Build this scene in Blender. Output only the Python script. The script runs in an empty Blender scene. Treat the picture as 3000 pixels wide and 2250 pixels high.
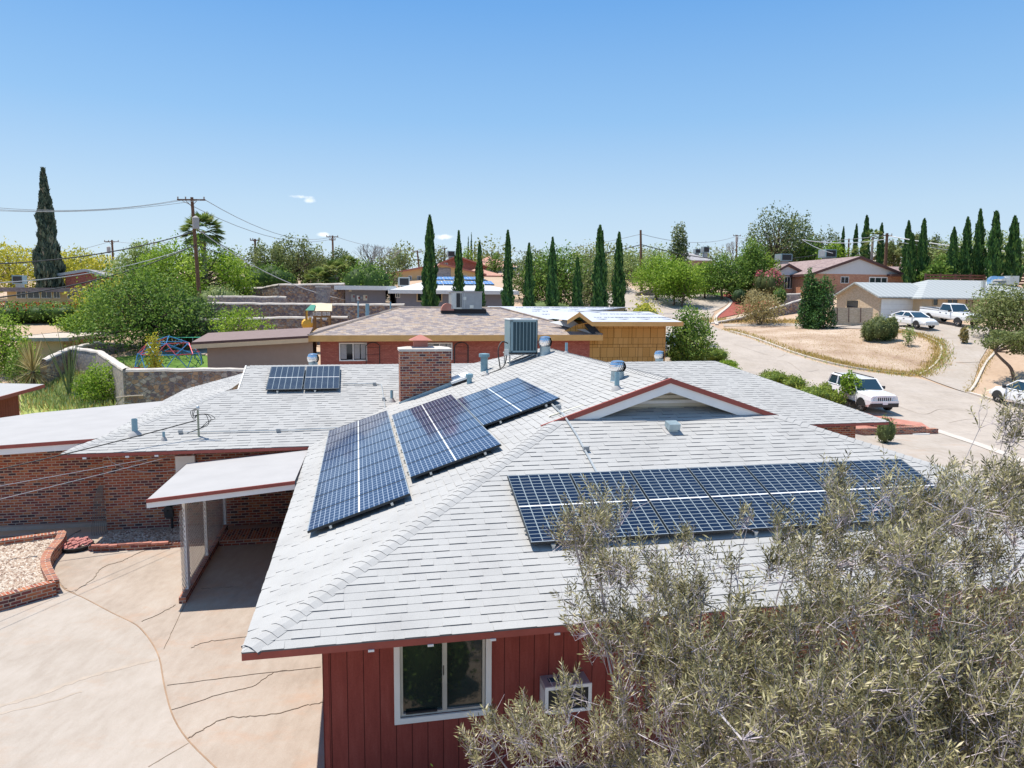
import bpy, math, random
import numpy as np
from mathutils import Vector, Matrix
random.seed(7); rng = np.random.default_rng(7)
SC = bpy.context.scene; COL = SC.collection
# ------------------------------------------------------------------ camera
CH, PITCH, ROLL, FPX = 6.4, math.radians(6.5), math.radians(.45), 2130.0
_F = np.array([0, math.cos(PITCH), -math.sin(PITCH)]); _R0 = np.array([1., 0, 0]); _U0 = np.array([0, math.sin(PITCH), math.cos(PITCH)])
_R = math.cos(ROLL)*_R0+math.sin(ROLL)*_U0; _U = -math.sin(ROLL)*_R0+math.cos(ROLL)*_U0
cam = bpy.data.objects.new('camera', bpy.data.cameras.new('camera')); COL.objects.link(cam)
cam.matrix_world = Matrix(((_R[0], _U[0], -_F[0], 0), (_R[1], _U[1], -_F[1], 0), (_R[2], _U[2], -_F[2], CH), (0, 0, 0, 1)))
cam.data.sensor_width = 36; cam.data.lens = FPX/3000*36; cam.data.clip_end = 6000; SC.camera = cam
# ------------------------------------------------------------------ light
TH = math.radians(12.0)                                   # the street's houses are turned 12 degrees
UU = np.array([math.cos(TH), math.sin(TH), 0]); VV = np.array([-math.sin(TH), math.cos(TH), 0])
SUNV = -0.29*UU+0.19*VV+np.array([0, 0, 1.]); SUNV /= np.linalg.norm(SUNV)
EXPO = 0.66
sl = bpy.data.lights.new('sun', 'SUN'); sl.energy = 4.0; sl.angle = math.radians(.5); sl.color = (1, .945, .86)
so = bpy.data.objects.new('sun', sl); COL.objects.link(so); so.rotation_euler = Vector(SUNV).to_track_quat('Z', 'Y').to_euler(); so.location = (0, 0, 60)
W = bpy.data.worlds.new('World'); SC.world = W; W.use_nodes = True
SC.view_settings.view_transform = 'Standard'; SC.view_settings.look = 'None'; SC.view_settings.gamma = 1; SC.view_settings.exposure = EXPO
def world():
    nt = W.node_tree; N = nt.nodes; L = nt.links; N.clear()
    out = N.new('ShaderNodeOutputWorld'); bg = N.new('ShaderNodeBackground'); bg.inputs[1].default_value = .15
    sky = N.new('ShaderNodeTexSky'); sky.sky_type = 'NISHITA'; sky.sun_disc = False
    sky.sun_elevation = math.asin(SUNV[2]); sky.sun_rotation = math.atan2(SUNV[0], SUNV[1]); sky.air_density = 1.1; sky.dust_density = .5; sky.ozone_density = 2.0; sky.altitude = 1100
    tc = N.new('ShaderNodeTexCoord')
    hs = N.new('ShaderNodeHueSaturation'); hs.inputs['Saturation'].default_value = 1.0; hs.inputs['Value'].default_value = 1.0
    L.new(sky.outputs[0], hs.inputs['Color'])
    # the photograph's clean light blue, paler toward the horizon
    sz = N.new('ShaderNodeSeparateXYZ'); L.new(tc.outputs['Generated'], sz.inputs[0]); rp = N.new('ShaderNodeValToRGB'); e = rp.color_ramp.elements; e[0].position = 0; e[0].color = (2.75, 3.2, 3.6, 1); e[1].position = 1; e[1].color = (.75, 1.5, 2.9, 1)
    for p_, c_ in ((.12, (2.1, 2.85, 3.6)), (.23, (1.2, 2.25, 3.6)), (.36, (.62, 1.66, 3.4)), (.5, (.75, 1.7, 3.3))): q_ = e.new(p_); q_.color = (*c_, 1)
    L.new(sz.outputs[2], rp.inputs[0])
    mxs = N.new('ShaderNodeMix'); mxs.data_type = 'RGBA'; mxs.inputs[0].default_value = .9; L.new(hs.outputs[0], mxs.inputs[6]); L.new(rp.outputs[0], mxs.inputs[7])
    # the three little fair weather clouds low over the roofs
    cur = mxs.outputs[2]
    nz = N.new('ShaderNodeTexNoise'); nz.inputs['Scale'].default_value = 60; nz.inputs['Detail'].default_value = 5; L.new(tc.outputs['Generated'], nz.inputs['Vector'])
    for (x, y, w, h) in ((882, 577, 34, 6), (905, 587, 20, 8), (945, 687, 22, 7), (1298, 694, 40, 8)):
        d = _F+(x-1500)/FPX*_R-(y-1125)/FPX*_U; d /= np.linalg.norm(d)
        e1 = np.array([d[1], -d[0], 0]); e1 /= np.linalg.norm(e1); e2 = np.cross(e1, d)
        s = N.new('ShaderNodeVectorMath'); s.operation = 'SUBTRACT'; L.new(tc.outputs['Generated'], s.inputs[0]); s.inputs[1].default_value = d
        ds = []
        for e, k in ((e1, w/FPX), (e2, h/FPX)):
            q = N.new('ShaderNodeVectorMath'); q.operation = 'DOT_PRODUCT'; L.new(s.outputs[0], q.inputs[0]); q.inputs[1].default_value = tuple(e/k)
            m = N.new('ShaderNodeMath'); m.operation = 'POWER'; L.new(q.outputs['Value'], m.inputs[0]); m.inputs[1].default_value = 2; ds.append(m)
        a = N.new('ShaderNodeMath'); a.operation = 'ADD'; L.new(ds[0].outputs[0], a.inputs[0]); L.new(ds[1].outputs[0], a.inputs[1])
        a2 = N.new('ShaderNodeMath'); a2.operation = 'MULTIPLY_ADD'; L.new(nz.outputs[0], a2.inputs[0]); a2.inputs[1].default_value = 4.2; L.new(a.outputs[0], a2.inputs[2])
        mr = N.new('ShaderNodeMapRange'); L.new(a2.outputs[0], mr.inputs[0]); mr.inputs[1].default_value = 3.2; mr.inputs[2].default_value = 1.6; mr.inputs[3].default_value = 0; mr.inputs[4].default_value = .6; mr.interpolation_type = 'SMOOTHSTEP'
        mx = N.new('ShaderNodeMix'); mx.data_type = 'RGBA'; L.new(mr.outputs[0], mx.inputs[0]); L.new(cur, mx.inputs[6]); mx.inputs[7].default_value = (6.2, 6.0, 6.0, 1); cur = mx.outputs[2]
    L.new(cur, bg.inputs[0]); L.new(bg.outputs[0], out.inputs[0])
world()
# ------------------------------------------------------------------ geometry helpers
def ray(x, y): return _F+(x-1500)/FPX*_R-(y-1125)/FPX*_U
CAM0 = np.array([0, 0, CH])
def at_z(x, y, z): d = ray(x, y); return CAM0+d*((z-CH)/d[2])
def at_y(x, y, Y): d = ray(x, y); return CAM0+d*(Y/d[1])
def at_v(x, y, v): d = ray(x, y); return CAM0+d*(v/(d@VV))
class Fr:                                                  # a local frame: origin + turn about z
    def __init__(s, o=(0, 0, 0), a=0.0):
        s.o = np.array(o, float); s.a = a; s.x = np.array([math.cos(a), math.sin(a), 0]); s.y = np.array([-math.sin(a), math.cos(a), 0]); s.z = np.array([0, 0, 1.])
    def w(s, p): return s.o+s.x*p[0]+s.y*p[1]+s.z*p[2]
    def l(s, P): d = np.asarray(P)-s.o; return np.array([d@s.x, d@s.y, d[2]])
    def M(s): return Matrix(((s.x[0], s.y[0], 0, s.o[0]), (s.x[1], s.y[1], 0, s.o[1]), (0, 0, 1, s.o[2]), (0, 0, 0, 1)))
HF = Fr((0, 0, 0), TH)                                    # the main house's own u, v, z
class MB:
    def __init__(s, fr=None): s.v = []; s.f = []; s.m = []; s.uv = []; s.fr = fr or Fr(); s.tint = None
    def face(s, pts, m=0, uv=None):
        i = len(s.v); s.v += [tuple(p) for p in pts]; s.f.append(tuple(range(i, i+len(pts)))); s.m.append(m)
        if uv is None:
            a = np.array(pts[0]); b = np.array(pts[1]); c = np.array(pts[-1]); n = np.cross(b-a, c-a); l = np.linalg.norm(n); n = n/l if l > 1e-12 else np.array([0, 0, 1.])
            if abs(n[2]) > .75: uv = [(p[0], p[1]) for p in pts]
            else:
                t = np.array([-n[1], n[0], 0]); t /= max(1e-9, np.linalg.norm(t)); uv = [(p[0]*t[0]+p[1]*t[1], p[2]) for p in pts]
        s.uv += uv
    def quad(s, a, b, c, d, m=0): s.face([a, b, c, d], m)
    def box(s, x0, x1, y0, y1, z0, z1, m=0, skip=''):
        if x1 < x0: x0, x1 = x1, x0
        if y1 < y0: y0, y1 = y1, y0
        P = lambda i, j, k: ((x0, x1)[i], (y0, y1)[j], (z0, z1)[k])
        if 't' not in skip: s.face([P(0, 0, 1), P(1, 0, 1), P(1, 1, 1), P(0, 1, 1)], m)
        if 'b' not in skip: s.face([P(0, 1, 0), P(1, 1, 0), P(1, 0, 0), P(0, 0, 0)], m)
        s.face([P(0, 0, 0), P(1, 0, 0), P(1, 0, 1), P(0, 0, 1)], m); s.face([P(1, 1, 0), P(0, 1, 0), P(0, 1, 1), P(1, 1, 1)], m)
        s.face([P(0, 1, 0), P(0, 0, 0), P(0, 0, 1), P(0, 1, 1)], m); s.face([P(1, 0, 0), P(1, 1, 0), P(1, 1, 1), P(1, 0, 1)], m)
    def obox(s, c, ax, ay, az, m=0):                       # box by centre and three half vectors
        c, ax, ay, az = [np.array(q, float) for q in (c, ax, ay, az)]
        P = lambda i, j, k: c+ax*i+ay*j+az*k
        for q in (((-1, -1, 1), (1, -1, 1), (1, 1, 1), (-1, 1, 1)), ((-1, 1, -1), (1, 1, -1), (1, -1, -1), (-1, -1, -1)), ((-1, -1, -1), (1, -1, -1), (1, -1, 1), (-1, -1, 1)),
                  ((1, 1, -1), (-1, 1, -1), (-1, 1, 1), (1, 1, 1)), ((-1, 1, -1), (-1, -1, -1), (-1, -1, 1), (-1, 1, 1)), ((1, -1, -1), (1, 1, -1), (1, 1, 1), (1, -1, 1))):
            s.face([P(*w) for w in q], m)
    def tube(s, path, r, n=6, m=0, caps=True):
        P = [np.array(p, float) for p in path]; R = r if hasattr(r, '__len__') else [r]*len(P); rings = []; up = None
        for i, p in enumerate(P):
            t = (P[min(i+1, len(P)-1)]-P[max(i-1, 0)]); t /= max(1e-9, np.linalg.norm(t))
            if up is None: up = np.array([0, 0, 1.]) if abs(t[2]) < .9 else np.array([1., 0, 0])
            a = np.cross(t, up); a /= max(1e-9, np.linalg.norm(a)); b = np.cross(a, t); up = b
            rings.append([p+R[i]*(math.cos(2*math.pi*k/n)*a+math.sin(2*math.pi*k/n)*b) for k in range(n)])
        i0 = len(s.v)
        for g in rings: s.v += [tuple(q) for q in g]
        for i in range(len(P)-1):
            for k in range(n):
                a, b = i0+i*n+k, i0+i*n+(k+1) % n
                s.f.append((a, b, b+n, a+n)); s.m.append(m); s.uv += [(k/n, i), ((k+1)/n, i), ((k+1)/n, i+1), (k/n, i+1)]
        if caps:
            for g, o in ((rings[0], -1), (rings[-1], 1)): s.face(g[::-o] if o > 0 else g, m)
    def lathe(s, prof, c=(0, 0, 0), n=16, m=0, ax=2):      # profile of (radius, height)
        c = np.array(c, float); i0 = len(s.v)
        for r, h in prof:
            for k in range(n):
                a = 2*math.pi*k/n; q = [r*math.cos(a), r*math.sin(a), h]
                if ax == 1: q = [q[0], q[2], q[1]]
                if ax == 0: q = [q[2], q[0], q[1]]
                s.v.append(tuple(c+np.array(q)))
        for i in range(len(prof)-1):
            for k in range(n):
                a, b = i0+i*n+k, i0+i*n+(k+1) % n
                s.f.append((a, b, b+n, a+n)); s.m.append(m); s.uv += [(k/n, i), ((k+1)/n, i), ((k+1)/n, i+1), (k/n, i+1)]
    def prism(s, poly, z0, z1, m=0, mt=None):              # poly in x,y extruded in z
        n = len(poly); s.face([(p[0], p[1], z1) for p in poly], m if mt is None else mt); s.face([(p[0], p[1], z0) for p in poly[::-1]], m)
        for i in range(n): a, b = poly[i], poly[(i+1) % n]; s.face([(a[0], a[1], z0), (b[0], b[1], z0), (b[0], b[1], z1), (a[0], a[1], z1)], m)
    def prism_y(s, poly, y0, y1, m=0):                     # poly in x,z extruded in y
        n = len(poly); s.face([(p[0], y0, p[1]) for p in poly], m); s.face([(p[0], y1, p[1]) for p in poly[::-1]], m)
        for i in range(n): a, b = poly[i], poly[(i+1) % n]; s.face([(a[0], y0, a[1]), (a[0], y1, a[1]), (b[0], y1, b[1]), (b[0], y0, b[1])], m)
    def prism_x(s, poly, x0, x1, m=0):                     # poly in y,z extruded in x
        n = len(poly); s.face([(x0, p[0], p[1]) for p in poly], m); s.face([(x1, p[0], p[1]) for p in poly[::-1]], m)
        for i in range(n): a, b = poly[i], poly[(i+1) % n]; s.face([(x0, a[0], a[1]), (x1, a[0], a[1]), (x1, b[0], b[1]), (x0, b[0], b[1])], m)
    def build(s, name, mats, parent=None, smooth=False):
        if not isinstance(mats, (list, tuple)): mats = [mats]
        me = bpy.data.meshes.new(name)
        V = np.array(s.v, float).reshape(-1, 3); f = s.fr; V = f.o+V[:, :1]*f.x+V[:, 1:2]*f.y+V[:, 2:3]*f.z
        ob = bpy.data.objects.new(name, me); COL.objects.link(ob)
        if parent is not None:
            r = parent
            while r.parent: r = r.parent
            Mi = np.array(r.matrix_basis.inverted()); ob.parent = parent
        else:
            c = np.array([(V[:, 0].min()+V[:, 0].max())/2, (V[:, 1].min()+V[:, 1].max())/2, V[:, 2].min()]); Mw = Fr(c, f.a).M(); ob.matrix_basis = Mw; Mi = np.array(Mw.inverted())
        V = V@Mi[:3, :3].T+Mi[:3, 3]
        me.from_pydata([tuple(q) for q in V], [], s.f)
        for k in mats: me.materials.append(M[k] if isinstance(k, str) else k)
        me.polygons.foreach_set('material_index', s.m)
        if smooth: me.polygons.foreach_set('use_smooth', [True]*len(s.f))
        uv = me.uv_layers.new(name='UVMap'); uv.data.foreach_set('uv', [c for q in s.uv for c in q]); me.update()
        return ob
def fast(name, V, Q, mats, parent=None, mi=None, tint=None, fr=None, smooth=False):
    # numpy mesh: V (n,3) world, Q (m,k) faces
    V = np.asarray(V, float)
    ob = bpy.data.objects.new(name, bpy.data.meshes.new(name)); COL.objects.link(ob); me = ob.data
    if parent is not None:
        r = parent
        while r.parent: r = r.parent
        Mi = np.array(r.matrix_basis.inverted()); ob.parent = parent
    else:
        c = np.array([V[:, 0].mean(), V[:, 1].mean(), V[:, 2].min()]); Mw = Fr(c).M(); ob.matrix_basis = Mw; Mi = np.array(Mw.inverted())
    V = V@Mi[:3, :3].T+Mi[:3, 3]; k = Q.shape[1]
    me.vertices.add(len(V)); me.vertices.foreach_set('co', V.astype(np.float32).ravel())
    me.loops.add(Q.size); me.loops.foreach_set('vertex_index', Q.astype(np.int32).ravel())
    me.polygons.add(len(Q)); me.polygons.foreach_set('loop_start', np.arange(len(Q), dtype=np.int32)*k)
    for q in (mats if isinstance(mats, (list, tuple)) else [mats]): me.materials.append(M[q])
    if mi is not None: me.polygons.foreach_set('material_index', np.asarray(mi, np.int32))
    if smooth: me.polygons.foreach_set('use_smooth', np.ones(len(Q), bool))
    me.update(calc_edges=True)
    if tint is not None: a = me.attributes.new('tint', 'FLOAT', 'FACE'); a.data.foreach_set('value', np.asarray(tint, np.float32))
    return ob
def tag(o, label=None, cat=None, group=None, kind=None):
    if label: o['label'] = label
    if cat: o['category'] = cat
    if group: o['group'] = group
    if kind: o['kind'] = kind
    return o
def thing(name, fr, label, cat, group=None):
    o = bpy.data.objects.new(name, None); COL.objects.link(o); o.empty_display_size = .3; o.matrix_basis = fr.M(); return tag(o, label, cat, group)
def dup(o, mw, label=None, group=None):
    kids = {}
    for q in bpy.data.objects:
        if q.parent: kids.setdefault(q.parent.name, []).append(q)
    r = o.copy(); COL.objects.link(r); r.matrix_basis = mw
    if label: r['label'] = label
    if group: r['group'] = group
    for c in kids.get(o.name, []):
        k = c.copy(); COL.objects.link(k); k.parent = r
        for g in kids.get(c.name, []): h = g.copy(); COL.objects.link(h); h.parent = k
    return r
# ------------------------------------------------------------------ materials
M = {}
class NM:
    def __init__(s, name):
        s.m = bpy.data.materials.new(name); s.m.use_nodes = True; s.t = s.m.node_tree; s.N = s.t.nodes; s.L = s.t.links; s.b = s.N['Principled BSDF']; s.tc = None; M[name] = s.m
    def n(s, ty, **kw):
        q = s.N.new('ShaderNode'+ty)
        for k, v in kw.items(): setattr(q, k, v)
        return q
    def lk(s, a, b): s.L.new(a, b)
    def co(s, what='Object'):
        if s.tc is None: s.tc = s.n('TexCoord')
        return s.tc.outputs[what]
    def noise(s, sc, det=3, rough=.5, vec=None, st=None):
        q = s.n('TexNoise'); q.inputs['Scale'].default_value = sc; q.inputs['Detail'].default_value = det; q.inputs['Roughness'].default_value = rough
        v = vec or s.co()
        if st: mp = s.n('Mapping'); mp.inputs['Scale'].default_value = st; s.lk(v, mp.inputs[0]); v = mp.outputs[0]
        s.lk(v, q.inputs['Vector']); return q.outputs[0]
    def ramp(s, fac, stops, const=False):
        r = s.n('ValToRGB'); e = r.color_ramp.elements
        if const: r.color_ramp.interpolation = 'CONSTANT'
        while len(e) > 1: e.remove(e[-1])
        e[0].position = stops[0][0]; e[0].color = (*stops[0][1], 1)
        for p, c in stops[1:]: q = e.new(p); q.color = (*c, 1)
        s.lk(fac, r.inputs[0]); return r.outputs[0]
    def mix(s, fac, a, b, mode='MIX'):
        q = s.n('Mix', data_type='RGBA', blend_type=mode)
        for v, i in ((fac, 0), (a, 6), (b, 7)):
            if hasattr(v, 'is_linked') or hasattr(v, 'links'): s.lk(v, q.inputs[i])
            else: q.inputs[i].default_value = v if i == 0 else (*v, 1)
        return q.outputs[2]
    def math(s, op, a, b=0.0, c=None):
        q = s.n('Math', operation=op)
        for i, v in enumerate((a, b, c)):
            if v is None: continue
            if hasattr(v, 'links'): s.lk(v, q.inputs[i])
            else: q.inputs[i].default_value = v
        return q.outputs[0]
    def col(s, c):
        if hasattr(c, 'links'): s.lk(c, s.b.inputs['Base Color'])
        else: s.b.inputs['Base Color'].default_value = (*c, 1)
    def bump(s, h, st=.3, d=.02):
        q = s.n('Bump'); q.inputs['Strength'].default_value = st; q.inputs['Distance'].default_value = d; s.lk(h, q.inputs['Height']); s.lk(q.outputs[0], s.b.inputs['Normal'])
    def end(s, rough=.8, metal=0., spec=.4):
        s.b.inputs['Roughness'].default_value = rough; s.b.inputs['Metallic'].default_value = metal; s.b.inputs['Specular IOR Level'].default_value = spec; return s.m
def plain(name, c, rough=.6, metal=0., spec=.4, var=.12, sc=3.0, bump=0):
    k = NM(name)
    if var:
        f = k.noise(sc, 4, .6); k.col(k.ramp(f, [(.25, tuple(max(0, x*(1-var)) for x in c)), (.75, tuple(min(1, x*(1+var)) for x in c))]))
        if bump: k.bump(k.noise(sc*12, 3), bump, .01)
    else: k.col(c)
    return k.end(rough, metal, spec)
def ground(name, cs, sc=.35, fine=6.0, rough=.95, bump=.3):
    k = NM(name); p = k.n('NewGeometry').outputs['Position']
    a = k.noise(sc, 5, .6, p); b = k.noise(fine, 4, .7, p)
    f = k.math('MULTIPLY_ADD', a, .65, k.math('MULTIPLY', b, .35)); n = len(cs)
    k.col(k.ramp(f, [(.32+.36*i/(n-1), c) for i, c in enumerate(cs)])); k.bump(b, bump, .03); return k.end(rough, 0, .2)
def brick(name, cols, mortar=(.45, .38, .33), bw=.20, rh=.075, ms=.010, st=.5):
    k = NM(name); q = k.n('TexBrick'); uv = k.co('UV'); k.lk(uv, q.inputs['Vector'])
    q.inputs['Color1'].default_value = (0, 0, 0, 1); q.inputs['Color2'].default_value = (1, 1, 1, 1); q.inputs['Mortar'].default_value = (0, 0, 0, 1)
    q.inputs['Scale'].default_value = 1; q.inputs['Brick Width'].default_value = bw; q.inputs['Row Height'].default_value = rh; q.inputs['Mortar Size'].default_value = ms; q.inputs['Mortar Smooth'].default_value = .1
    n = len(cols); c = k.ramp(q.outputs[0], [(i/n, x) for i, x in enumerate(cols)], True)
    g = k.noise(9, 4, .7); c = k.mix(.35, c, k.ramp(g, [(.3, (.25, .25, .25)), (.7, (.75, .75, .75))]), 'OVERLAY')
    k.col(k.mix(q.outputs[1], c, mortar)); inv = k.math('SUBTRACT', 1., q.outputs[1]); k.bump(inv, st, .01); return k.end(.9, 0, .2)
def stone(name, cols, mortar, sc=3.2, edge=.07):
    k = NM(name); mp = k.n('Mapping'); mp.inputs['Scale'].default_value = (1, 1, 1.35); k.lk(k.co(), mp.inputs[0])
    v = k.n('TexVoronoi'); v.inputs['Scale'].default_value = sc; v.inputs['Randomness'].default_value = .9; k.lk(mp.outputs[0], v.inputs['Vector'])
    e = k.n('TexVoronoi', feature='DISTANCE_TO_EDGE'); e.inputs['Scale'].default_value = sc; e.inputs['Randomness'].default_value = .9; k.lk(mp.outputs[0], e.inputs['Vector'])
    sp = k.n('SeparateColor'); k.lk(v.outputs['Color'], sp.inputs[0]); n = len(cols)
    c = k.ramp(sp.outputs[0], [(i/n, x) for i, x in enumerate(cols)], True); c = k.mix(.5, c, k.ramp(k.noise(14, 4, .7), [(.3, (.2, .2, .2)), (.7, (.8, .8, .8))]), 'OVERLAY')
    ed = k.n('MapRange'); k.lk(e.outputs[0], ed.inputs[0]); ed.inputs[1].default_value = edge*.4; ed.inputs[2].default_value = edge
    k.col(k.mix(ed.outputs[0], mortar, c)); k.bump(ed.outputs[0], .9, .06); return k.end(.95, 0, .2)
def foliage(name, cs, trans=.25, rough=.6):
    k = NM(name); a = k.n('Attribute', attribute_name='tint'); n = len(cs)
    c = k.ramp(a.outputs['Fac'], [(i/(n-1), x) for i, x in enumerate(cs)]); k.col(c); k.end(rough, 0, .25)
    t = k.n('BsdfTranslucent'); k.lk(c, t.inputs[0]); mx = k.n('MixShader'); mx.inputs[0].default_value = trans
    k.lk(k.b.outputs[0], mx.inputs[1]); k.lk(t.outputs[0], mx.inputs[2]); k.lk(mx.outputs[0], k.N['Material Output'].inputs[0]); return k.m
def glass(name, c=(.02, .03, .04), rough=.06, spec=.7): return plain(name, c, rough, 0, spec, 0)
# ------------------------------------------------------------------ materials of the place
plain('asphalt_grit', (.1, .1, .1))
k = NM('shingle'); f1 = k.noise(1.1, 4, .6); f2 = k.noise(160, 2, .8); k.col(k.mix(.5, k.ramp(f1, [(.28, (.315, .305, .29)), (.5, (.40, .39, .372)), (.75, (.445, .435, .415))]), k.ramp(f2, [(.3, (.28, .275, .27)), (.7, (.53, .52, .50))]))); k.bump(f2, .25, .004); k.end(.95, 0, .2)
plain('shingle_edge', (.13, .135, .15), .9, var=.35, sc=2.5)
plain('membrane', (.385, .37, .36), .9, var=.06, sc=1.2, bump=.1)
plain('red_paint', (.26, .052, .040), .65, var=.10, sc=2.2)
plain('red_fascia', (.32, .075, .055), .6, var=.12, sc=4)
plain('white_paint', (.78, .77, .74), .55, var=.05)
plain('cream_paint', (.62, .58, .47), .6, var=.06)
plain('black_rubber', (.02, .02, .022), .7, var=0)
plain('dark_line', (.035, .03, .03), .9, var=0)
brick('brick', [(.34, .085, .045), (.36, .11, .06), (.20, .06, .055), (.42, .16, .075), (.27, .08, .055), (.13, .05, .05), (.35, .11, .055), (.40, .15, .09), (.08, .045, .05), (.30, .09, .05)], (.43, .34, .27))
brick('neighbour_brick', [(.40, .13, .095), (.44, .155, .115), (.36, .11, .085), (.41, .14, .105)], (.28, .10, .075), st=.3)
k = NM('galvanised'); k.col(k.ramp(k.noise(6, 3), [(.3, (.30, .40, .45)), (.7, (.42, .52, .56))])); k.end(.45, .55, .5)
k = NM('aluminium'); k.col((.85, .85, .86)); k.end(.18, 1.0, .5)
plain('lead_pipe', (.22, .36, .42), .5, .2, var=.15)
plain('grey_metal', (.33, .35, .36), .5, .3)
plain('conduit', (.55, .56, .54), .4, .5)
plain('cable', (.03, .03, .03), .6, var=0)
plain('wire_pale', (.45, .45, .46), .4, .4, var=0)
glass('glass', (.03, .045, .05)); glass('glass_dark', (.012, .016, .02))
def slab(name, cs, st):
    k = NM(name); p = k.n('NewGeometry').outputs['Position']; a = k.noise(.35, 6, .65, p); bb = k.noise(5, 5, .7, p, (1, .35, 1)); cc = k.noise(70, 3, .8, p)
    base = k.ramp(k.math('MULTIPLY_ADD', a, .6, k.math('MULTIPLY', bb, .4)), [(.36, cs[0]), (.5, cs[1]), (.64, cs[2])])
    s1 = k.ramp(k.noise(.55, 5, .75, p, (1, 1.6, 1)), [(.52, (0, 0, 0)), (.72, (1, 1, 1))]); s2 = k.ramp(k.noise(1.7, 6, .8, p), [(.60, (0, 0, 0)), (.75, (1, 1, 1))])
    c = k.mix(k.math('MULTIPLY', s1, .55), base, st); c = k.mix(k.math('MULTIPLY', s2, .35), c, (.34, .27, .22)); c = k.mix(.22, c, k.ramp(cc, [(.3, (.3, .3, .3)), (.7, (.7, .7, .7))]), 'OVERLAY'); k.col(c); k.bump(cc, .15, .01); return k.end(.9, 0, .2)
slab('road', [(.35, .295, .245), (.41, .35, .295), (.455, .395, .34)], (.30, .26, .23)); slab('concrete', [(.34, .285, .235), (.40, .345, .293), (.445, .39, .34)], (.40, .28, .20)); slab('concrete_old', [(.31, .25, .20), (.38, .312, .255), (.43, .368, .31)], (.43, .27, .18))
ground('soil', [(.36, .25, .17), (.46, .33, .23), (.52, .40, .29)], .12, 3, .95, .3)
ground('dry_lawn', [(.26, .175, .12), (.38, .27, .19), (.47, .36, .27), (.55, .44, .35)], .35, 5, .95, .5)
ground('lawn', [(.07, .14, .02), (.11, .20, .035), (.20, .26, .06)], .5, 12, .95, .5)
ground('weeds', [(.12, .20, .03), (.28, .33, .08), (.42, .36, .16)], .5, 6, .95, .5)
ground('red_gravel', [(.20, .05, .04), (.30, .085, .065), (.36, .12, .09)], 2, 40, .95, .8)
ground('pink_gravel', [(.38, .15, .11), (.48, .21, .16), (.52, .28, .22)], 2, 30, .95, .8)
ground('pebbles', [(.18, .13, .10), (.36, .28, .22), (.50, .42, .34)], 6, 22, .95, .9)
ground('kerb_concrete', [(.48, .42, .36), (.58, .52, .46)], 1, 8, .9, .2)
stone('stone', [(.26, .17, .13), (.36, .24, .16), (.20, .16, .16), (.44, .28, .18), (.32, .26, .23), (.18, .14, .15), (.42, .36, .31)], (.34, .30, .28), 4.2)
stone('stone_pale', [(.40, .33, .30), (.30, .25, .24), (.48, .40, .34), (.34, .30, .31)], (.45, .41, .38), 4)
plain('coping', (.56, .50, .44), .95, var=.2, sc=2.5, bump=.8)
# ------------------------------------------------------------------ terrain: a hillside behind the flat near lots
def pt(x, y, Y): P = at_y(x, y, Y); return (P[0], P[1], P[2])
ctrl = [(X, Y, 0.) for X in (-60, -30, -14, 0, 14, 28) for Y in (-30, -5, 12, 24)]+[(60, -10, -.3), (55, 15, 0.), (36, 30, 0.), (28, 32, .03), (-6, 31, .15), (4, 32, .25), (-16, 31, .2), (-40, 35, .5), (90, 10, 0)]
ctrl += [pt(*q) for q in ((200, 1180, 40), (200, 1080, 50), (450, 1064, 50), (600, 1000, 57), (30, 1110, 47), (100, 960, 63), (240, 960, 64),
         (2540, 1203, 40.5), (2735, 1264, 36.5), (2400, 1180, 43), (2330, 1153, 46), (2950, 1180, 44), (2870, 1130, 50), (3150, 1190, 46), (2690, 962, 66), (2690, 1085, 54), (2100, 962, 75), (2080, 900, 92), (2040, 800, 125), (2010, 850, 108), (2500, 940, 76),
         (2400, 1000, 62), (2250, 905, 88), (2300, 862, 98), (2130, 868, 100), (1300, 815, 105), (2800, 835, 94), (2300, 1100, 50), (2150, 1050, 54), (1990, 1075, 52), (1180, 916, 70), (1600, 905, 82), (1900, 905, 90), (2600, 1150, 45.5),
         (3100, 1000, 62), (2950, 1020, 58))]
ctrl += [(X, 44., 1.4) for X in (-14, -4, 6, 14)]+[(-28, 72, 4.6), (-60, 75, 4.5), (-40, 100, 7.5), (0, 105, 9.3), (-90, 120, 8.5), (90, 110, 11), (60, 125, 12.5), (120, 70, 6)]
ctrl += [(X, 160., 12.5) for X in (-150, -60, 0, 60, 150)]+[(X, 260., 13.5) for X in (-250, -100, 0, 100, 250)]+[(X, 500., 11) for X in (-500, 0, 500)]+[(X, 1200, -10.) for X in (-1200, 0, 1200)]+[(-300, 0, -1), (300, 0, -2)]
ctrl = np.array(ctrl, float)
def _k(d): return d
_n = len(ctrl); _D = np.linalg.norm(ctrl[:, None, :2]-ctrl[None, :, :2], axis=2)
_A = np.zeros((_n+3, _n+3)); _A[:_n, :_n] = _k(_D); _A[:_n, _n] = 1; _A[_n, :_n] = 1; _A[:_n, _n+1:] = ctrl[:, :2]; _A[_n+1:, :_n] = ctrl[:, :2].T
_w = np.linalg.solve(_A, np.concatenate([ctrl[:, 2], [0, 0, 0]]))
def _grow(a, b, step, far):
    q = list(np.arange(a, b+1e-6, step)); s = step; x = b
    while x < far: s *= 1.22; x += s; q.append(x)
    s = step; x = a; pre = []
    while x > -far: s *= 1.22; x -= s; pre.append(x)
    return np.array(pre[::-1]+q)
GX = _grow(-60, 84, 1.0, 2200); GY = _grow(-12, 126, 1.0, 2200); GY = GY[GY > -60]
_gx, _gy = np.meshgrid(GX, GY); _P = np.stack([_gx.ravel(), _gy.ravel()], 1)
GZ = np.zeros(len(_P))
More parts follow.
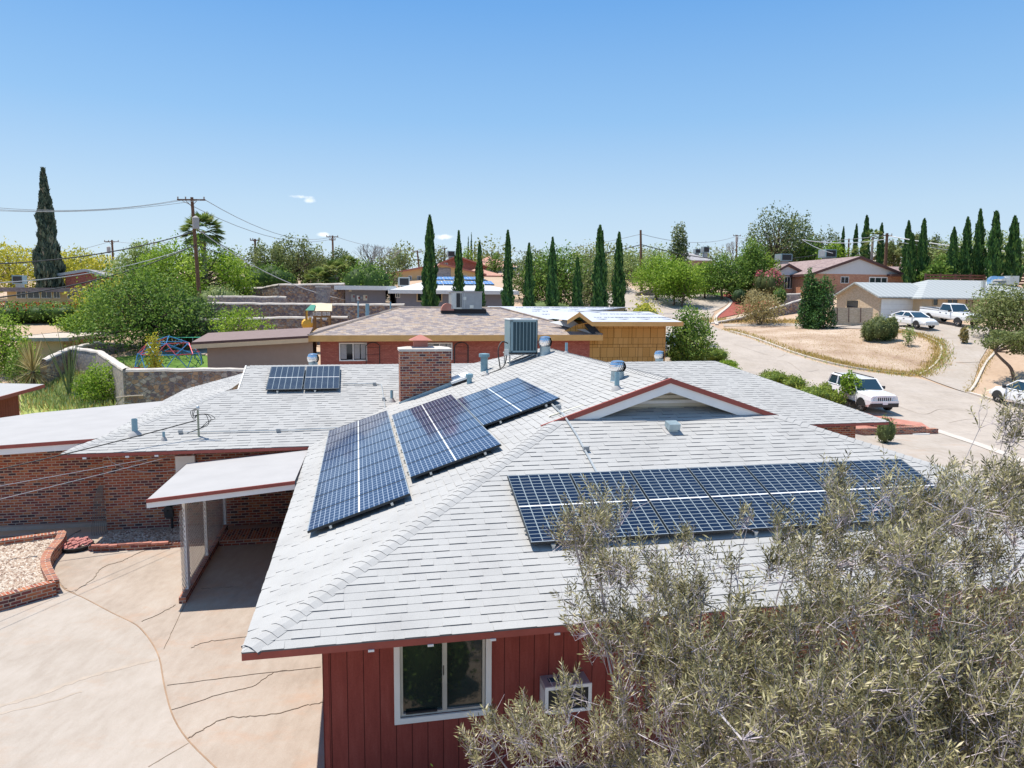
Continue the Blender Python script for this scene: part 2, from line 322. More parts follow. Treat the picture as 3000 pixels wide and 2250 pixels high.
for i in range(0, len(_P), 8000):
    q = _P[i:i+8000]; GZ[i:i+8000] = _k(np.linalg.norm(q[:, None]-ctrl[None, :, :2], axis=2))@_w[:_n]+_w[_n]+q@_w[_n+1:]
GZ = GZ.reshape(_gx.shape)
_b = np.clip((_gy-26)/8, 0, 1); _inner = (np.abs(_gx) < 60); _near = np.where((_gx > 16), np.clip((_gy-33-0.1*(_gx-16))/7, 0, 1), _b); GZ = np.where(_gx > -40, GZ*np.where(_gy < 60, _near, 1)*1.0, GZ)
def tz(x, y):
    i = min(max(int(np.searchsorted(GX, x))-1, 0), len(GX)-2); j = min(max(int(np.searchsorted(GY, y))-1, 0), len(GY)-2)
    a = (x-GX[i])/(GX[i+1]-GX[i]); b = (y-GY[j])/(GY[j+1]-GY[j])
    return float(GZ[j, i]*(1-a)*(1-b)+GZ[j, i+1]*a*(1-b)+GZ[j+1, i]*(1-a)*b+GZ[j+1, i+1]*a*b)
def G(x, y, y0=14):                                         # where the sight line of a photo pixel meets the ground
    d = ray(x, y); t = y0/d[1]; st = .5/d[1]; p = CAM0+d*t; last = p
    for _ in range(900):
        p = CAM0+d*t
        if p[2] <= tz(p[0], p[1]):
            a, b = last, p
            for _ in range(12):
                m = (a+b)/2
                if m[2] <= tz(m[0], m[1]): b = m
                else: a = m
            return np.array([b[0], b[1], tz(b[0], b[1])])
        last = p; t += st
    return last
def gp(x, y): return np.array([x, y, tz(x, y)])
nx, ny = len(GX), len(GY); idx = np.arange(nx*ny).reshape(ny, nx)
Q = np.stack([idx[:-1, :-1], idx[:-1, 1:], idx[1:, 1:], idx[1:, :-1]], -1).reshape(-1, 4)
tag(fast('ground', np.stack([_gx.ravel(), _gy.ravel(), GZ.ravel()], 1), Q, 'soil', smooth=True), kind='structure')
def clip(poly, ax, c, keep_gt):
    out = []; n = len(poly)
    for i in range(n):
        a, b = poly[i], poly[(i+1) % n]; ia = (a[ax] >= c) if keep_gt else (a[ax] <= c); ib = (b[ax] >= c) if keep_gt else (b[ax] <= c)
        if ia: out.append(a)
        if ia != ib: t = (c-a[ax])/(b[ax]-a[ax]); out.append((a[0]+(b[0]-a[0])*t, a[1]+(b[1]-a[1])*t))
    return out
def drape(name, poly, m, off=.03, kind='structure', parent=None):
    # a ground sheet cut along the terrain's own grid so that it lies on it everywhere
    poly = [(float(p[0]), float(p[1])) for p in poly]; mb = MB(); ys = [p[1] for p in poly]
    for j in range(len(GY)-1):
        if GY[j+1] <= min(ys) or GY[j] >= max(ys): continue
        r = clip(clip(poly, 1, GY[j], True), 1, GY[j+1], False)
        if len(r) < 3: continue
        xs = [p[0] for p in r]
        for i in range(len(GX)-1):
            if GX[i+1] <= min(xs) or GX[i] >= max(xs): continue
            c = clip(clip(r, 0, GX[i], True), 0, GX[i+1], False)
            q = [];
            for p in c:
                if not q or abs(p[0]-q[-1][0])+abs(p[1]-q[-1][1]) > 1e-5: q.append(p)
            if len(q) > 2 and abs(q[0][0]-q[-1][0])+abs(q[0][1]-q[-1][1]) < 1e-5: q.pop()
            if len(q) < 3: continue
            ar = sum(q[t][0]*q[(t+1) % len(q)][1]-q[(t+1) % len(q)][0]*q[t][1] for t in range(len(q)))
            if ar < 0: q = q[::-1]
            if abs(ar) < 1e-5: continue
            mb.face([(p[0], p[1], tz(*p)+off) for p in q])
    if not mb.f: return None
    o = mb.build(name, m, parent)
    if kind: tag(o, kind=kind)
    return o
def smooth_line(pts, k=6):
    P = [np.array(p, float) for p in pts]; out = []
    for i in range(len(P)-1):
        p0, p1, p2, p3 = P[max(i-1, 0)], P[i], P[i+1], P[min(i+2, len(P)-1)]
        for t in np.arange(k)/k: out.append(.5*((2*p1)+(p2-p0)*t+(2*p0-5*p1+4*p2-p3)*t*t+(3*p1-p0-3*p2+p3)*t**3))
    return out+[P[-1]]
def ribbon(name, pts, w, h, m, off=0.0, kind='structure', parent=None, seg=.8):
    # a kerb, crack or band that follows the ground
    P = [np.array(p[:2], float) for p in pts]; q = [P[0]]
    for a, b in zip(P, P[1:]):
        n = max(1, int(np.linalg.norm(b-a)/seg)); q += [a+(b-a)*t/n for t in range(1, n+1)]
    mb = MB(); R = []
    for i, p in enumerate(q):
        t = q[min(i+1, len(q)-1)]-q[max(i-1, 0)]; t /= max(1e-9, np.linalg.norm(t)); nn = np.array([-t[1], t[0]]); ww = w if not callable(w) else w(i)
        a, b = p+nn*ww/2, p-nn*ww/2; z = tz(*p)+off; R.append((a, b, z))
    for (a, b, z), (c, d, y) in zip(R, R[1:]):
        mb.quad((b[0], b[1], z+h), (d[0], d[1], y+h), (c[0], c[1], y+h), (a[0], a[1], z+h))
        if h > .012:
            mb.quad((b[0], b[1], z-.1), (d[0], d[1], y-.1), (d[0], d[1], y+h), (b[0], b[1], z+h)); mb.quad((c[0], c[1], y-.1), (a[0], a[1], z-.1), (a[0], a[1], z+h), (c[0], c[1], y+h))
    if h > .012:
        for (a, b, z) in (R[0], R[-1]): mb.quad((a[0], a[1], z-.1), (b[0], b[1], z-.1), (b[0], b[1], z+h), (a[0], a[1], z+h))
    o = mb.build(name, m, parent)
    if kind: tag(o, kind=kind)
    return o
def H(u, v, z=0.): return HF.w((u, v, z))
# ---- yard slabs (left) ----
seam_px = [(165, 1700), (190, 1730), (245, 1755), (330, 1800), (400, 1835), (440, 1880), (466, 1930), (478, 1995), (490, 2050), (510, 2110), (552, 2175), (640, 2262)]
seam = [at_z(x, y, 0) for x, y in seam_px]
ip = [H(-.4, 2), H(-.4, 21.3), H(-9.9, 21.3), H(-10.5, 20.2), H(-7.2, 17.2)]
drape('patio', [tuple(seam[-1][:2])]+[p[:2] for p in ip[:3]]+[at_z(100, 1560, 0)[:2], at_z(140, 1640, 0)[:2]]+[p[:2] for p in seam[:-1]], 'concrete_old', .02)
drape('front_gravel', [H(-.3, -4)[:2], H(30, -4)[:2], H(30, 5)[:2], H(12.8, 5)[:2], H(12.8, 9)[:2], H(-.3, 9)[:2]], 'pebbles', .015)
drape('driveway', [H(-22, 1)[:2], H(-6, 1)[:2], seam[-1][:2]]+[p[:2] for p in seam[::-1][1:]]+[H(-22, 16.0)[:2]], 'concrete', .026)
plain('seam', (.30, .20, .13), .95, var=.4, sc=2); ribbon('slab_joint', smooth_line(seam, 3), .022, .032, 'seam', 0.0)
plain('crack', (.30, .235, .18), .95, var=.3); plain('stain', (.405, .335, .27), .95, var=.12, sc=6)
def crack(px, w=.03, m='crack', jit=.022, h=.032):
    P = smooth_line([at_z(x, y, 0)[:2] for x, y in px], 7); r = random.Random(len(px)*7+int(px[0][0]))
    P = [p+np.array([r.uniform(-jit, jit), r.uniform(-jit, jit)])*(0 < i < len(P)-1) for i, p in enumerate(P)]
    return ribbon('pavement_crack', P, lambda i: w*.45*(.35+.9*abs(math.sin(i*1.7+px[0][0]))), h, m, seg=.1)
crack([(220, 1735), (270, 1700), (300, 1665), (360, 1645), (400, 1625), (430, 1613)], .045)
crack([(550, 2168), (600, 2140), (660, 2108), (720, 2105), (820, 2092), (900, 2070), (945, 2062)], .03)
crack([(435, 2252), (552, 2182)], .035, jit=.004); crack([(490, 2012), (700, 1985), (940, 1958)], .014, jit=.01)
crack([(560, 1902), (600, 1885), (680, 1875), (735, 1868)], .012); crack([(415, 1825), (470, 1800), (515, 1775)], .014); crack([(480, 1905), (510, 1840), (545, 1770)], .012, jit=.01)
crack([(500, 2085), (640, 2040), (740, 2015), (800, 1975), (860, 1968)], .010); crack([(195, 1580), (225, 1560), (235, 1555)], .03); crack([(700, 1722), (640, 1725), (590, 1728)], .02)
crack([(170, 1700), (185, 1722), (220, 1742)], .03)
crack([(-60, 2090), (100, 2045), (250, 1990), (380, 1955), (460, 1935)], .22, 'stain', .02, .029); crack([(-60, 2110), (120, 2068), (240, 2030)], .12, 'stain', .02, .029)
# ------------------------------------------------------------------ the main house
SL = .333; CO = 1/math.sqrt(1+SL*SL); HE = 2.46
def shingles(mb, org, e, up, lo, hi, bmax, seed=1, expo=.143, thick=(.009, .016)):
    # real courses: every tab is a thin wedge with a raised lower edge
    e = np.array(e, float); up = np.array(up, float); n = np.cross(e, up)
    if n[2] < 0: n = -n
    r = random.Random(seed); rows = int(math.ceil(bmax/expo))
    P = lambda a, b, h: tuple(org+e*a+up*b+n*h)
    for k in range(rows):
        b0, b1 = k*expo, min((k+1)*expo+.012, bmax+.001); bb = min(b1, (k+1)*expo)
        l0, h0, l1, h1 = lo(b0+1e-4), hi(b0+1e-4), lo(min(bb, bmax)-1e-4), hi(min(bb, bmax)-1e-4)
        A, B = min(l0, l1), max(h0, h1); a = A-r.uniform(0, .3); th = r.random() < .5
        while a < B:
            w = r.uniform(.14, .36) if th else r.uniform(.12, .30); c = a+w; hh = (thick[1] if th else thick[0])+r.uniform(-.002, .002)
            x0, x1 = max(a, l0), min(c, h0); y0, y1 = max(a, l1), min(c, h1)
            if x1 <= x0: x0 = x1 = min(max((a+c)/2, l0), h0)
            if y1 <= y0: y0 = y1 = min(max((a+c)/2, l1), h1)
            if x1-x0 > .004 or y1-y0 > .004:
                p, q, s, t = P(x0, b0, hh), P(x1, b0, hh), P(y1, b1, .004), P(y0, b1, .004)
                uv = [(x0, b0), (x1, b0), (y1, b1), (y0, b1)]
                if x1-x0 > .004 and y1-y0 > .004: mb.face([p, q, s, t], 0, uv)
                elif x1-x0 > .004: mb.face([p, q, s], 0, uv[:3])
                else: mb.face([p, s, t], 0, uv[:3])
                if x1-x0 > .004:
                    mb.face([P(x0, b0-.002, -.01), P(x1, b0-.002, -.01), q, p], 1, uv)
                if th and x1-x0 > .05 and y1-y0 > .05:
                    mb.face([P(x0, b0, .0), p, t], 1, uv[:3]); mb.face([q, P(x1, b0, 0), s], 1, uv[:3])
            a = c; th = not th if r.random() < .8 else th
def caps(mb, p0, p1, n1, n2, seed=3, expo=.145, w=.15):
    # ridge or hip caps from the low end p0 to the high end p1; n1, n2 the outward-down directions on both sides
    p0 = np.array(p0, float); p1 = np.array(p1, float); d = p1-p0; Ln = np.linalg.norm(d); d /= Ln; n1 = np.array(n1, float); n2 = np.array(n2, float); up = np.cross(d, n1-n2); up /= np.linalg.norm(up)
    if up[2] < 0: up = -up
    r = random.Random(seed)
    for k in range(int((Ln-.1)/expo)):
        a, b = .1+k*expo, min(Ln, .1+(k+1)*expo+.03); h = .029+r.uniform(-.001, .002); g = .023
        A = [p0+d*a+n1*w+up*(h-.016), p0+d*a+n1*.05+up*(h+.004), p0+d*a+n2*.05+up*(h+.004), p0+d*a+n2*w+up*(h-.016)]; B = [p0+d*b+n1*w+up*(g-.016), p0+d*b+n1*.05+up*g, p0+d*b+n2*.05+up*g, p0+d*b+n2*w+up*(g-.016)]
        for i in range(3): mb.face([A[i], A[i+1], B[i+1], B[i]], 0)
        lo_ = [q-up*.011 for q in A]
        for i in range(3): mb.face([lo_[i], lo_[i+1], A[i+1], A[i]], 1)
        for i, nn in ((0, n1), (3, n2)): mb.face([A[i], B[i], B[i]-up*.02, A[i]-up*.03], 1)
house = thing('brick_house', Fr((*H(6, 17)[:2], 0), TH), 'low brick and red-sided house with pale grey shingle roof carrying the solar arrays', 'house')
eu = np.array([1., 0, 0]); ev = np.array([0, 1., 0]); sv = np.array([0, CO, CO*SL]); su = np.array([CO, 0, CO*SL]); su_ = np.array([-CO, 0, CO*SL]); sv_ = np.array([0, -CO, CO*SL])
VM = 13.25                                                    # plane of the little gable's rake
mb = MB(HF)
cA = lambda b: b*CO
shingles(mb, np.array([0, 8.2, HE]), eu, sv, lambda b: -1.33+cA(b), lambda b: 13.33-cA(b), (13.66-8.2)/CO, 1)
def bhi(b): u = cA(b); return min(20.03+u, 23.07+7.33-u)
shingles(mb, np.array([-1.33, 0, HE]), ev, su, lambda b: min(8.2+cA(b), VM), bhi, 7.33/CO, 2)
shingles(mb, np.array([13.33, 0, HE]), ev, su_, lambda b: min(8.2+cA(b), VM), bhi, 7.33/CO, 3)
roofA = mb
mb2 = MB(HF); VR = 25.25; bR = (VR-20.03)/CO
shingles(mb2, np.array([0, 20.03, HE]), eu, sv, lambda b: (-7.4+cA(b)) if cA(b) < 3.42 else -3.6, lambda b: -1.33+cA(b)+.03, bR, 4)
SR = .412; CR = 1/math.sqrt(1+SR*SR); svR = np.array([0, CR, CR*SR]); shingles(mb2, np.array([0, 21.0, HE]), eu, svR, lambda b: 13.33-b*CR*1.237-.03, lambda b: 17.45-b*CR, 4.25/CR, 5)
shingles(mb2, np.array([-7.4, 0, HE]), ev, su, lambda b: 20.03+cA(b), lambda b: 33.8-cA(b), 3.55/CO, 6)
shingles(mb2, np.array([17.45, 0, HE]), ev, np.array([-CR, 0, CR*SR]), lambda b: 21.0+b*CR, lambda b: 29.5-b*CR, 4.25/CR, 7)
for m_ in (mb2,):                                             # back slopes, seen only from elsewhere
    m_.face([(-3.6, VR, 4.2), (13.2, VR, 4.2), (17.45, 29.5, HE), (-3.6, 30.5, HE)][::-1]); m_.face([(-3.9, 30.2, 3.6), (-7.4, 33.8, HE), (-3.9, 33.8, HE)])
    m_.face([(6, 23.07, 4.9), (8.1, 25.2, 4.2), (3.9, 25.2, 4.2)])
ro = roofA.build('roof', ['shingle', 'shingle_edge'], house); mb2.build('rear_roof', ['shingle', 'shingle_edge'], house)
mb = MB(HF); s45 = math.sqrt(.5)
def hipcaps(p0, p1, na, nb, seed): caps(mb, p0, p1, na, nb, seed)
hipcaps((-1.33, 8.2, HE), (3.72, 13.25, 4.145), (-CO*SL*0-.93, .12, .0), (.12, -.93, .0), 1) if False else None
dn_v = np.array([0, -CO, -CO*SL]); dn_u = np.array([-CO, 0, -CO*SL]); dn_u2 = np.array([CO, 0, -CO*SL]); up_v = np.array([0, CO, CO*SL])
def perp(down, along):                                        # direction in a roof plane square to the hip
    a = np.array(along, float); a /= np.linalg.norm(a); q = down-a*(down@a); return q/np.linalg.norm(q)
for p0, p1, d1, d2, sd in (((-1.33, 8.2, HE), (3.72, 13.25, 4.144), dn_u, dn_v, 1), ((13.33, 8.2, HE), (8.28, 13.25, 4.144), dn_u2, dn_v, 2),
                           ((6, VM, 4.9), (6, 23.07, 4.9), dn_u, dn_u2, 3), ((-7.4, 20.03, HE), (-3.95, 23.48, 3.61), dn_u, dn_v, 4), ((17.45, 21.0, HE), (13.2, 25.25, 4.2), np.array([CR, 0, -CR*SR]), np.array([0, -CR, -CR*SR]), 5),
                           ((-3.6, VR, 4.2), (13.2, VR, 4.2), dn_v, np.array([0, CO, -CO*SL]), 6)):
    al = np.array(p1)-np.array(p0); caps(mb, p0, p1, perp(d1, al), perp(d2, al), sd, w=.15 if sd != 6 else .13)
mb.build('ridge_caps', ['shingle', 'shingle_edge'], house)
# fascia and soffit
mb = MB(HF)
mb.box(-1.33, 13.33, 8.205, 8.245, HE-.095, HE-.012); mb.box(-1.325, -1.285, 8.245, 20.0, HE-.095, HE-.012); mb.box(13.285, 13.325, 8.245, 20.0, HE-.095, HE-.012)
mb.box(-7.395, -1.33, 20.035, 20.075, HE-.095, HE-.012); mb.box(13.33, 17.445, 21.005, 21.045, HE-.095, HE-.012); mb.box(-7.395, -7.355, 20.075, 33.7, HE-.095, HE-.012); mb.box(17.405, 17.445, 21.045, 29.4, HE-.095, HE-.012)
mb.build('fascia', 'red_fascia', house)
mb = MB(HF); mb.box(-1.28, 13.28, 8.25, 20.07, HE-.064, HE-.03); mb.box(-7.35, 13.2, 20.08, 30.4, HE-.064, HE-.03); mb.box(13.2, 17.4, 21.05, 29.4, HE-.064, HE-.03); mb.build('soffit', 'red_paint', house)
for u in (.06, .75, 1.5, 2.3, 3.2, 4.1): mb = MB(HF); mb.box(u, u+.07, 8.19, 8.215, HE-.12, HE-.095); mb.build('light_clip', 'white_paint', house)
for u in (-6.9, -5.9, -5.2): mb = MB(HF); mb.box(u, u+.09, 20.02, 20.045, HE-.14, HE-.095); mb.build('light_clip', 'white_paint', house)
# the small louvred gable on the front slope
mb = MB(HF); AP = 4.925; yb = VM+.42
hw = 2.62
zb = AP-hw*SL
def rake(y0, y1, o0, o1, m):                                   # sloping boards either side of the apex
    for s in (-1, 1):
        P = [(6, AP-o0), (6+s*hw, AP-hw*SL-o0*1.0), (6+s*(hw-.0), AP-hw*SL-o1), (6, AP-o1)]
        if s < 0: P = P[::-1]
        mb.prism_y(P[::-1], y0, y1, m)
rake(VM-.03, VM+.02, .0, .10, 0); rake(VM+.0, VM+.05, .102, .28, 1)
mb.build('gable_trim', ['red_fascia', 'white_paint'], house)
mb = MB(HF); mb.prism_y([(6-2.35, 4.16), (6+2.35, 4.16), (6, 4.84)], yb, yb+.05, 0)
for i in range(6): z = 4.26+i*.085; w_ = (4.84-z)/SL*1.0-.25; mb.obox((6, yb-.02, z), (w_, 0, 0), (0, .018, .012), (0, -.006, .03), 0)
mb.box(4.5, 7.5, yb-.06, yb-.03, 4.37, 4.43, 1)
for s in (-1, 1): mb.obox((6+s*.48, yb-.09, 4.56), (.46, 0, -s*.17), (0, .015, 0), (.0, 0, .045), 1)
mb.build('gable_louvre', ['cream_paint', 'white_paint'], house)
mb = MB(HF)                                                     # underside of the gable's overhang
for s in (-1, 1): mb.face([(6, VM, AP-.06), (6+s*hw, VM, AP-hw*SL-.06), (6+s*hw, yb, AP-hw*SL-.06), (6, yb, AP-.06)][::s])
mb.build('gable_soffit', 'cream_paint', house)
mb = MB(HF); mb.face([(-3.62, 23.5, 3.62), (-3.62, 27, 3.62), (-3.62, VR, 4.18)][::-1]); mb.obox((-3.63, 24.37, 3.86), (.02, 0, 0), (0, .88, .293), (0, 0, .07)); mb.build('side_gable', 'white_paint', house)
# walls
WV = 9.05
k = NM('red_siding'); sp = k.n('SeparateXYZ'); k.lk(k.co('UV'), sp.inputs[0]); fx = k.math('FRACT', k.math('MULTIPLY', sp.outputs[0], 1/.205)); ln = k.math('LESS_THAN', fx, .05)
wn = k.noise(2.2, 6, .7, k.co('UV'), (3.5, .6, 1)); rc = k.ramp(wn, [(.25, (.20, .038, .030)), (.5, (.255, .054, .041)), (.8, (.32, .085, .066))]); rc = k.mix(.25, rc, k.ramp(k.noise(40, 3, .7), [(.3, (.3, .3, .3)), (.7, (.7, .7, .7))]), 'OVERLAY'); k.col(k.mix(ln, rc, (.07, .01, .008))); k.bump(k.math('SUBTRACT', 1., ln), .8, .01); k.end(.7, 0, .3)
mb = MB(HF)
WX0, WX1, WZ0, WZ1 = .44, 1.62, .96, 2.12
for (a, b, z0, z1) in ((-.49, WX0, -.3, 2.395), (WX0, WX1, -.3, WZ0), (WX0, WX1, WZ1, 2.395), (WX1, 5.2, -.3, 2.395)): mb.box(a, b, WV, WV+.12, z0, z1)
mb.box(-.49, -.37, WV+.12, 20.4, -.3, 2.395); mb.box(-.505, -.43, WV-.015, WV, -.3, 2.395); mb.box(-.505, -.49, WV-.015, WV+.1, -.3, 2.395)
mb.build('red_wall', 'red_siding', house)
mb = MB(HF); mb.box(5.2, 12.6, WV, WV+.2, -.3, 2.395); mb.box(12.4, 12.6, WV+.2, 21.2, -.3, 2.395); mb.build('front_brick_wall', 'brick', house)
mb = MB(HF); mb.box(-6.8, -.4, 21.2, 21.4, -.3, 2.395); mb.box(-6.8, -6.6, 21.4, 32.6, -.3, 2.395); mb.build('rear_brick_wall', 'brick', house); mb = MB(HF); mb.box(12.6, 16.8, 21.8, 22.0, -.3, 2.395); mb.box(16.6, 16.8, 22.0, 28.8, -.3, 2.395); mb.build('side_brick_wall', 'brick', house)
mb = MB(HF); mb.box(-9.95, -6.82, 22.1, 22.3, -.3, 2.32); mb.box(-9.95, -9.75, 22.3, 28.4, -.3, 2.32); mb.box(-9.97, -6.81, 21.9, 22.1, -.1, .10, 1); mb.build('side_brick_wall', ['brick', 'concrete'], house)
mb = MB(HF)                                                     # the window on the red wall
def frame(mb, x0, x1, y, z0, z1, t, d, m=0):
    mb.box(x0, x1, y-d, y, z0, z0+t, m); mb.box(x0, x1, y-d, y, z1-t, z1, m); mb.box(x0, x0+t, y-d, y, z0+t, z1-t, m); mb.box(x1-t, x1, y-d, y, z0+t, z1-t, m)
wf = MB(HF); frame(wf, WX0-.05, WX1+.05, WV+.0, WZ0-.06, WZ1+.05, .075, .03); frame(wf, WX0+.03, WX1-.03, WV+.07, WZ0+.02, WZ1-.03, .035, .06, 1); mx_ = (WX0+WX1)/2+.02
wf.box(mx_-.03, mx_+.03, WV+.0, WV+.075, WZ0+.055, WZ1-.065, 1); wf.box(mx_-.022, mx_-.012, WV-.012, WV, WZ0+.55, WZ0+.68, 2); wf.box(WX0+.1, mx_-.1, WV-.002, WV+.03, WZ0+.05, WZ0+.075, 2)
wo = wf.build('window', ['white_paint', 'conduit', 'dark_line'], house)
k = NM('window_pane'); k.col((.022, .03, .026)); k.end(.05, 0, .9)
g = MB(HF); g.quad((WX0+.06, WV+.05, WZ0+.05), (mx_-.03, WV+.05, WZ0+.05), (mx_-.03, WV+.05, WZ1-.06), (WX0+.06, WV+.05, WZ1-.06)); g.build('pane', 'window_pane', wo)
g = MB(HF); g.quad((mx_+.03, WV+.055, WZ0+.05), (WX1-.06, WV+.055, WZ0+.05), (WX1-.06, WV+.055, WZ1-.06), (mx_+.03, WV+.055, WZ1-.06)); g.build('pane', 'window_pane', wo)
# flat roof of the side wing (pale membrane) and the open carport
mb = MB(HF); zf = 2.66
FL = [(-13.0, 21.15), (-6.95, 21.15), (-7.42, 29.2), (-10.9, 27.6), (-14.5, 23.4)]
mb.face([(-13, 21.15, 2.36), (-6.96, 21.15, 2.64), (-6.85, 21.3, 2.645), (-6.85, 29.2, 2.6), (-7.42, 29.2, 2.5), (-10.9, 27.6, 2.45), (-14.5, 23.4, 2.36)])
mb.build('flat_roof', 'membrane', house)
mb = MB(HF); P = lambda t, z, y: (-13+t*6.04, y, 2.36+.28*t+z)
for (z0, z1, y0, m) in ((-.10, -.005, 21.13, 0), (-.26, -.102, 21.16, 1)):
    a = [P(0, z0, y0), P(1, z0, y0), P(1, z1, y0), P(0, z1, y0)]; b = [(p[0], p[1]+.04, p[2]) for p in a]; mb.face(a, m); mb.face(b[::-1], m); mb.face([a[3], a[2], b[2], b[3]], m); mb.face([a[1], a[0], b[0], b[1]], m); mb.face([a[2], a[1], b[1], b[2]], m)
mb.face([(-13, 21.2, 2.2), (-6.96, 21.2, 2.46), (-7, 29, 2.3), (-13, 27, 2.3)][::-1], 1)
mb.build('flat_roof_fascia', ['red_fascia', 'white_paint'], house)
CX0, CX1, CV0, CV1, CZ0, CZ1 = -4.28, -1.36, 15.8, 18.35, 2.30, 2.56
CV1 = 20.1; KB = .2
mb = MB(HF); mb.face([(CX0, CV0, CZ0), (CX1, CV0, CZ1), (CX1, CV1, CZ1-KB), (CX0-.15, CV1, CZ0-KB)]); mb.face([(CX0, CV1, CZ0), (CX1, CV1, CZ1), (CX1+.05, 20.6, CZ1-.35), (CX0, 20.6, CZ0-.35)]) if False else None
mb.face([(CX0, CV0, CZ0-.13), (CX0-.15, CV1, CZ0-.08-KB), (CX1, CV1, CZ1-.08-KB), (CX1, CV0, CZ1-.13)], 1); mb.build('carport_roof', ['membrane', 'cream_paint'], house)
mb = MB(HF)
for (z0, z1, y0, m) in ((-.075, -.002, CV0-.03, 0), (-.19, -.077, CV0-.005, 1)):
    q = lambda x, z, y: (x, y, z); a = [(CX0-.02, y0, CZ0+z0), (CX1, y0, CZ1+z0), (CX1, y0, CZ1+z1), (CX0-.02, y0, CZ0+z1)]; b = [(p[0], p[1]+.04, p[2]) for p in a]
    mb.face(a, m); mb.face(b[::-1], m); mb.face([a[3], a[2], b[2], b[3]], m); mb.face([a[1], a[0], b[0], b[1]], m); mb.face([a[0], a[3], b[3], b[0]], m)
mb.face([(CX0-.02, CV0+.04, CZ0-.15), (CX0-.02, CV0+.04, CZ0-.003), (CX0-.17, CV1, CZ0-KB-.003), (CX0-.17, CV1, CZ0-KB-.15)], 0); mb.build('carport_fascia', ['red_fascia', 'white_paint'], house)
mb = MB(HF); mb.box(-2.9, -1.4, 20.13, 20.16, 2.1, 2.27); mb.build('porch_board', 'red_fascia', house)
# chimney
mb = MB(HF); mb.box(1.23, 2.77, 21.9, 22.75, 2.6, 4.88); ch = mb.build('chimney', 'brick', house)
mb = MB(HF); mb.box(1.2, 2.8, 21.87, 22.78, 4.88, 4.95, skip='t'); mb.face([(1.2, 21.87, 4.95), (2.8, 21.87, 4.95), (2.5, 22.1, 5.0), (1.5, 22.1, 5.0)]); mb.face([(1.2, 22.78, 4.95), (1.2, 21.87, 4.95), (1.5, 22.1, 5.0), (1.5, 22.5, 5.0)]); mb.face([(2.8, 21.87, 4.95), (2.8, 22.78, 4.95), (2.5, 22.5, 5.), (2.5, 22.1, 5.)]); mb.face([(2.8, 22.78, 4.95), (1.2, 22.78, 4.95), (1.5, 22.5, 5.), (2.5, 22.5, 5.)]); mb.face([(1.5, 22.1, 5.), (2.5, 22.1, 5.), (2.5, 22.5, 5.), (1.5, 22.5, 5.)])
mb.build('crown', 'coping', ch)
mb = MB(HF); c = (1.87, 22.3); mb.box(c[0]-.21, c[0]+.21, c[1]-.16, c[1]+.16, 5.0, 5.2); b = [(c[0]-.34, c[1]-.28, 5.2), (c[0]+.34, c[1]-.28, 5.2), (c[0]+.34, c[1]+.28, 5.2), (c[0]-.34, c[1]+.28, 5.2)]
t = [(c[0]-.04, c[1], 5.36), (c[0]+.04, c[1], 5.36)]
mb.face([b[0], b[1], t[1], t[0]]); mb.face([b[1], b[2], t[1]]); mb.face([b[2], b[3], t[0], t[1]]); mb.face([b[3], b[0], t[0]]); mb.face(b[::-1])
plain('rust_red', (.42, .16, .12), .7); mb.build('cap', 'rust_red', ch)
mb = MB(HF); bz = lambda u: HE+SL*(u+1.33)
mb.face([(1.18, 21.84, 3.22), (2.95, 21.84, bz(2.95)+.03), (2.95, 21.84, bz(2.95)+.14), (1.18, 21.84, 3.36)]); mb.face([(1.18, 21.7, 3.2), (2.95, 21.7, bz(2.95)+.03), (2.95, 21.84, bz(2.95)+.05), (1.18, 21.84, 3.24)]); mb.obox((2.9, 22.0, bz(2.9)+.07), (.15, 0, .05), (0, .22, 0), (0, 0, .05)); mb.build('flashing', 'galvanised', ch)
# ------------------------------------------------------------------ solar panels
def solar_mat(name, cell, line, cw=.055, ch=.075, rough=.12, mid=True):
    k = NM(name); sp = k.n('SeparateXYZ'); k.lk(k.co('UV'), sp.inputs[0])
    fx = k.math('FRACT', k.math('MULTIPLY', sp.outputs[0], 6.)); fy = k.math('FRACT', k.math('MULTIPLY', sp.outputs[1], 20.))
    lx = k.math('LESS_THAN', k.math('ABSOLUTE', k.math('SUBTRACT', fx, .5)), .5-cw); ly = k.math('LESS_THAN', k.math('ABSOLUTE', k.math('SUBTRACT', fy, .5)), .5-ch)
    md = k.math('GREATER_THAN', k.math('ABSOLUTE', k.math('SUBTRACT', sp.outputs[1], .5)), .009)
    ins = k.math('MULTIPLY', k.math('MULTIPLY', lx, ly), 1.)
    c = k.mix(ins, line, cell); c = k.mix(md, (.75, .75, .72), c)
    k.col(c); k.end(rough, 0, .25); k.b.inputs['Coat Weight'].default_value = .1; k.b.inputs['Coat Roughness'].default_value = .04
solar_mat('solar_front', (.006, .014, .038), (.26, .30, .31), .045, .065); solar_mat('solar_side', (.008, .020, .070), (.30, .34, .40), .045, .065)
plain('panel_frame', (.58, .60, .58), .35, .7, var=0); plain('black_frame', (.03, .035, .04), .4, .4, var=0)
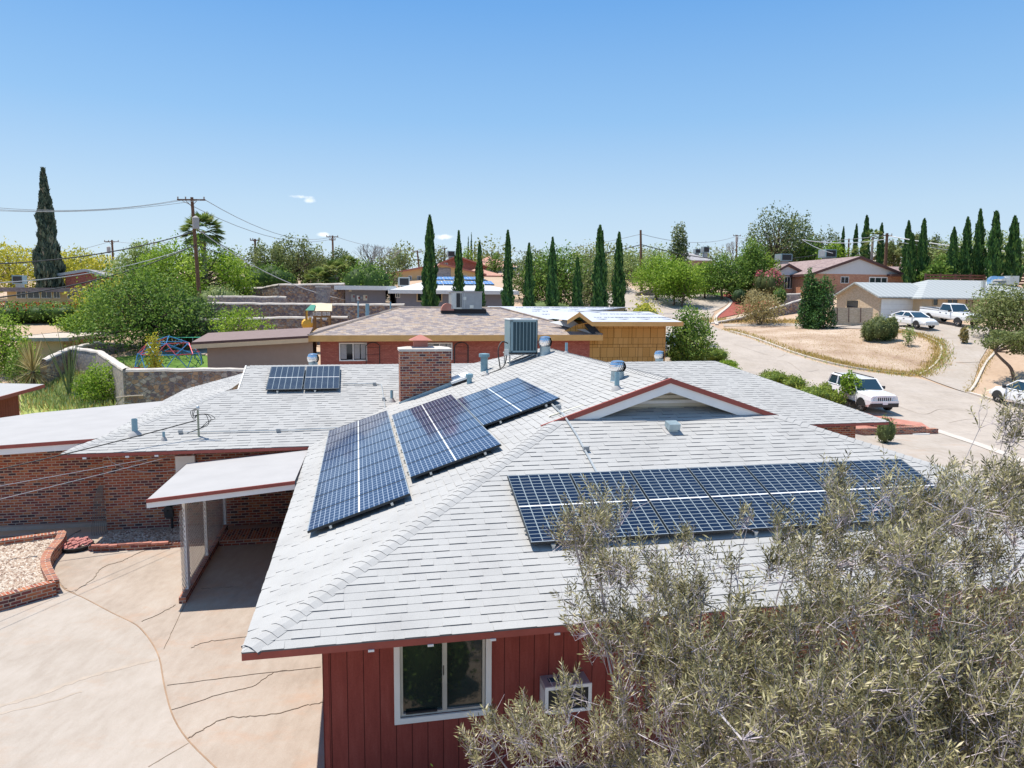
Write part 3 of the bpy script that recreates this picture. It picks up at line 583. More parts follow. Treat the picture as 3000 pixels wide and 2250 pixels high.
def panel_proto(name, w, L, cells, fr_top, label, cat='solar panel', feet=True, dark_sides=True):
    t = thing(name, Fr(), label, cat); z = 0.0
    mb = MB(); r = .012
    for (a, b, c, d) in ((0, w, 0, r), (0, w, L-r, L), (0, r, r, L-r), (w-r, w, r, L-r)):
        mb.box(a, b, c, d, z-.036, z+.002, 1); mb.quad((a, c, z+.0025), (b, c, z+.0025), (b, d, z+.0025), (a, d, z+.0025), 1 if (b-a < .1 and dark_sides) else 0)
    mb.build('frame', [fr_top, 'black_frame'], t)
    mb = MB(); mb.face([(r, r, z), (w-r, r, z), (w-r, L-r, z), (r, L-r, z)], 0, [(0, 0), (1, 0), (1, 1), (0, 1)]); mb.face([(r, L-r, z-.03), (w-r, L-r, z-.03), (w-r, r, z-.03), (r, r, z-.03)], 0, [(.01, .02)]*4); mb.build('cell_sheet', cells, t)
    mb = MB(); mb.box(-.01, w+.01, L*.2, L*.2+.04, z-.085, z-.038); mb.build('mounting_rail', 'conduit', t)
    mb = MB(); mb.box(-.01, w+.01, L*.8, L*.8+.04, z-.085, z-.038); mb.build('mounting_rail', 'conduit', t)
    if feet:
        mb = MB(); mb.box(w*.3, w*.3+.04, -.035, -.02, z-.125, z-.05); mb.box(w*.3, w*.3+.04, -.09, -.035, z-.125, z-.115); mb.box(w*.3-.01, w*.3+.05, -.03, .02, z-.07, z-.045); mb.build('mounting_foot', 'conduit', t)
    return t
def plane_M(origin_uv, ex, ey):                                # matrix of something lying on a roof plane
    o = HF.w(origin_uv); X = HF.w(ex)-HF.w((0, 0, 0)); Y = HF.w(ey)-HF.w((0, 0, 0)); X /= np.linalg.norm(X); Y /= np.linalg.norm(Y); Z = np.cross(X, Y)
    return Matrix(((X[0], Y[0], Z[0], o[0]), (X[1], Y[1], Z[1], o[1]), (X[2], Y[2], Z[2], o[2]), (0, 0, 0, 1)))
def zA(u, v): return HE+SL*(v-8.2)
def zB(u, v=0): return HE+SL*(u+1.33)
def zD(u, v): return HE+SL*(v-20.03)
OFF = .13*1.053; first = True
ordn = ['first', 'second', 'third', 'fourth', 'fifth', 'sixth', 'seventh', 'eighth', 'ninth']
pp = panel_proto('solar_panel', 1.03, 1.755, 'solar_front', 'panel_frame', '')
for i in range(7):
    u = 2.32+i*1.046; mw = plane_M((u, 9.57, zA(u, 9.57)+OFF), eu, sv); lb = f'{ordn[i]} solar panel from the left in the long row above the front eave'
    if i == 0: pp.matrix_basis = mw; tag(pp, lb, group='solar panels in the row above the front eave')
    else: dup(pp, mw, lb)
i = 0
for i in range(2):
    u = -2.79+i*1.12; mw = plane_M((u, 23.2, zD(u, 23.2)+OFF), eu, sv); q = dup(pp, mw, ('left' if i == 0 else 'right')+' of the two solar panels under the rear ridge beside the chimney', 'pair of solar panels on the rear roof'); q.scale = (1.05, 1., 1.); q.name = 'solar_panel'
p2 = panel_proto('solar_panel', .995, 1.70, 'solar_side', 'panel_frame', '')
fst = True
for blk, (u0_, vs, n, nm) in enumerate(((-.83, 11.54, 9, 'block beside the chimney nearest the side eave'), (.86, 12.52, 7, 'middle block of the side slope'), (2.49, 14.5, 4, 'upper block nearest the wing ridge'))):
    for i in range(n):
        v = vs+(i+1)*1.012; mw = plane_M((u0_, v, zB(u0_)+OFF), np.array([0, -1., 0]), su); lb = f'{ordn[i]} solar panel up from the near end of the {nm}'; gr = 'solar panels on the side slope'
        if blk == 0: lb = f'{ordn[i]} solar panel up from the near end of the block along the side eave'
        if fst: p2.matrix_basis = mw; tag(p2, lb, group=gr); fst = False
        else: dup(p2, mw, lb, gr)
# ------------------------------------------------------------------ things standing on the roof
def roofthing(name, u, v, z, label, cat, group=None): return thing(name, Fr((*H(u, v)[:2], z), TH), label, cat, group)
def turbine(u, v, z, label, s=1.0, parts=True, wide=.20):
    t = roofthing('turbine_vent', u, v, z, label, 'roof vent', 'silver turbine vents on the house roof'); f = Fr(t.matrix_basis.translation, TH); r = wide*s
    mb = MB(f); mb.lathe([(r*.82, -.12), (r*.82, .10*s), (r*.80, .27*s), (r*.86, .28*s)], n=20); mb.lathe([(r*.98, -.1), (r*.86, .02)], n=20); mb.build('base', 'galvanised', t, True)
    mb = MB(f); n = 22; h0 = .28*s; hh = .27*s
    for i in range(n):
        a = 2*math.pi*i/n; pr = []
        for j in range(7):
            tt = j/6; rr = r*(.72+.34*math.sin(math.pi*(tt*.82+.12))); an = a+tt*.6
            pr.append((rr, an, h0+hh*tt))
        for j in range(6):
            (r0, a0, z0), (r1, a1, z1) = pr[j], pr[j+1]; w = .27
            mb.face([(r0*math.cos(a0), r0*math.sin(a0), z0), (r0*.93*math.cos(a0+w), r0*.93*math.sin(a0+w), z0), (r1*.93*math.cos(a1+w), r1*.93*math.sin(a1+w), z1), (r1*math.cos(a1), r1*math.sin(a1), z1)])
    mb.lathe([(r*.86, h0+hh), (r*.55, h0+hh*1.12), (.01, h0+hh*1.17)], n=20); mb.lathe([(r*.7, h0-.01), (r*.62, h0+hh)], n=14, m=1); mb.build('turbine_head', ['aluminium', 'dark_line'], t)
    return t
turbine(5.49, 14.85, zB(5.49)-.02, 'silver turbine vent on the wing roof beside the thin pipe', .74, wide=.235)
turbine(5.62, 21.6, zB(5.62)-.02, 'silver turbine vent just behind the big roof condenser', 1.0, wide=.2)
turbine(-1.50, 25.6, 4.02, 'silver turbine vent behind the rear ridge near the two solar panels', .95)
q = at_v(1931, 1060, 25.7); qq = HF.l(q); turbine(qq[0], 25.7, 4.02, 'silver turbine vent behind the ridge in front of the unfinished wooden wall', .95)
def pipe(u, v, z, h, r, label, m='lead_pipe', col=True, cap=False):
    t = roofthing('vent_pipe', u, v, z, label, 'vent pipe', 'small vent pipes on the house roof'); f = Fr(t.matrix_basis.translation, TH)
    mb = MB(f); mb.lathe([(r, -.1), (r, h), (r*.8, h), (r*.8, h-.05)], n=14); mb.build('pipe', m, t, False)
    if col: mb = MB(f); mb.lathe([(r*2.6, -.05), (r*2.2, .02), (r*1.1, .09)], n=14); mb.build('collar', 'membrane', t, True)
    if cap: mb = MB(f); mb.lathe([(r*1.5, h-.06), (r*1.5, h+.04), (r*.2, h+.06)], n=14); mb.build('cap', m, t)
    return t
pipe(-5.9, 20.95, zD(0, 20.95), .42, .075, 'blue grey vent pipe near the far left corner of the rear roof')
pipe(-5.1, 20.6, zD(0, 20.6), .22, .035, 'thin bent vent pipe left of the service mast')
pipe(1.0, 22.55, zD(0, 22.55), .33, .045, 'thin vent pipe standing close to the chimney')
pipe(5.15, 13.95, zB(5.15), .36, .05, 'thin grey pipe in front of the turbine vent on the wing roof')
pipe(5.95, 20.4, 4.88, .33, .04, 'thin pipe on the wing ridge beside the turbine vent')
pipe(3.8, 21.5, zB(3.8), .16, .035, 'short thin pipe in front of the condenser stand')
pipe(3.2, 21.1, zB(3.2)-.02, .27, .075, 'short capped vent pipe next to the pale roof hatch', cap=True, col=False)
pipe(3.9, 22.6, zB(3.9), .5, .115, 'wide blue vent with cream cap left of the condenser', cap=True, col=False)
t = roofthing('roof_hatch', 3.05, 22.0, zB(3.05), 'low white skylight hatch on the side slope behind the solar panels', 'skylight'); f = Fr(t.matrix_basis.translation, TH)
mb = MB(HF); c = np.array([3.05, 22.05, zB(3.05)+.07]); X = np.array([.30, 0, .10]); Y = np.array([0, .45, 0]); Zz = np.array([-.03, 0, .09]); mb.obox(c-Zz*.55, X*.97, Y*.97, Zz*.9, 0); mb.build('curb', 'dark_line', t)
mb = MB(HF); mb.obox(c+Zz*.55, X, Y, Zz*.35, 0); mb.obox(c+Zz*1.0, X*.8, Y*.8, Zz*.25, 0); mb.build('lid', 'white_paint', t)
t = roofthing('box_vent', 5.8, 12.75, zA(0, 12.75), 'small square box vent in the middle of the front slope', 'roof vent'); mb = MB(HF); c = np.array([5.82, 12.72, zA(0, 12.72)])
mb.obox(c+np.array([0, -.03, .12]), (.11, 0, 0), (0, .11, .022), (0, -.014, .055)); mb.build('hood', 'galvanised', t); mb = MB(HF); mb.obox(c+np.array([0, .0, .05]), (.09, 0, 0), (0, .08, 0), (0, 0, .07)); mb.build('throat', 'galvanised', t)
mb = MB(HF); mb.obox(c+np.array([0, .02, .02]), (.16, 0, 0), (0, .16, .053), (0, 0, .01)); mb.build('flashing', 'membrane', t)
# the big condenser on its stand
t = roofthing('roof_condenser', 4.97, 22.2, zB(4.97), 'tall grey air conditioning condenser on a metal stand by the ridge', 'air conditioner')
mb = MB(HF); x0, x1, y0, y1, z0, z1 = 4.55, 5.42, 21.75, 22.6, 4.80, 5.86
k = NM('condenser_fins'); sp = k.n('SeparateXYZ'); k.lk(k.co('UV'), sp.inputs[0]); fr_ = k.math('FRACT', k.math('MULTIPLY', sp.outputs[1], 46.)); k.col(k.mix(k.math('LESS_THAN', fr_, .35), (.022, .05, .065), (.05, .10, .12))); k.end(.5, .2, .4)
mb.box(x0+.03, x1-.03, y0+.03, y1-.03, z0+.05, z1-.05); mb.build('coil', 'condenser_fins', t)
plain('condenser_paint', (.24, .33, .35), .5, .1, var=.05)
mb = MB(HF)
for i in range(8): x = x0+.09+i*(x1-x0-.1)/7.; mb.box(x-.008, x+.008, y0+.005, y0+.028, z0+.08, z1-.08)
for (a, b) in ((x0, x0+.09), (x1-.05, x1)): mb.box(a, b, y0, y0+.03, z0+.04, z1-.03)
mb.box(x0, x0+.03, y0, y1, z0+.04, z1-.03); mb.box(x1-.03, x1, y0, y1, z0+.04, z1-.03); mb.box(x0, x1, y0, y0+.03, z1-.09, z1-.03); mb.box(x0, x1, y0, y0+.03, z0+.03, z0+.09)
mb.box(x0+.0, x0+.05, y0-.004, y0, z1-.26, z1-.14)
mb.build('housing', 'condenser_paint', t)
mb = MB(HF); mb.box(x0-.01, x1+.01, y0-.01, y1+.01, z1-.03, z1); mb.lathe([(.36, z1+.001), (.34, z1+.02), (.1, z1+.03)], c=((x0+x1)/2, (y0+y1)/2, 0), n=24, m=1); mb.build('top_cover', ['white_paint', 'grey_metal'], t)
mb = MB(HF); mb.box(x0-.02, x1+.02, y0-.02, y1+.02, z0, z0+.035); mb.build('base_pan', 'black_rubber', t)
mb = MB(HF)
for yy in (y0+.02, y1-.02):
    mb.tube([(x0-.05, yy, z0-.02), (x1+.05, yy, z0-.02)], .02, 4); mb.tube([(x0, yy, z0-.02), (x0, yy, zB(x0)-.02)], .022, 4); mb.tube([(x1, yy, z0-.02), (x1, yy, zB(x1)-.02)], .022, 4); mb.tube([(x0, yy, zB(x0)+.02), (x1-.1, yy, z0-.04)], .015, 4)
mb.tube([(x0, y0, z0-.02), (x0, y1, z0-.02)], .02, 4); mb.tube([(x1, y0, z0-.02), (x1, y1, z0-.02)], .02, 4); mb.build('stand', 'conduit', t)
mb = MB(HF); mb.box(x0-.16, x0-.04, y0-.02, y0+.1, z0-.06, z0+.14); mb.build('junction_box', 'conduit', t)
mb = MB(HF); mb.tube(smooth_line([(x0-.1, y0, z0), (x0-.16, y0-.05, 4.5), (x0-.35, y0-.1, zB(4.2)+.03), (x0-.9, y0-.1, zB(3.6)+.03)], 4), .018, 5); mb.tube(smooth_line([(x0, y0+.3, z0+.3), (x0-.2, y0+.25, z0+.35), (x0-.35, y0+.1, z0+.1), (x0-.3, y0, zB(4.2)+.05)], 4), .02, 5); mb.build('refrigerant_line', 'cable', t)
# mast, conduits, cables
t = roofthing('service_mast', -4.25, 20.72, zD(0, 20.72), 'weathered electrical service mast with looping cables on the rear roof', 'electrical mast')
mz = zD(0, 20.72); mb = MB(HF); mb.tube([(-4.25, 20.72, mz-.1), (-4.25, 20.72, mz+.76)], .028, 8); plain('old_galv', (.36, .37, .27), .6, .4); mb.build('pole', 'old_galv', t)
mb = MB(HF); mb.lathe([(.03, mz+.73), (.055, mz+.77), (.04, mz+.83), (.01, mz+.85)], c=(-4.25, 20.72, 0), n=10); mb.build('weatherhead', 'conduit', t, True)
mb = MB(HF)
for q in (.0, .05, -.04): mb.tube(smooth_line([(-4.25, 20.7, mz+.78), (-4.36-q, 20.62, mz+.7), (-4.33, 20.6, mz+.55-q), (-4.22, 20.62, mz+.62), (-4.0+q, 20.6, mz+.62), (-3.9+q*2, 20.6, mz+.5), (-3.98, 20.6, mz+.38+q), (-4.2, 20.6, mz+.24), (-4.5, 20.5, mz+.14)], 5), .009, 5)
mb.build('drip_loop', 'cable', t)
def onroof(pts, zf, r, m, name, label, cat, parent=None, boxes=()):
    t = thing(name, Fr((*H(*pts[0])[:2], zf(*pts[0])), TH), label, cat); mb = MB(HF); mb.tube([(u, v, zf(u, v)+.05) for u, v in pts], r, 6); mb.build('pipe_run', m, t)
    for (u, v) in boxes: mb = MB(HF); mb.box(u-.05, u+.05, v-.04, v+.04, zf(u, v)+.02, zf(u, v)+.10); mb.build('junction_box', 'grey_metal', t)
    return t
onroof([(-.5, 23.68), (.55, 23.68), (.72, 23.6), (.76, 22.6), (.78, 21.8)], zD, .016, 'conduit', 'conduit_run', 'grey conduit from the two rear solar panels down toward the valley', 'conduit', boxes=[(.5, 23.66), (.76, 22.6)])
onroof([(-4.75, 20.9), (-3, 20.86), (-1.9, 20.83), (-.6, 20.9)], zD, .015, 'conduit', 'conduit_run', 'grey conduit lying along the lower rear roof behind the mast', 'conduit', boxes=[(-4.75, 20.9), (-2.2, 20.83)])
onroof([(3.95, 14.6), (3.9, 14.0), (3.86, 13.55)], zB, .02, 'conduit', 'conduit_run', 'short grey conduit from the upper solar block to the hip', 'conduit', boxes=[(3.95, 14.05)])
onroof([(3.86, 13.45), (3.9, 12.6), (3.88, 11.3)], zA, .02, 'conduit', 'conduit_run', 'dark conduit running from the hip down to the front solar row', 'conduit', boxes=[(3.92, 12.1)])
def wire(name, p0, p1, sag, r, label, m='cable', cat='overhead wire', n=14, group=None, far=1.0):
    p0 = np.array(p0, float); p1 = p0+(np.array(p1, float)-p0)*far; P = [p0+(p1-p0)*t-np.array([0, 0, sag*4*t*(1-t)]) for t in np.linspace(0, 1, n)]
    mb = MB(); mb.tube(P, r, 5); return tag(mb.build(name, m), label, cat, group)
mt = H(-4.3, 20.7, mz+.45)
wire('service_cable', mt, at_y(-330, 1400, 16), .35, .016, 'thick black twisted service cable dropping from the roof mast to the left', far=2.2)
g_ = 'thin wires leaving the brick wall toward the driveway'
wire('thin_wire', H(-4.7, 21.1, 2.2), at_y(-300, 1470, 13), .05, .007, 'upper thin pale wire from under the eave across the brick wall', 'wire_pale', group=g_, far=2.6)
wire('thin_wire', H(-4.4, 21.1, 2.25), at_y(-300, 1520, 12.6), .1, .007, 'lower thin pale wire from under the eave across the brick wall', 'wire_pale', group=g_, far=2.6)
mb = MB(HF); mb.tube(smooth_line([(-6.6, 20.95, 2.2), (-6.5, 21.0, 2.0), (-6.0, 21.05, 1.75), (-5.4, 21.1, 1.68), (-4.9, 21.1, 1.75), (-4.6, 21.1, 2.0), (-4.4, 21.1, 2.25)], 6), .011, 5); tag(mb.build('hanging_cable', 'wire_pale'), 'pale slack cable looping under the eave on the brick wall', 'cable')
# cabinet on the brick wall behind the carport, hose, gas meter
mb = MB(HF); mb.box(-4.95, -4.45, 21.05, 21.2, 1.35, 2.1); t = tag(mb.build('wall_cabinet', 'white_paint'), 'cream metal cabinet on the brick wall behind the carport edge', 'cabinet')
plain('pole_dark', (.16, .14, .12), .7, var=0); t = thing('garden_hose', Fr(H(-6.85, 21.0, 0), TH), 'coiled grey hose hanging down the corner of the brick walls', 'hose'); mb = MB(HF)
for i in range(8): o = (i-4)*.030; mb.tube(smooth_line([(-6.86+o*.5, 21.12, 1.35), (-6.9+o, 21.05, 1.0), (-6.9+o*1.5, 21.02, .5), (-6.9+o*1.8, 21.0, .12), (-6.85+o*2, 20.95, .02)], 3), .008, 5)
mb.build('hose_coil', 'pole_dark', t)
t = thing('gas_meter', Fr(H(-5.15, 21.0, 0), TH), 'dark gas meter with riser pipe against the brick pier', 'gas meter'); mb = MB(HF); mb.tube([(-5.1, 21.05, 0), (-5.1, 21.05, 1.15)], .035, 8); mb.tube([(-5.1, 21.05, .8), (-5.22, 21.05, .6), (-5.22, 21.05, .5)], .03, 6); mb.build('riser', 'black_rubber', t)
mb = MB(HF); mb.lathe([(.02, -.06), (.12, -.05), (.12, .05), (.02, .06)], c=(-5.17, 21.0, .62), n=12, ax=1); mb.box(-5.27, -5.05, 20.95, 21.1, .42, .56); mb.build('meter_body', 'cable', t)
# planters at the left, gravel bed, edging
def wall_run(name, pts, w, h, m, label, cat, z0=-.05, fr=HF, mt=None, group=None):
    P = [np.array(p, float) for p in pts]; mb = MB(fr); L = []
    for i, p in enumerate(P):
        a = P[max(i-1, 0)]; b = P[min(i+1, len(P)-1)]; t = (b-a)/max(1e-9, np.linalg.norm(b-a)); n = np.array([-t[1], t[0]])
        L.append((p+n*w/2, p-n*w/2))
    s = 0
    for (a, b), (c, d) in zip(L, L[1:]):
        l = np.linalg.norm(c-a); uv = [(s, z0), (s+l, z0), (s+l, h), (s, h)]
        mb.face([(b[0], b[1], z0), (d[0], d[1], z0), (d[0], d[1], h), (b[0], b[1], h)], 0, uv); mb.face([(c[0], c[1], z0), (a[0], a[1], z0), (a[0], a[1], h), (c[0], c[1], h)], 0, uv)
        mb.face([(b[0], b[1], h), (d[0], d[1], h), (c[0], c[1], h), (a[0], a[1], h)], 0, [(0, s), (0, s+l), (w, s+l), (w, s)]); s += l
    for k_, (a, b) in ((1, L[0]), (-1, L[-1])): mb.face([(a[0], a[1], z0), (b[0], b[1], z0), (b[0], b[1], h), (a[0], a[1], h)][::k_])
    o = mb.build(name, m); return tag(o, label, cat, group)
pl = [HF.l(at_z(x, y, .33))[:2] for x, y in ((-160, 1600), (-20, 1585), (60, 1574), (150, 1562), (183, 1556), (172, 1580), (140, 1618), (133, 1650), (158, 1700))]
wall_run('brick_planter', smooth_line(pl[:4], 2)+[p for p in smooth_line(pl[4:], 4)], .2, .33, 'brick', 'low curved brick planter wall holding pebbles beside the driveway', 'planter')
pf = [HF.l(at_z(x, y, .33))[:2] for x, y in ((158, 1701), (100, 1716), (20, 1738), (-160, 1780))]; wall_run('planter_wall', pf, .2, .33, 'brick', 'straight brick front wall of the pebble planter at the left edge', 'planter')
mb = MB(HF); P = [tuple(p)+(.2,) for p in pl[:5]]+[tuple(p)+(.2,) for p in pl[5:]]+[tuple(p)+(.2,) for p in pf[1:]]; mb.face(P[::-1]); o = mb.build('pebble_bed', 'pebbles'); tag(o, kind='structure')
def pebbles(name, poly, n, s, m, z, seed=1):
    r = np.random.default_rng(seed); poly = np.array(poly); lo, hi = poly.min(0), poly.max(0); pts = []
    while len(pts) < n:
        p = lo+(hi-lo)*r.random(2); c = False; j = len(poly)-1
        for i in range(len(poly)):
            if (poly[i][1] > p[1]) != (poly[j][1] > p[1]) and p[0] < (poly[j][0]-poly[i][0])*(p[1]-poly[i][1])/(poly[j][1]-poly[i][1])+poly[i][0]: c = not c
            j = i
        if c: pts.append(p)
    pts = np.array(pts); N = len(pts); o = np.array([[1, 0, 0], [0, 1, 0], [-1, 0, 0], [0, -1, 0], [0, 0, .8]]); a = r.random(N)*6.28; sz = s*(.5+r.random(N))
    R = np.stack([np.stack([np.cos(a), -np.sin(a)*.7, 0*a], 1), np.stack([np.sin(a), np.cos(a)*.7, 0*a], 1), np.stack([0*a, 0*a, 0*a+.8], 1)], 1)
    V = np.einsum('nij,kj->nki', R, o)*sz[:, None, None]; W3 = np.array([HF.w((p[0], p[1], z)) for p in pts]); V = V+W3[:, None]
    V = V.reshape(-1, 3); b = np.arange(N)[:, None]*5; T = np.concatenate([b+np.array([[i, (i+1) % 4, 4]]) for i in range(4)])
    return tag(fast(name, V, T, m, mi=None, tint=np.tile(r.random(N), 4)), kind='stuff')
k = NM('pebble'); a = k.n('Attribute', attribute_name='tint'); k.col(k.ramp(a.outputs['Fac'], [(0, (.14, .09, .07)), (.3, (.38, .27, .20)), (.6, (.46, .38, .30)), (1, (.62, .55, .47))])); k.end(.9, 0, .2)
pebbles('pebbles', [p[:2] for p in P], 5200, .035, 'pebble', .2)
wall_run('bed_edging', [(-6.75, 19.75), (-5.6, 19.62), (-4.5, 19.66), (-3.8, 19.7)], .2, .14, 'brick', 'low brick edging of the narrow gravel bed under the brick pier', 'edging')
wall_run('porch_step', [(-3.6, 19.9), (-.6, 19.9)], .9, .17, 'brick', 'low brick step in the shade under the carport', 'step')
mb = MB(HF); mb.face([(-6.8, 19.8, .07), (-3.8, 19.8, .07), (-3.8, 21.2, .07), (-6.8, 21.2, .07)]); tag(mb.build('gravel_bed', 'pebbles'), kind='structure'); pebbles('gravel', [(-6.7, 19.85), (-3.85, 19.85), (-3.85, 21.1), (-6.7, 21.1)], 1500, .035, 'pebble', .07, 4)
t = thing('rubble_basket', Fr(H(-7.15, 19.95, 0), TH), 'low black tray heaped with broken red stones at the bed end', 'tray'); mb = MB(HF); mb.lathe([(.36, 0), (.42, .13), (.4, .14), (.36, .06)], c=(-7.15, 19.95, 0), n=14); mb.build('tray', 'black_rubber', t)
plain('red_stone', (.42, .17, .15), .9, var=.3, sc=8); mb = MB(HF); r_ = random.Random(5)
for i in range(46): a = r_.random()*6.28; d = .34*math.sqrt(r_.random()); mb.obox((-7.15+d*math.cos(a), 19.95+d*math.sin(a), .12+r_.random()*.07), (.05, .02*r_.uniform(-1, 1), .02), (-.01, .035, .01), (0, .0, .02))
mb.build('stones', 'red_stone', t)
mb = MB(HF); r_ = random.Random(8)
for i in range(9): u = -6.55+i*.2; mb.obox((u, 19.58+r_.uniform(-.04, .04), .16+r_.uniform(0, .03)), (.1, .01, 0), (-.01, .07, 0), (0, 0, .025))
tag(mb.build('loose_pavers', 'pink_gravel'), 'row of loose pink paving stones laid on the brick edging', 'paving stones')
# lattice screen at the carport
t = thing('lattice_screen', Fr(H(-3.7, 18.8, 0), TH), 'white wooden lattice screen with posts along the open carport', 'lattice screen')
LV = [16.35, 18.35, 20.9]; x = -3.7
for i, v in enumerate(LV): mb = MB(HF); mb.box(x-.035, x+.035, v, v+.09, .16, 2.1-.055*i*1.3); mb.build('post', 'white_paint', t)
mb = MB(HF); mb.box(x-.03, x+.03, 16.25, 16.34, .1, 2.08); mb.build('post', 'white_paint', t)
for a, b in ((15.85, 16.25), (16.44, 18.35), (18.44, 20.9)):
    mb = MB(HF); hz = 1.78; st = .115; n = int((b-a+hz)/st)
    for sgn, xx in ((1, x-.008), (-1, x+.008)):
        for i in range(n+1):
            c0 = a-hz+i*st if sgn > 0 else a+i*st        # line y = c0 + sgn*(z)
            z0_, z1_ = 0, hz; y0_ = c0; y1_ = c0+sgn*hz
            if sgn > 0:
                if y0_ < a: z0_ = a-c0; y0_ = a
                if y1_ > b: z1_ = b-c0; y1_ = b
            else:
                if y0_ > b: z0_ = c0-b; y0_ = b
                if y1_ < a: z1_ = c0-a; y1_ = a
            if z1_-z0_ < .02: continue
            w = .024; mb.face([(xx, y0_-w, .2+z0_), (xx, y0_+w, .2+z0_), (xx, y1_+w, .2+z1_), (xx, y1_-w, .2+z1_)])
    mb.build('lattice_panel', 'white_paint', t)
wall_run('brick_kerb', [(x, 15.8), (x, 20.9)], .14, .15, 'brick', 'low brick kerb under the white lattice screen', 'kerb')
# window air conditioner
t = thing('window_air_conditioner', Fr(H(2.62, 8.85, 1.0), TH), 'white window air conditioner projecting from the red wall behind the bush', 'air conditioner')
ax0, ax1, ay, az0, az1 = 2.34, 2.96, 8.72, 1.0, 1.36
mb = MB(HF); mb.box(ax0, ax1, ay+.02, WV-.001, az0, az1); plain('ac_shell', (.45, .42, .44), .5, .1); mb.build('casing', 'ac_shell', t)
mb = MB(HF); mb.box(ax0-.004, ax0-.001, ay+.08, WV-.05, az0+.05, az1-.08); frame(mb, ax0-.01, ax1+.01, ay+.02, az0-.01, az1+.01, .045, .025); mb.build('front_frame', 'white_paint', t)
mb = MB(HF); mb.box(ax0+.035, ax1-.035, ay+.008, ay+.018, az0+.035, az1-.035); 
for i in range(12): z = az0+.05+i*.022; mb.box(ax0+.04, ax1-.04, ay+.002, ay+.008, z, z+.006)
mb.build('grille', 'cable', t)
mb = MB(HF); plain('label_blue', (.03, .10, .16), .5, var=0)
for (a, b) in ((ax0+.08, ax0+.24), (ax0+.26, ax0+.42)): mb.box(a, b, ay+.14, ay+.25, az1+.0005, az1+.003)
mb.build('sticker', 'label_blue', t)
def lettering(txt, mw, size, m, parent=None, name='lettering', ext=.002, align='LEFT'):
    cu = bpy.data.curves.new('t', 'FONT'); cu.body = txt; cu.size = size; cu.extrude = ext; cu.align_x = align; o = bpy.data.objects.new('t', cu); COL.objects.link(o); bpy.context.view_layer.update()
    dg = bpy.context.evaluated_depsgraph_get(); me = bpy.data.meshes.new_from_object(o.evaluated_get(dg)); bpy.data.objects.remove(o)
    ob = bpy.data.objects.new(name, me); COL.objects.link(ob); me.materials.clear(); me.materials.append(M[m])
    if parent is not None:
        r = parent
        while r.parent: r = r.parent
        ob.parent = parent; ob.matrix_basis = r.matrix_basis.inverted()@mw
    else: ob.matrix_basis = mw
    return ob
def face_M(fr, p, xd, yd):
    o = fr.w(p); X = fr.w(xd)-fr.o; Y = fr.w(yd)-fr.o; X /= np.linalg.norm(X); Y /= np.linalg.norm(Y); Z = np.cross(X, Y); return Matrix(((X[0], Y[0], Z[0], o[0]), (X[1], Y[1], Z[1], o[1]), (X[2], Y[2], Z[2], o[2]), (0, 0, 0, 1)))
lettering('FRIGIDAIRE', face_M(HF, (ax0+.2, ay-.007, az1-.027), (1, 0, 0), (0, 0, 1)), .032, 'cable', t)
# ------------------------------------------------------------------ plants
foliage('leaf_oleander', [(.10, .095, .05), (.26, .24, .12), (.52, .47, .24), (.86, .76, .50)], .35)
foliage('leaf_green', [(.05, .10, .02), (.12, .22, .035), (.24, .36, .06), (.46, .55, .18)], .4)
foliage('leaf_bright', [(.09, .17, .015), (.21, .34, .03), (.36, .50, .06), (.55, .65, .18)], .42)
foliage('leaf_dark', [(.03, .06, .02), (.055, .11, .03), (.10, .18, .05), (.18, .28, .08)], .2)
foliage('leaf_olive', [(.09, .115, .04), (.18, .22, .07), (.30, .34, .12), (.46, .48, .24)], .35)
foliage('leaf_yellow', [(.30, .33, .04), (.50, .48, .05), (.66, .58, .07), (.76, .66, .14)], .35)
foliage('leaf_cypress', [(.02, .06, .02), (.045, .12, .03), (.10, .21, .045), (.20, .31, .08)], .15)
foliage('leaf_cypress_grey', [(.045, .07, .055), (.08, .12, .085), (.13, .165, .11), (.22, .20, .15)], .1)
foliage('leaf_pine', [(.06, .10, .04), (.13, .18, .06), (.23, .26, .09), (.36, .35, .16)], .25)
foliage('leaf_pale', [(.15, .20, .06), (.26, .33, .10), (.40, .47, .17), (.52, .56, .28)], .3)
foliage('leaf_mound', [(.10, .15, .02), (.20, .27, .03), (.33, .40, .06), (.48, .52, .12)], .25)
foliage('leaf_palm', [(.07, .13, .03), (.17, .25, .06), (.34, .40, .12), (.52, .52, .25)], .25)
foliage('leaf_dry', [(.20, .16, .06), (.32, .26, .10), (.45, .38, .18), (.58, .52, .3)], .3)
foliage('flower_red', [(.45, .05, .02), (.62, .12, .04)], .3); foliage('flower_pink', [(.55, .08, .15), (.8, .25, .32)], .3); foliage('straw', [(.38, .27, .08), (.56, .42, .14), (.70, .56, .24)], .35)
plain('bark', (.13, .095, .07), .95, var=.3, sc=6, bump=.5); plain('bark_grey', (.25, .225, .21), .9, var=.3, sc=6); plain('bark_pale', (.40, .33, .27), .9, var=.25)
def rdir(n, g=rng): d = g.normal(size=(n, 3)); return d/np.linalg.norm(d, axis=1, keepdims=True)
def leafquads(C, A, l, w, g=rng, bend=0):
    # rhombic leaves: C centres, A long axes
    n = len(C); B = np.cross(A, rdir(n, g)); B /= np.linalg.norm(B, axis=1, keepdims=True)+1e-9; l = np.asarray(l).reshape(-1, 1); w = np.asarray(w).reshape(-1, 1)
    V = np.stack([C-A*l/2, C+B*w/2+A*l*.05, C+A*l/2, C-B*w/2+A*l*.05], 1).reshape(-1, 3)
    return V, np.arange(n*4).reshape(-1, 4)
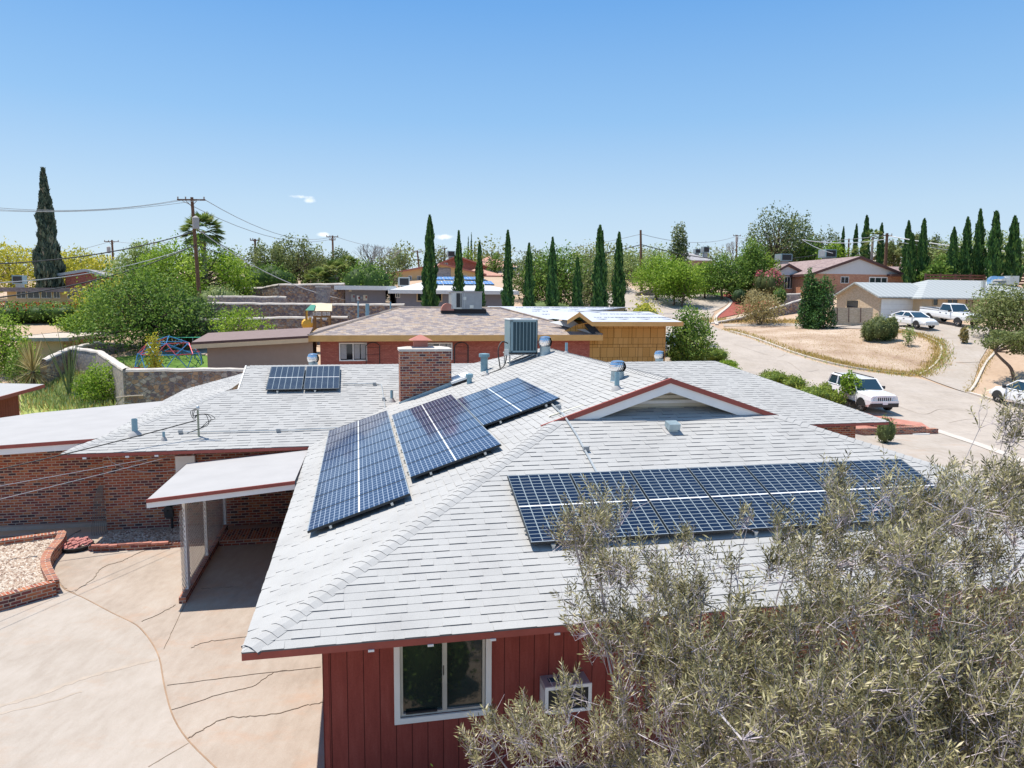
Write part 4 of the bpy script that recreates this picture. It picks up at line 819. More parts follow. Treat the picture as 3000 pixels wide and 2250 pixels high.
def crown(lobes, n, leaf, g, up=.0, shell=.5, drop=0.0):
    vol = np.array([l[3]*l[4]*l[5] for l in lobes])**(.75); cnt = np.maximum(8, (n*vol/vol.sum())).astype(int); C = []; T = []; A = []
    for (x, y, z, a, b, c), k in zip(lobes, cnt):
        d = rdir(k, g); r = (shell+(1-shell)*g.random(k)**.6)*(1+.18*g.normal(size=k)); p = d*r[:, None]*np.array([a, b, c])+np.array([x, y, z]); p[:, 2] -= drop*g.random(k)*c
        C.append(p); base = g.random()*.35+.15; T.append(np.clip(base+g.normal(size=k)*.22+.15*d[:, 2], 0, 1)); ax = rdir(k, g)+d*.6+np.array([0, 0, up]); A.append(ax/np.linalg.norm(ax, axis=1, keepdims=True))
    C = np.concatenate(C); T = np.concatenate(T); A = np.concatenate(A); s = leaf*(.6+.8*g.random(len(C)))
    V, Q = leafquads(C, A, s, s*.55, g); return V, Q, T
def limb(mb, p, q, r0, r1, r, k=4, n=5):
    p = np.array(p, float); q = np.array(q, float); P = [p+(q-p)*t+np.array([r.uniform(-1, 1), r.uniform(-1, 1), r.uniform(-.3, .3)])*np.linalg.norm(q-p)*.06*(0 < t < 1) for t in np.linspace(0, 1, k)]
    mb.tube(P, [r0+(r1-r0)*t for t in np.linspace(0, 1, k)], n); return P
def tree(name, base, h, w, label, cat='tree', leafm='leaf_green', n=5000, leaf=.22, trunk=.35, bark='bark', seed=1, lob=14, shape='round', group=None, d=None, tr=None, lowest=.25, multi=1):
    base = np.array(base, float); g = np.random.default_rng(seed); r = random.Random(seed); t = thing(name, Fr(base), label, cat, group); d = d or w
    L = []
    for i in range(lob):
        u = (i+.5)/lob; th = i*2.399+r.random(); zz = lowest+(1-lowest)*u
        if shape == 'round': rad = math.sin(math.pi*min(1, (u*.86+.14)))**.6
        elif shape == 'tall': rad = (1-u)**.5*.9+.12
        elif shape == 'flat': rad = .45+.55*math.sin(math.pi*u)
        elif shape in ('open', 'clump'): rad = .5+.5*math.sin(math.pi*u)
        else: rad = 1-u*.9
        q = rad*(.35+.3*r.random()) if shape != 'clump' else rad*(.25+.6*math.sqrt(r.random())); s = {'open': .19, 'tall': .24, 'clump': .115}.get(shape, .27)*(.7+.6*r.random())*(rad*.6+.5); L.append((base[0]+w*.5*q*2*math.cos(th)*.62, base[1]+d*.5*q*2*math.sin(th)*.62, base[2]+h*(zz*.9+.0), w*s, d*s, h*(1-lowest)*.17*(.8+.5*r.random())+w*.05))
    top = max(l[2]+l[5] for l in L); k_ = (base[2]+h-top); L = [(a, b, c+k_*max(0, (c-base[2])/h), e, f, gg) for a, b, c, e, f, gg in L]
    V, Q, T = crown(L, n, leaf, g); fast('crown', V, Q, leafm, t, tint=T)
    mb = MB(Fr()); tr = tr or max(.06, w*.03)
    for m in range(multi):
        b0 = base+np.array([r.uniform(-1, 1), r.uniform(-1, 1), 0])*tr*2*(multi > 1); fork = base+np.array([r.uniform(-.05, .05)*w, r.uniform(-.05, .05)*w, h*trunk]); limb(mb, b0-np.array([0, 0, .2]), fork, tr, tr*.7, r, 4, 7)
        for i in range(m, len(L), multi): limb(mb, fork, L[i][:3], tr*.5, tr*.12, r)
    mb.build('trunk', bark, t); return t
def PX(x, ytop, ybase, Y, wpx, **kw):
    b = at_y(x, ybase, Y); b[2] = tz(b[0], b[1])-.05 if kw.pop('onground', True) else b[2]; top = at_y(x, ytop, Y); return b, top[2]-b[2], wpx*Y/FPX
def T(x, ytop, ybase, Y, wpx, label, **kw): b, h, w = PX(x, ytop, ybase, Y, wpx); return tree(kw.pop('name', 'tree'), b, h, w, label, **kw)
def cypress(x, ytop, ybase, Y, wpx, label, seed=1, taper=False, leafm='leaf_cypress', n=2600, lean=0, tips=1, group=None, w=None, bare=False):
    b = at_y(x, ybase, Y); b[2] = min(b[2], tz(b[0], b[1])); top = at_y(x+lean, ytop, Y); h = top[2]-b[2]; W_ = wpx*Y/FPX/2; g = np.random.default_rng(seed); r = random.Random(seed)
    t = thing('cypress_tree', Fr(b), label, 'cypress', group); lx = top[0]-b[0]
    def rad(u):
        if taper: return W_*np.clip(np.minimum(1, .8+u*2)*(1-u)**.78, .02, 1)
        return W_*np.clip(np.minimum(1, .55+u*3.)*np.clip((1-u)/.62, 0, 1)**.62, .02, 1)
    u = g.random(n)**.85; th = g.random(n)*2*math.pi; wob = 1+.2*np.sin(th*2+u*(17+seed % 9)+seed)+.16*np.sin(u*(41+seed % 13)+th*3+seed)+.1*np.sin(u*90+th*5); rr = rad(u)*wob*(.80+.36*g.random(n))
    C = np.stack([b[0]+lx*u+rr*np.cos(th), b[1]+rr*np.sin(th), b[2]+h*u*.985+.1], 1); A = np.stack([np.cos(th)*.25+g.normal(size=n)*.18, np.sin(th)*.25+g.normal(size=n)*.18, np.ones(n)], 1); A /= np.linalg.norm(A, axis=1, keepdims=True)
    s = W_*.34*(.7+.7*g.random(n)); V, Q = leafquads(C, A, s*1.7+.05, s*.6, g); tint = np.clip(.35+.28*np.sin(th*5+u*9)+.22*g.normal(size=n), 0, 1)
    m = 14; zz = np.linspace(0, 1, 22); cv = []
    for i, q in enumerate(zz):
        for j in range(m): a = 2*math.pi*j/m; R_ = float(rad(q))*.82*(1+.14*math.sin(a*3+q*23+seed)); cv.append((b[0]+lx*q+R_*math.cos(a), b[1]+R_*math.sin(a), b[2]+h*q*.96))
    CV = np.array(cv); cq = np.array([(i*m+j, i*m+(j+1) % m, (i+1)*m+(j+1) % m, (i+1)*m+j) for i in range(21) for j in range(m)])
    for e in range(tips-1):                                    # a second leader beside the first
        k = 260; u2 = g.random(k); o = W_*.55*(1 if e % 2 == 0 else -1); C2 = np.stack([b[0]+lx*(.7+.25*u2)+o*(1-.2*u2)+g.normal(size=k)*W_*.16*(1-u2), b[1]+g.normal(size=k)*W_*.16*(1-u2), b[2]+h*(.68+.27*u2)], 1)
        A2 = np.tile([0, 0, 1.], (k, 1))+g.normal(size=(k, 3))*.15; V2, Q2 = leafquads(C2, A2, np.full(k, W_*.6), np.full(k, W_*.2), g); Q = np.concatenate([Q, Q2+len(V)]); V = np.concatenate([V, V2]); tint = np.concatenate([tint, g.random(k)*.6])
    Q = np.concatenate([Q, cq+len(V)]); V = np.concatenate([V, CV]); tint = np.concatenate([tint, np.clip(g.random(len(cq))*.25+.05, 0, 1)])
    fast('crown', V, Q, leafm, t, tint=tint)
    mb = MB(); mb.tube([b-np.array([0, 0, .4]), b+np.array([0, 0, .6])], max(.08, W_*.25), 7); mb.build('trunk', 'bark', t); return t
def bush(name, x, ytop, ybase, Y, wpx, label, leafm='leaf_olive', n=1500, leaf=.12, seed=1, cat='shrub', group=None, lob=9, d=None, b=None, h=None, w=None, tight=.75):
    if b is None: b, h, w = PX(x, ytop, ybase, Y, wpx)
    g = np.random.default_rng(seed); r = random.Random(seed); t = thing(name, Fr(b), label, cat, group); d = d or w; L = []
    for i in range(lob): th = i*2.399; q = math.sqrt((i+.3)/lob)*.5; s = .34+.1*r.random(); L.append((b[0]+w*.9*q*math.cos(th)*.75, b[1]+d*.9*q*math.sin(th)*.75, b[2]+h*(.5-.25*q+.05*r.random()), w*s*.8, d*s*.8, h*(.42-.15*q)))
    top = max(l[2]+l[5] for l in L)-b[2]; L = [(a, b_, b[2]+(c-b[2])*h/top, e, f, gg*h/top) for a, b_, c, e, f, gg in L]
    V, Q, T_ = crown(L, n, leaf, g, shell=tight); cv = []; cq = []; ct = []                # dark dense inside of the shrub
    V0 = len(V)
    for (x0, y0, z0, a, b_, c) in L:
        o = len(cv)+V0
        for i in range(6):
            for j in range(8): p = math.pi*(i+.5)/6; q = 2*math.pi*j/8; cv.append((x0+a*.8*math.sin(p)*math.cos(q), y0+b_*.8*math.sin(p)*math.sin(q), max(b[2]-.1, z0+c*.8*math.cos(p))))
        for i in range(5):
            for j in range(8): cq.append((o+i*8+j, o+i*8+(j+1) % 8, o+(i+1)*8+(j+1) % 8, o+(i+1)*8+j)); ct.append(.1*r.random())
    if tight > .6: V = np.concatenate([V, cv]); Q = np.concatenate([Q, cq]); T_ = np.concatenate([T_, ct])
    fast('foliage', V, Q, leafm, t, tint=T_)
    mb = MB();
    for i in range(0, len(L), 2): limb(mb, b-np.array([0, 0, .1]), L[i][:3], max(.02, w*.015), .01, r, 3, 4)
    mb.build('stem', 'bark', t); return t
def palm(x, ytop, ybase, Y, wpx, label, seed=1, trunk=True, n=84, leafm='leaf_palm', cat='palm'):
    b, h, w = PX(x, ytop, ybase, Y, wpx); r = random.Random(seed); g = np.random.default_rng(seed); t = thing('fan_palm', Fr(b), label, cat); R_ = w/2; c = b+np.array([0, 0, h-R_*.95]); Vs = []; Qs = []; Ts = []; o = 0
    for i in range(n):
        el = r.uniform(-.75, 1.35); az = i*2.399; st = R_*.5; d = np.array([math.cos(az)*math.cos(el), math.sin(az)*math.cos(el), math.sin(el)]); e = c+d*st; s = np.cross(d, [0, 0, 1.]); s /= np.linalg.norm(s); tn = r.random()*.8+(.25 if el < -.3 else 0)
        for j in range(13):
            a = (j-6)*.2; dd = d*math.cos(a)+s*math.sin(a)+np.array([0, 0, -.18-.25*abs(a)]); tip = e+dd*R_*.52*(1-.15*abs(a)); wd = s*math.cos(a)*R_*.05
            Vs += [e, (e+tip)/2+wd+np.array([0, 0, R_*.03]), tip, (e+tip)/2-wd+np.array([0, 0, R_*.03])]; Qs.append((o, o+1, o+2, o+3)); o += 4; Ts.append(min(1, max(0, tn+r.uniform(-.15, .15))))
    fast('fronds', np.array(Vs), np.array(Qs), leafm, t, tint=Ts)
    mb = MB(); mb.tube([b-np.array([0, 0, .3]), c], [max(.2, R_*.14), max(.15, R_*.1)], 9); mb.build('trunk', 'bark_pale', t); return t
def grass_tufts(name, pts, n, h, m, seed=1, spread=.35, label=None):
    g = np.random.default_rng(seed); pts = np.array(pts); k = g.integers(0, len(pts), n); P = pts[k][:, :2]+g.normal(size=(n, 2))*spread; z = np.array([tz(p[0], p[1]) for p in P]); C = np.stack([P[:, 0], P[:, 1], z], 1)
    A = np.stack([g.normal(size=n)*.35, g.normal(size=n)*.35, np.ones(n)], 1); A /= np.linalg.norm(A, axis=1, keepdims=True); l = h*(.5+g.random(n)); V, Q = leafquads(C+A*l[:, None]*.45, A, l, l*.14+.01, g)
    return tag(fast(name, V, Q, m, tint=g.random(n)), kind='stuff')
# ---- the big narrow-leaved shrub in front of the house ----
def big_shrub():
    g = np.random.default_rng(11); r = random.Random(11)
    base = np.array([*at_y(2080, 2200, 6.6)[:2], 0.]); t = thing('narrow_leaf_shrub', Fr(base), 'huge straggly shrub with narrow olive leaves covering the lower right front of the house', 'shrub')
    # (px, py, distance, radius px) bodies of the crown as it stands in the photograph
    bodies = [(2250, 2080, 5.6, 300, 5), (1860, 1810, 6.5, 200, 3.0), (1750, 1640, 7.0, 170, 1.5), (2080, 2150, 5.4, 250, 4), (1860, 2110, 6.2, 230, 3.0), (1560, 2150, 6.6, 95, .6), (1440, 2180, 6.4, 80, .5), (1640, 2220, 6.0, 150, 1.6), (2500, 1650, 6.6, 230, 3.6),
              (2370, 1890, 6.0, 250, 4.2), (2720, 1560, 6.8, 220, 3), (2900, 1700, 6.2, 260, 4), (2650, 1900, 5.6, 300, 6), (2900, 2050, 5.2, 300, 5.5), (2550, 2180, 5.0, 300, 6), (2150, 1680, 6.5, 55, .2), (2460, 1490, 7.2, 95, .5), (2700, 1430, 7.4, 90, .45),
              (2940, 1450, 7.0, 130, 1.5), (2960, 1290, 7.2, 70, .45), (1680, 1560, 7.2, 80, .32), (1790, 1520, 7.3, 75, .4), (1950, 1600, 7.2, 95, .45), (1985, 1770, 7.0, 80, .25), (2180, 1500, 7.4, 55, .12), (2330, 1600, 7.0, 90, .4), (2050, 1950, 6.0, 220, 3), (2780, 2230, 4.9, 260, 3.5), (3080, 1500, 6.6, 150, 1.6), (1780, 1890, 6.5, 110, .8), (2200, 2300, 5, 300, 3), (3050, 2200, 4.8, 250, 3), (2880, 1250, 7.5, 28, .05)]
    wsum = sum(b[4] for b in bodies); NT = 6400; tips = []; Dd = []
    for (x, y, Y, R_, wt) in bodies:
        k = int(NT*wt/wsum); c = at_y(x, y, Y); rr = R_*Y/FPX; kc = max(2, k//11); cc = rr*(g.random(kc)**.40)[:, None]*rdir(kc, g)*np.array([1, .8, 1]); q = cc[g.integers(0, kc, k)]+g.normal(size=(k, 3))*np.array([.055, .055, .085]); tips.append(c+q)
    tips = np.concatenate(tips); tips = tips[(tips[:, 2] > .25)]; q_ = tips-CAM0; dp = q_@_F; sx = 1500+FPX*(q_@_R)/dp; sy = 1125-FPX*(q_@_U)/dp; tips = tips[~((sx > 1480) & (sx < 1645) & (sy > 1900) & (sy < 2075))]   # the air conditioner's side of the shrub is cut back
    # branches: nearest-parent growth toward the tips
    nodes = [base+np.array([0, 0, .05])]; par = [-1]; cur = []
    stems = []
    for (x, y, Y, R_, wt) in bodies:
        c = at_y(x, y, Y); b0 = base+np.array([r.uniform(-.35, .35), r.uniform(-.3, .3), 0]); n = 9; pi = 0; last = b0
        mid = (b0*.5+c*.5)+np.array([0, 0, -.25+.1*r.random()])
        prev = 0
        for i in range(1, n+1):
            tt = i/n; p = b0*(1-tt)**2+2*mid*tt*(1-tt)+c*tt*tt+np.array([r.uniform(-1, 1), r.uniform(-1, 1), r.uniform(-1, 1)])*.06; nodes.append(p); par.append(prev); prev = len(nodes)-1
    order = g.permutation(len(tips))[:900]
    NA = np.array(nodes)
    for i in order:
        p = tips[i]; dd = np.linalg.norm(NA-p, axis=1)+.25*np.maximum(0, NA[:, 2]-p[2]+.1); j = int(dd.argmin()); q = NA[j]; L_ = np.linalg.norm(p-q)
        if L_ < .05: continue
        k = max(1, int(L_/.22)); prev = j
        for s in range(1, k+1): pp = q+(p-q)*s/k+g.normal(size=3)*.025*(s < k); nodes.append(pp); par.append(prev); prev = len(nodes)-1
        NA = np.array(nodes)
    child = [0]*len(nodes)
    for i in range(len(nodes)-1, 0, -1): child[par[i]] += max(1, child[i])
    mb = MB(); nodes_ = nodes
    for i in range(1, len(nodes)):
        a = nodes[par[i]]; b = nodes[i]; ra = .0042*max(1, child[i])**.40; rb = .0042*max(1, child[i])**.38*.95
        if np.linalg.norm(a-b) > 1e-4: mb.tube([a, b], [min(.05, ra), min(.05, rb)], 4 if ra < .012 else 6, caps=False)
    NA = np.array(nodes); tw = MB(); C = []; A = []; Ls = []; Ts = []
    for p in tips:
        dd = np.linalg.norm(NA-p, axis=1); j = int(dd.argmin()); q = NA[j]; out = p-base; out /= np.linalg.norm(out); dr = out*.6+np.array([0, 0, .7])+g.normal(size=3)*.45; dr /= np.linalg.norm(dr); Lt = .13+.17*g.random(); e = p+dr*Lt
        if dd[j] < .6: tw.tube([q, p], [.0032, .0024], 3, caps=False)
        tw.tube([p, e], [.0024, .0014], 3, caps=False); n = int(12+8*g.random()); tt = .15+.9*np.arange(n)/n; ph = np.arange(n)*2.1+g.random()*6; s = np.cross(dr, [.3, .1, 1.]); s /= np.linalg.norm(s); s2 = np.cross(dr, s)
        ld = dr[None]*(.55+.3*tt[:, None])+s[None]*np.cos(ph)[:, None]*.8+s2[None]*np.sin(ph)[:, None]*.8; ld /= np.linalg.norm(ld, axis=1, keepdims=True); ll = .042+.040*g.random(n)
        C.append(p+dr[None]*Lt*tt[:, None]+ld*ll[:, None]*.5); A.append(ld); Ls.append(ll); Ts.append(np.clip(.1+.55*g.random()+g.normal(size=n)*.24, 0, 1))
    for p in tips[::3]:                                             # bare silvery twigs among the leaves
        dr = rdir(1, g)[0]*.7+np.array([0, 0, .5]); e = p+dr/np.linalg.norm(dr)*(.14+.16*g.random()); tw.tube([p-(e-p)*.5, p, e], [.003, .0025, .001], 3, caps=False)
    C = np.concatenate(C); A = np.concatenate(A); Ls = np.concatenate(Ls); V, Q = leafquads(C, A, Ls, Ls*.17+.002, g); fast('foliage', V, Q, 'leaf_oleander', t, tint=np.concatenate(Ts))
    plain('twig', (.50, .43, .45), .8, var=.2); plain('bark_silver', (.36, .33, .33), .85, var=.35, sc=9); mb.build('branches', 'bark_silver', t); tw.build('twigs', 'twig', t)
big_shrub()

b_ = H(1.0, 6.9); bush('shrub', 0, 0, 0, 0, 0, 'low dense shrub on the gravel before the red wall window', 'leaf_green', 2500, .07, 200, b=b_, h=1.35, w=1.3)
b_ = H(-.2, 6.5); bush('shrub', 0, 0, 0, 0, 0, 'smaller grey shrub on the gravel at the corner of the red wall', 'leaf_olive', 1500, .07, 201, b=b_, h=.9, w=.9)
# ------------------------------------------------------------------ streets, lots and yards
def GP(*px): return [G(x, y)[:2] for x, y in px]
st_far = GP((1990, 912), (2090, 955), (2150, 978), (2300, 1032), (2480, 1082), (2680, 1107), (2770, 1135), (2830, 1152), (2895, 1172), (3060, 1215), (3300, 1290))
st_near = GP((3300, 1470), (3060, 1375), (2860, 1302), (2735, 1262))+[G(2640, 1238)[:2], G(2500, 1212)[:2]]+GP((2330, 1152), (2222, 1118), (2168, 1103), (2090, 1062), (1985, 1030))
drape('street', [p for p in smooth_line(st_far, 3)]+[p for p in smooth_line(st_near, 3)]+GP((1940, 1000), (1900, 940), (1880, 912)), 'road', .03)
drape('upper_street', GP((1880, 914), (1740, 905), (1780, 860), (1822, 838), (1868, 850), (1880, 868), (1925, 893), (1992, 914)), 'road', .035)
drape('side_drive', GP((1992, 914), (1925, 893), (1885, 868), (1960, 862), (2060, 862), (2110, 868), (2136, 880), (2130, 893), (2085, 916), (2050, 935)), 'road', .05)
drape('drive_apron', GP((2036, 917), (2093, 917), (2073, 950), (2040, 938)), 'concrete', .06)
ribbon('kerb', smooth_line(GP((2100, 953), (2098, 930), (2135, 898), (2140, 884), (2115, 871), (2060, 864), (1995, 862))), .35, .16, 'kerb_concrete')
ribbon('kerb', smooth_line(GP((2140, 972), (2300, 1026), (2480, 1076), (2680, 1102))), .2, .13, 'kerb_concrete'); ribbon('kerb', smooth_line(GP((1995, 915), (1925, 893), (1880, 866), (1830, 838))), .25, .13, 'kerb_concrete')
ribbon('kerb', smooth_line(GP((2170, 1104), (2225, 1119), (2330, 1154), (2500, 1212))), .2, .12, 'kerb_concrete'); ribbon('kerb', GP((2838, 1153), (2900, 1171), (3060, 1213), (3300, 1287)), .2, .13, 'kerb_concrete')
isl = GP((2120, 958), (2300, 955), (2450, 962), (2520, 968), (2600, 975), (2700, 985), (2745, 1010), (2752, 1040), (2730, 1068), (2690, 1098), (2480, 1074), (2300, 1024), (2150, 972))
drape('dry_lot', [p for p in isl], 'dry_lawn', .04)
drape('driveway_apron', GP((2695, 1102), (2740, 1072), (2762, 1040), (2755, 1000), (2690, 975), (2560, 955), (2560, 940), (2900, 960), (2960, 985), (2900, 1010), (2870, 1060), (2835, 1153)), 'concrete', .05)
drape('pavement', GP((2118, 950), (2300, 948), (2560, 955), (2560, 966), (2300, 956), (2120, 957)), 'concrete', .05)
drape('driveway_strip', GP((2560, 966), (2690, 978), (2700, 985), (2560, 975)), 'concrete', .045)
grass_tufts('dry_grass', smooth_line(GP((2135, 968), (2300, 1020), (2400, 1048), (2480, 1070), (2600, 1092), (2690, 1098), (2735, 1072), (2755, 1040), (2745, 1005), (2690, 983), (2600, 972)), 12), 8000, .22, 'straw', 3, .38)
grass_tufts('dry_grass', smooth_line(GP((2835, 1150), (2870, 1090), (2895, 1050), (2920, 1020)), 12), 1200, .15, 'straw', 5, .2); grass_tufts('weed_tufts', smooth_line(GP((2150, 975), (2300, 1028), (2480, 1078), (2640, 1100)), 8), 260, .18, 'leaf_bright', 6, .3)
grass_tufts('dry_grass', smooth_line(GP((2080, 940), (2300, 945), (2420, 940)), 8), 2600, .3, 'straw', 8, .8); grass_tufts('weed_tufts', smooth_line(GP((2690, 1100), (2740, 1075), (2765, 1040), (2750, 1000)), 8), 320, .26, 'leaf_bright', 7, .3)
grass_tufts('stubble', [G(x, y)[:2] for x in range(2200, 2730, 14) for y in range(972, 1090, 7) if (x-2200)*.27+972 > y-5 or True and y < 985+(x-2200)*.22], 9000, .09, 'straw', 12, .6)
ribbon('kerb', smooth_line(GP((2690, 1100), (2738, 1070), (2756, 1040), (2750, 1008), (2700, 984))), .15, .12, 'kerb_concrete'); ribbon('kerb', smooth_line(GP((2840, 1150), (2880, 1080), (2905, 1045), (2960, 1000))), .15, .12, 'kerb_concrete')
for a, b in (((2755, 993), (2900, 993)), ((2700, 1060), (2790, 1072)), ((2800, 1065), (2880, 1062))): ribbon('joint', GP(a, b), .07, .008, 'crack', .055)
for pts in (((2200, 1050), (2300, 1060), (2350, 1090), (2400, 1085)), ((2600, 1180), (2700, 1215), (2760, 1200), (2860, 1210)), ((2780, 1240), (2860, 1230), (2960, 1260)), ((2150, 1010), (2260, 1045), (2300, 1040)), ((2400, 1130), (2500, 1140), (2560, 1150))): ribbon('road_crack', smooth_line(GP(*pts), 9), .028, .008, 'crack', .035)
drape('red_gravel_bed', GP((2098, 935), (2136, 898), (2142, 884), (2118, 872), (2120, 862), (2225, 862), (2300, 872), (2345, 868), (2340, 880), (2260, 900), (2180, 918)), 'red_gravel', .07)
drape('front_lawn', GP((1900, 866), (1940, 855), (2120, 857), (2160, 862), (2118, 870), (2060, 863), (1960, 862)), 'lawn', .06)
drape('tan_slope', GP((1822, 835), (1845, 805), (1870, 800), (1905, 820), (1960, 860), (1885, 866)), 'soil', .05)
bed = GP((2735, 1262), (2700, 1240), (2500, 1206), (2330, 1150), (2222, 1118), (2168, 1103), (2090, 1062), (2030, 1040))+[H(17.5, 38)[:2], H(17.2, 21.8)[:2], H(26.5, 30.6)[:2]]
drape('gravel_bed_front', bed, 'pink_gravel', .035)
drape('front_driveway', [H(27.2, 30.4)[:2], H(18, 30.3)[:2], H(12.8, 30.3)[:2], H(12.8, 5)[:2], H(45, 5)[:2]]+GP((3300, 1475), (3060, 1380), (2860, 1306), (2738, 1266)), 'concrete', .05)
ribbon('gutter_pan', GP((3300, 1472), (3060, 1377), (2860, 1303), (2740, 1263)), .5, .012, 'kerb_concrete', .06)
drape('neighbour_lawn', GP((330, 1076), (330, 1050), (420, 1040), (600, 1042), (640, 1060), (640, 1090)), 'lawn', .05)
drape('pool_deck', GP((430, 1040), (600, 1040), (620, 1022), (430, 1020)), 'concrete', .05)
drape('weedy_yard', GP((60, 1250), (60, 1130), (120, 1040), (240, 1040), (300, 1070), (365, 1085), (400, 1180), (430, 1200))+[H(-7.6, 30)[:2], H(-11, 27.6)[:2]], 'weeds', .04)
grass_tufts('weeds', [G(x, y)[:2] for x in range(110, 370, 20) for y in range(1080, 1200, 14)], 5200, .38, 'leaf_pale', 9, .9); grass_tufts('weeds', [G(x, y)[:2] for x in range(110, 370, 20) for y in range(1080, 1200, 14)], 2500, .3, 'straw', 10, .9)
drape('neighbour_drive', GP((1985, 1032), (2090, 1064), (2060, 1085), (1940, 1085), (1940, 1005)), 'concrete', .06)
# ------------------------------------------------------------------ houses
def HV(x, y, v): return HF.l(at_v(x, y, v))
plain('grey_stucco', (.235, .23, .26), .9, var=.06); plain('tan_stucco', (.33, .25, .20), .9, var=.05); plain('yellow_stucco', (.66, .46, .24), .9, var=.06); plain('cream_stucco', (.62, .47, .30), .9, var=.06); plain('pale_siding', (.55, .55, .56), .8, var=.04)
brick('cream_brick', [(.56, .43, .28), (.62, .48, .33), (.51, .39, .26), (.64, .51, .36)], (.50, .42, .34), st=.3); brick('orange_brick', [(.42, .18, .10), (.48, .22, .13), (.38, .16, .10), (.50, .26, .16)], (.46, .30, .22), st=.3); brick('dark_brick', [(.28, .07, .05), (.33, .10, .07), (.24, .06, .05), (.36, .12, .08)], (.32, .18, .14), st=.3)
def shin_mat(name, cols, rot=0): 
    k = brick(name, cols, tuple(.75*x for x in cols[0]), .32, .15, .006, .3); return k
shin_mat('brown_shingle', [(.34, .275, .235), (.25, .21, .20), (.41, .335, .275), (.30, .26, .25), (.37, .285, .22), (.22, .19, .19)]); shin_mat('pink_shingle', [(.50, .27, .20), (.45, .24, .18), (.54, .31, .24)]); shin_mat('grey_shingle', [(.33, .32, .32), (.28, .27, .28), (.38, .36, .36)]); shin_mat('mauve_shingle', [(.30, .22, .21), (.26, .19, .18), (.34, .26, .24)])
k = NM('metal_roof'); sp = k.n('SeparateXYZ'); k.lk(k.co('UV'), sp.inputs[0]); fx = k.math('FRACT', k.math('MULTIPLY', sp.outputs[0], 1.6)); k.col(k.mix(k.math('LESS_THAN', fx, .14), (.40, .41, .39), (.56, .57, .54))); k.end(.5, .2, .4)
plain('brown_membrane', (.22, .155, .14), .8, var=.1); plain('tan_membrane', (.52, .43, .35), .9, var=.08); plain('white_membrane', (.55, .55, .54), .8, var=.05); plain('dark_brown', (.10, .05, .045), .7, var=.1); plain('new_wood', (.62, .38, .14), .8, var=.12, sc=2)
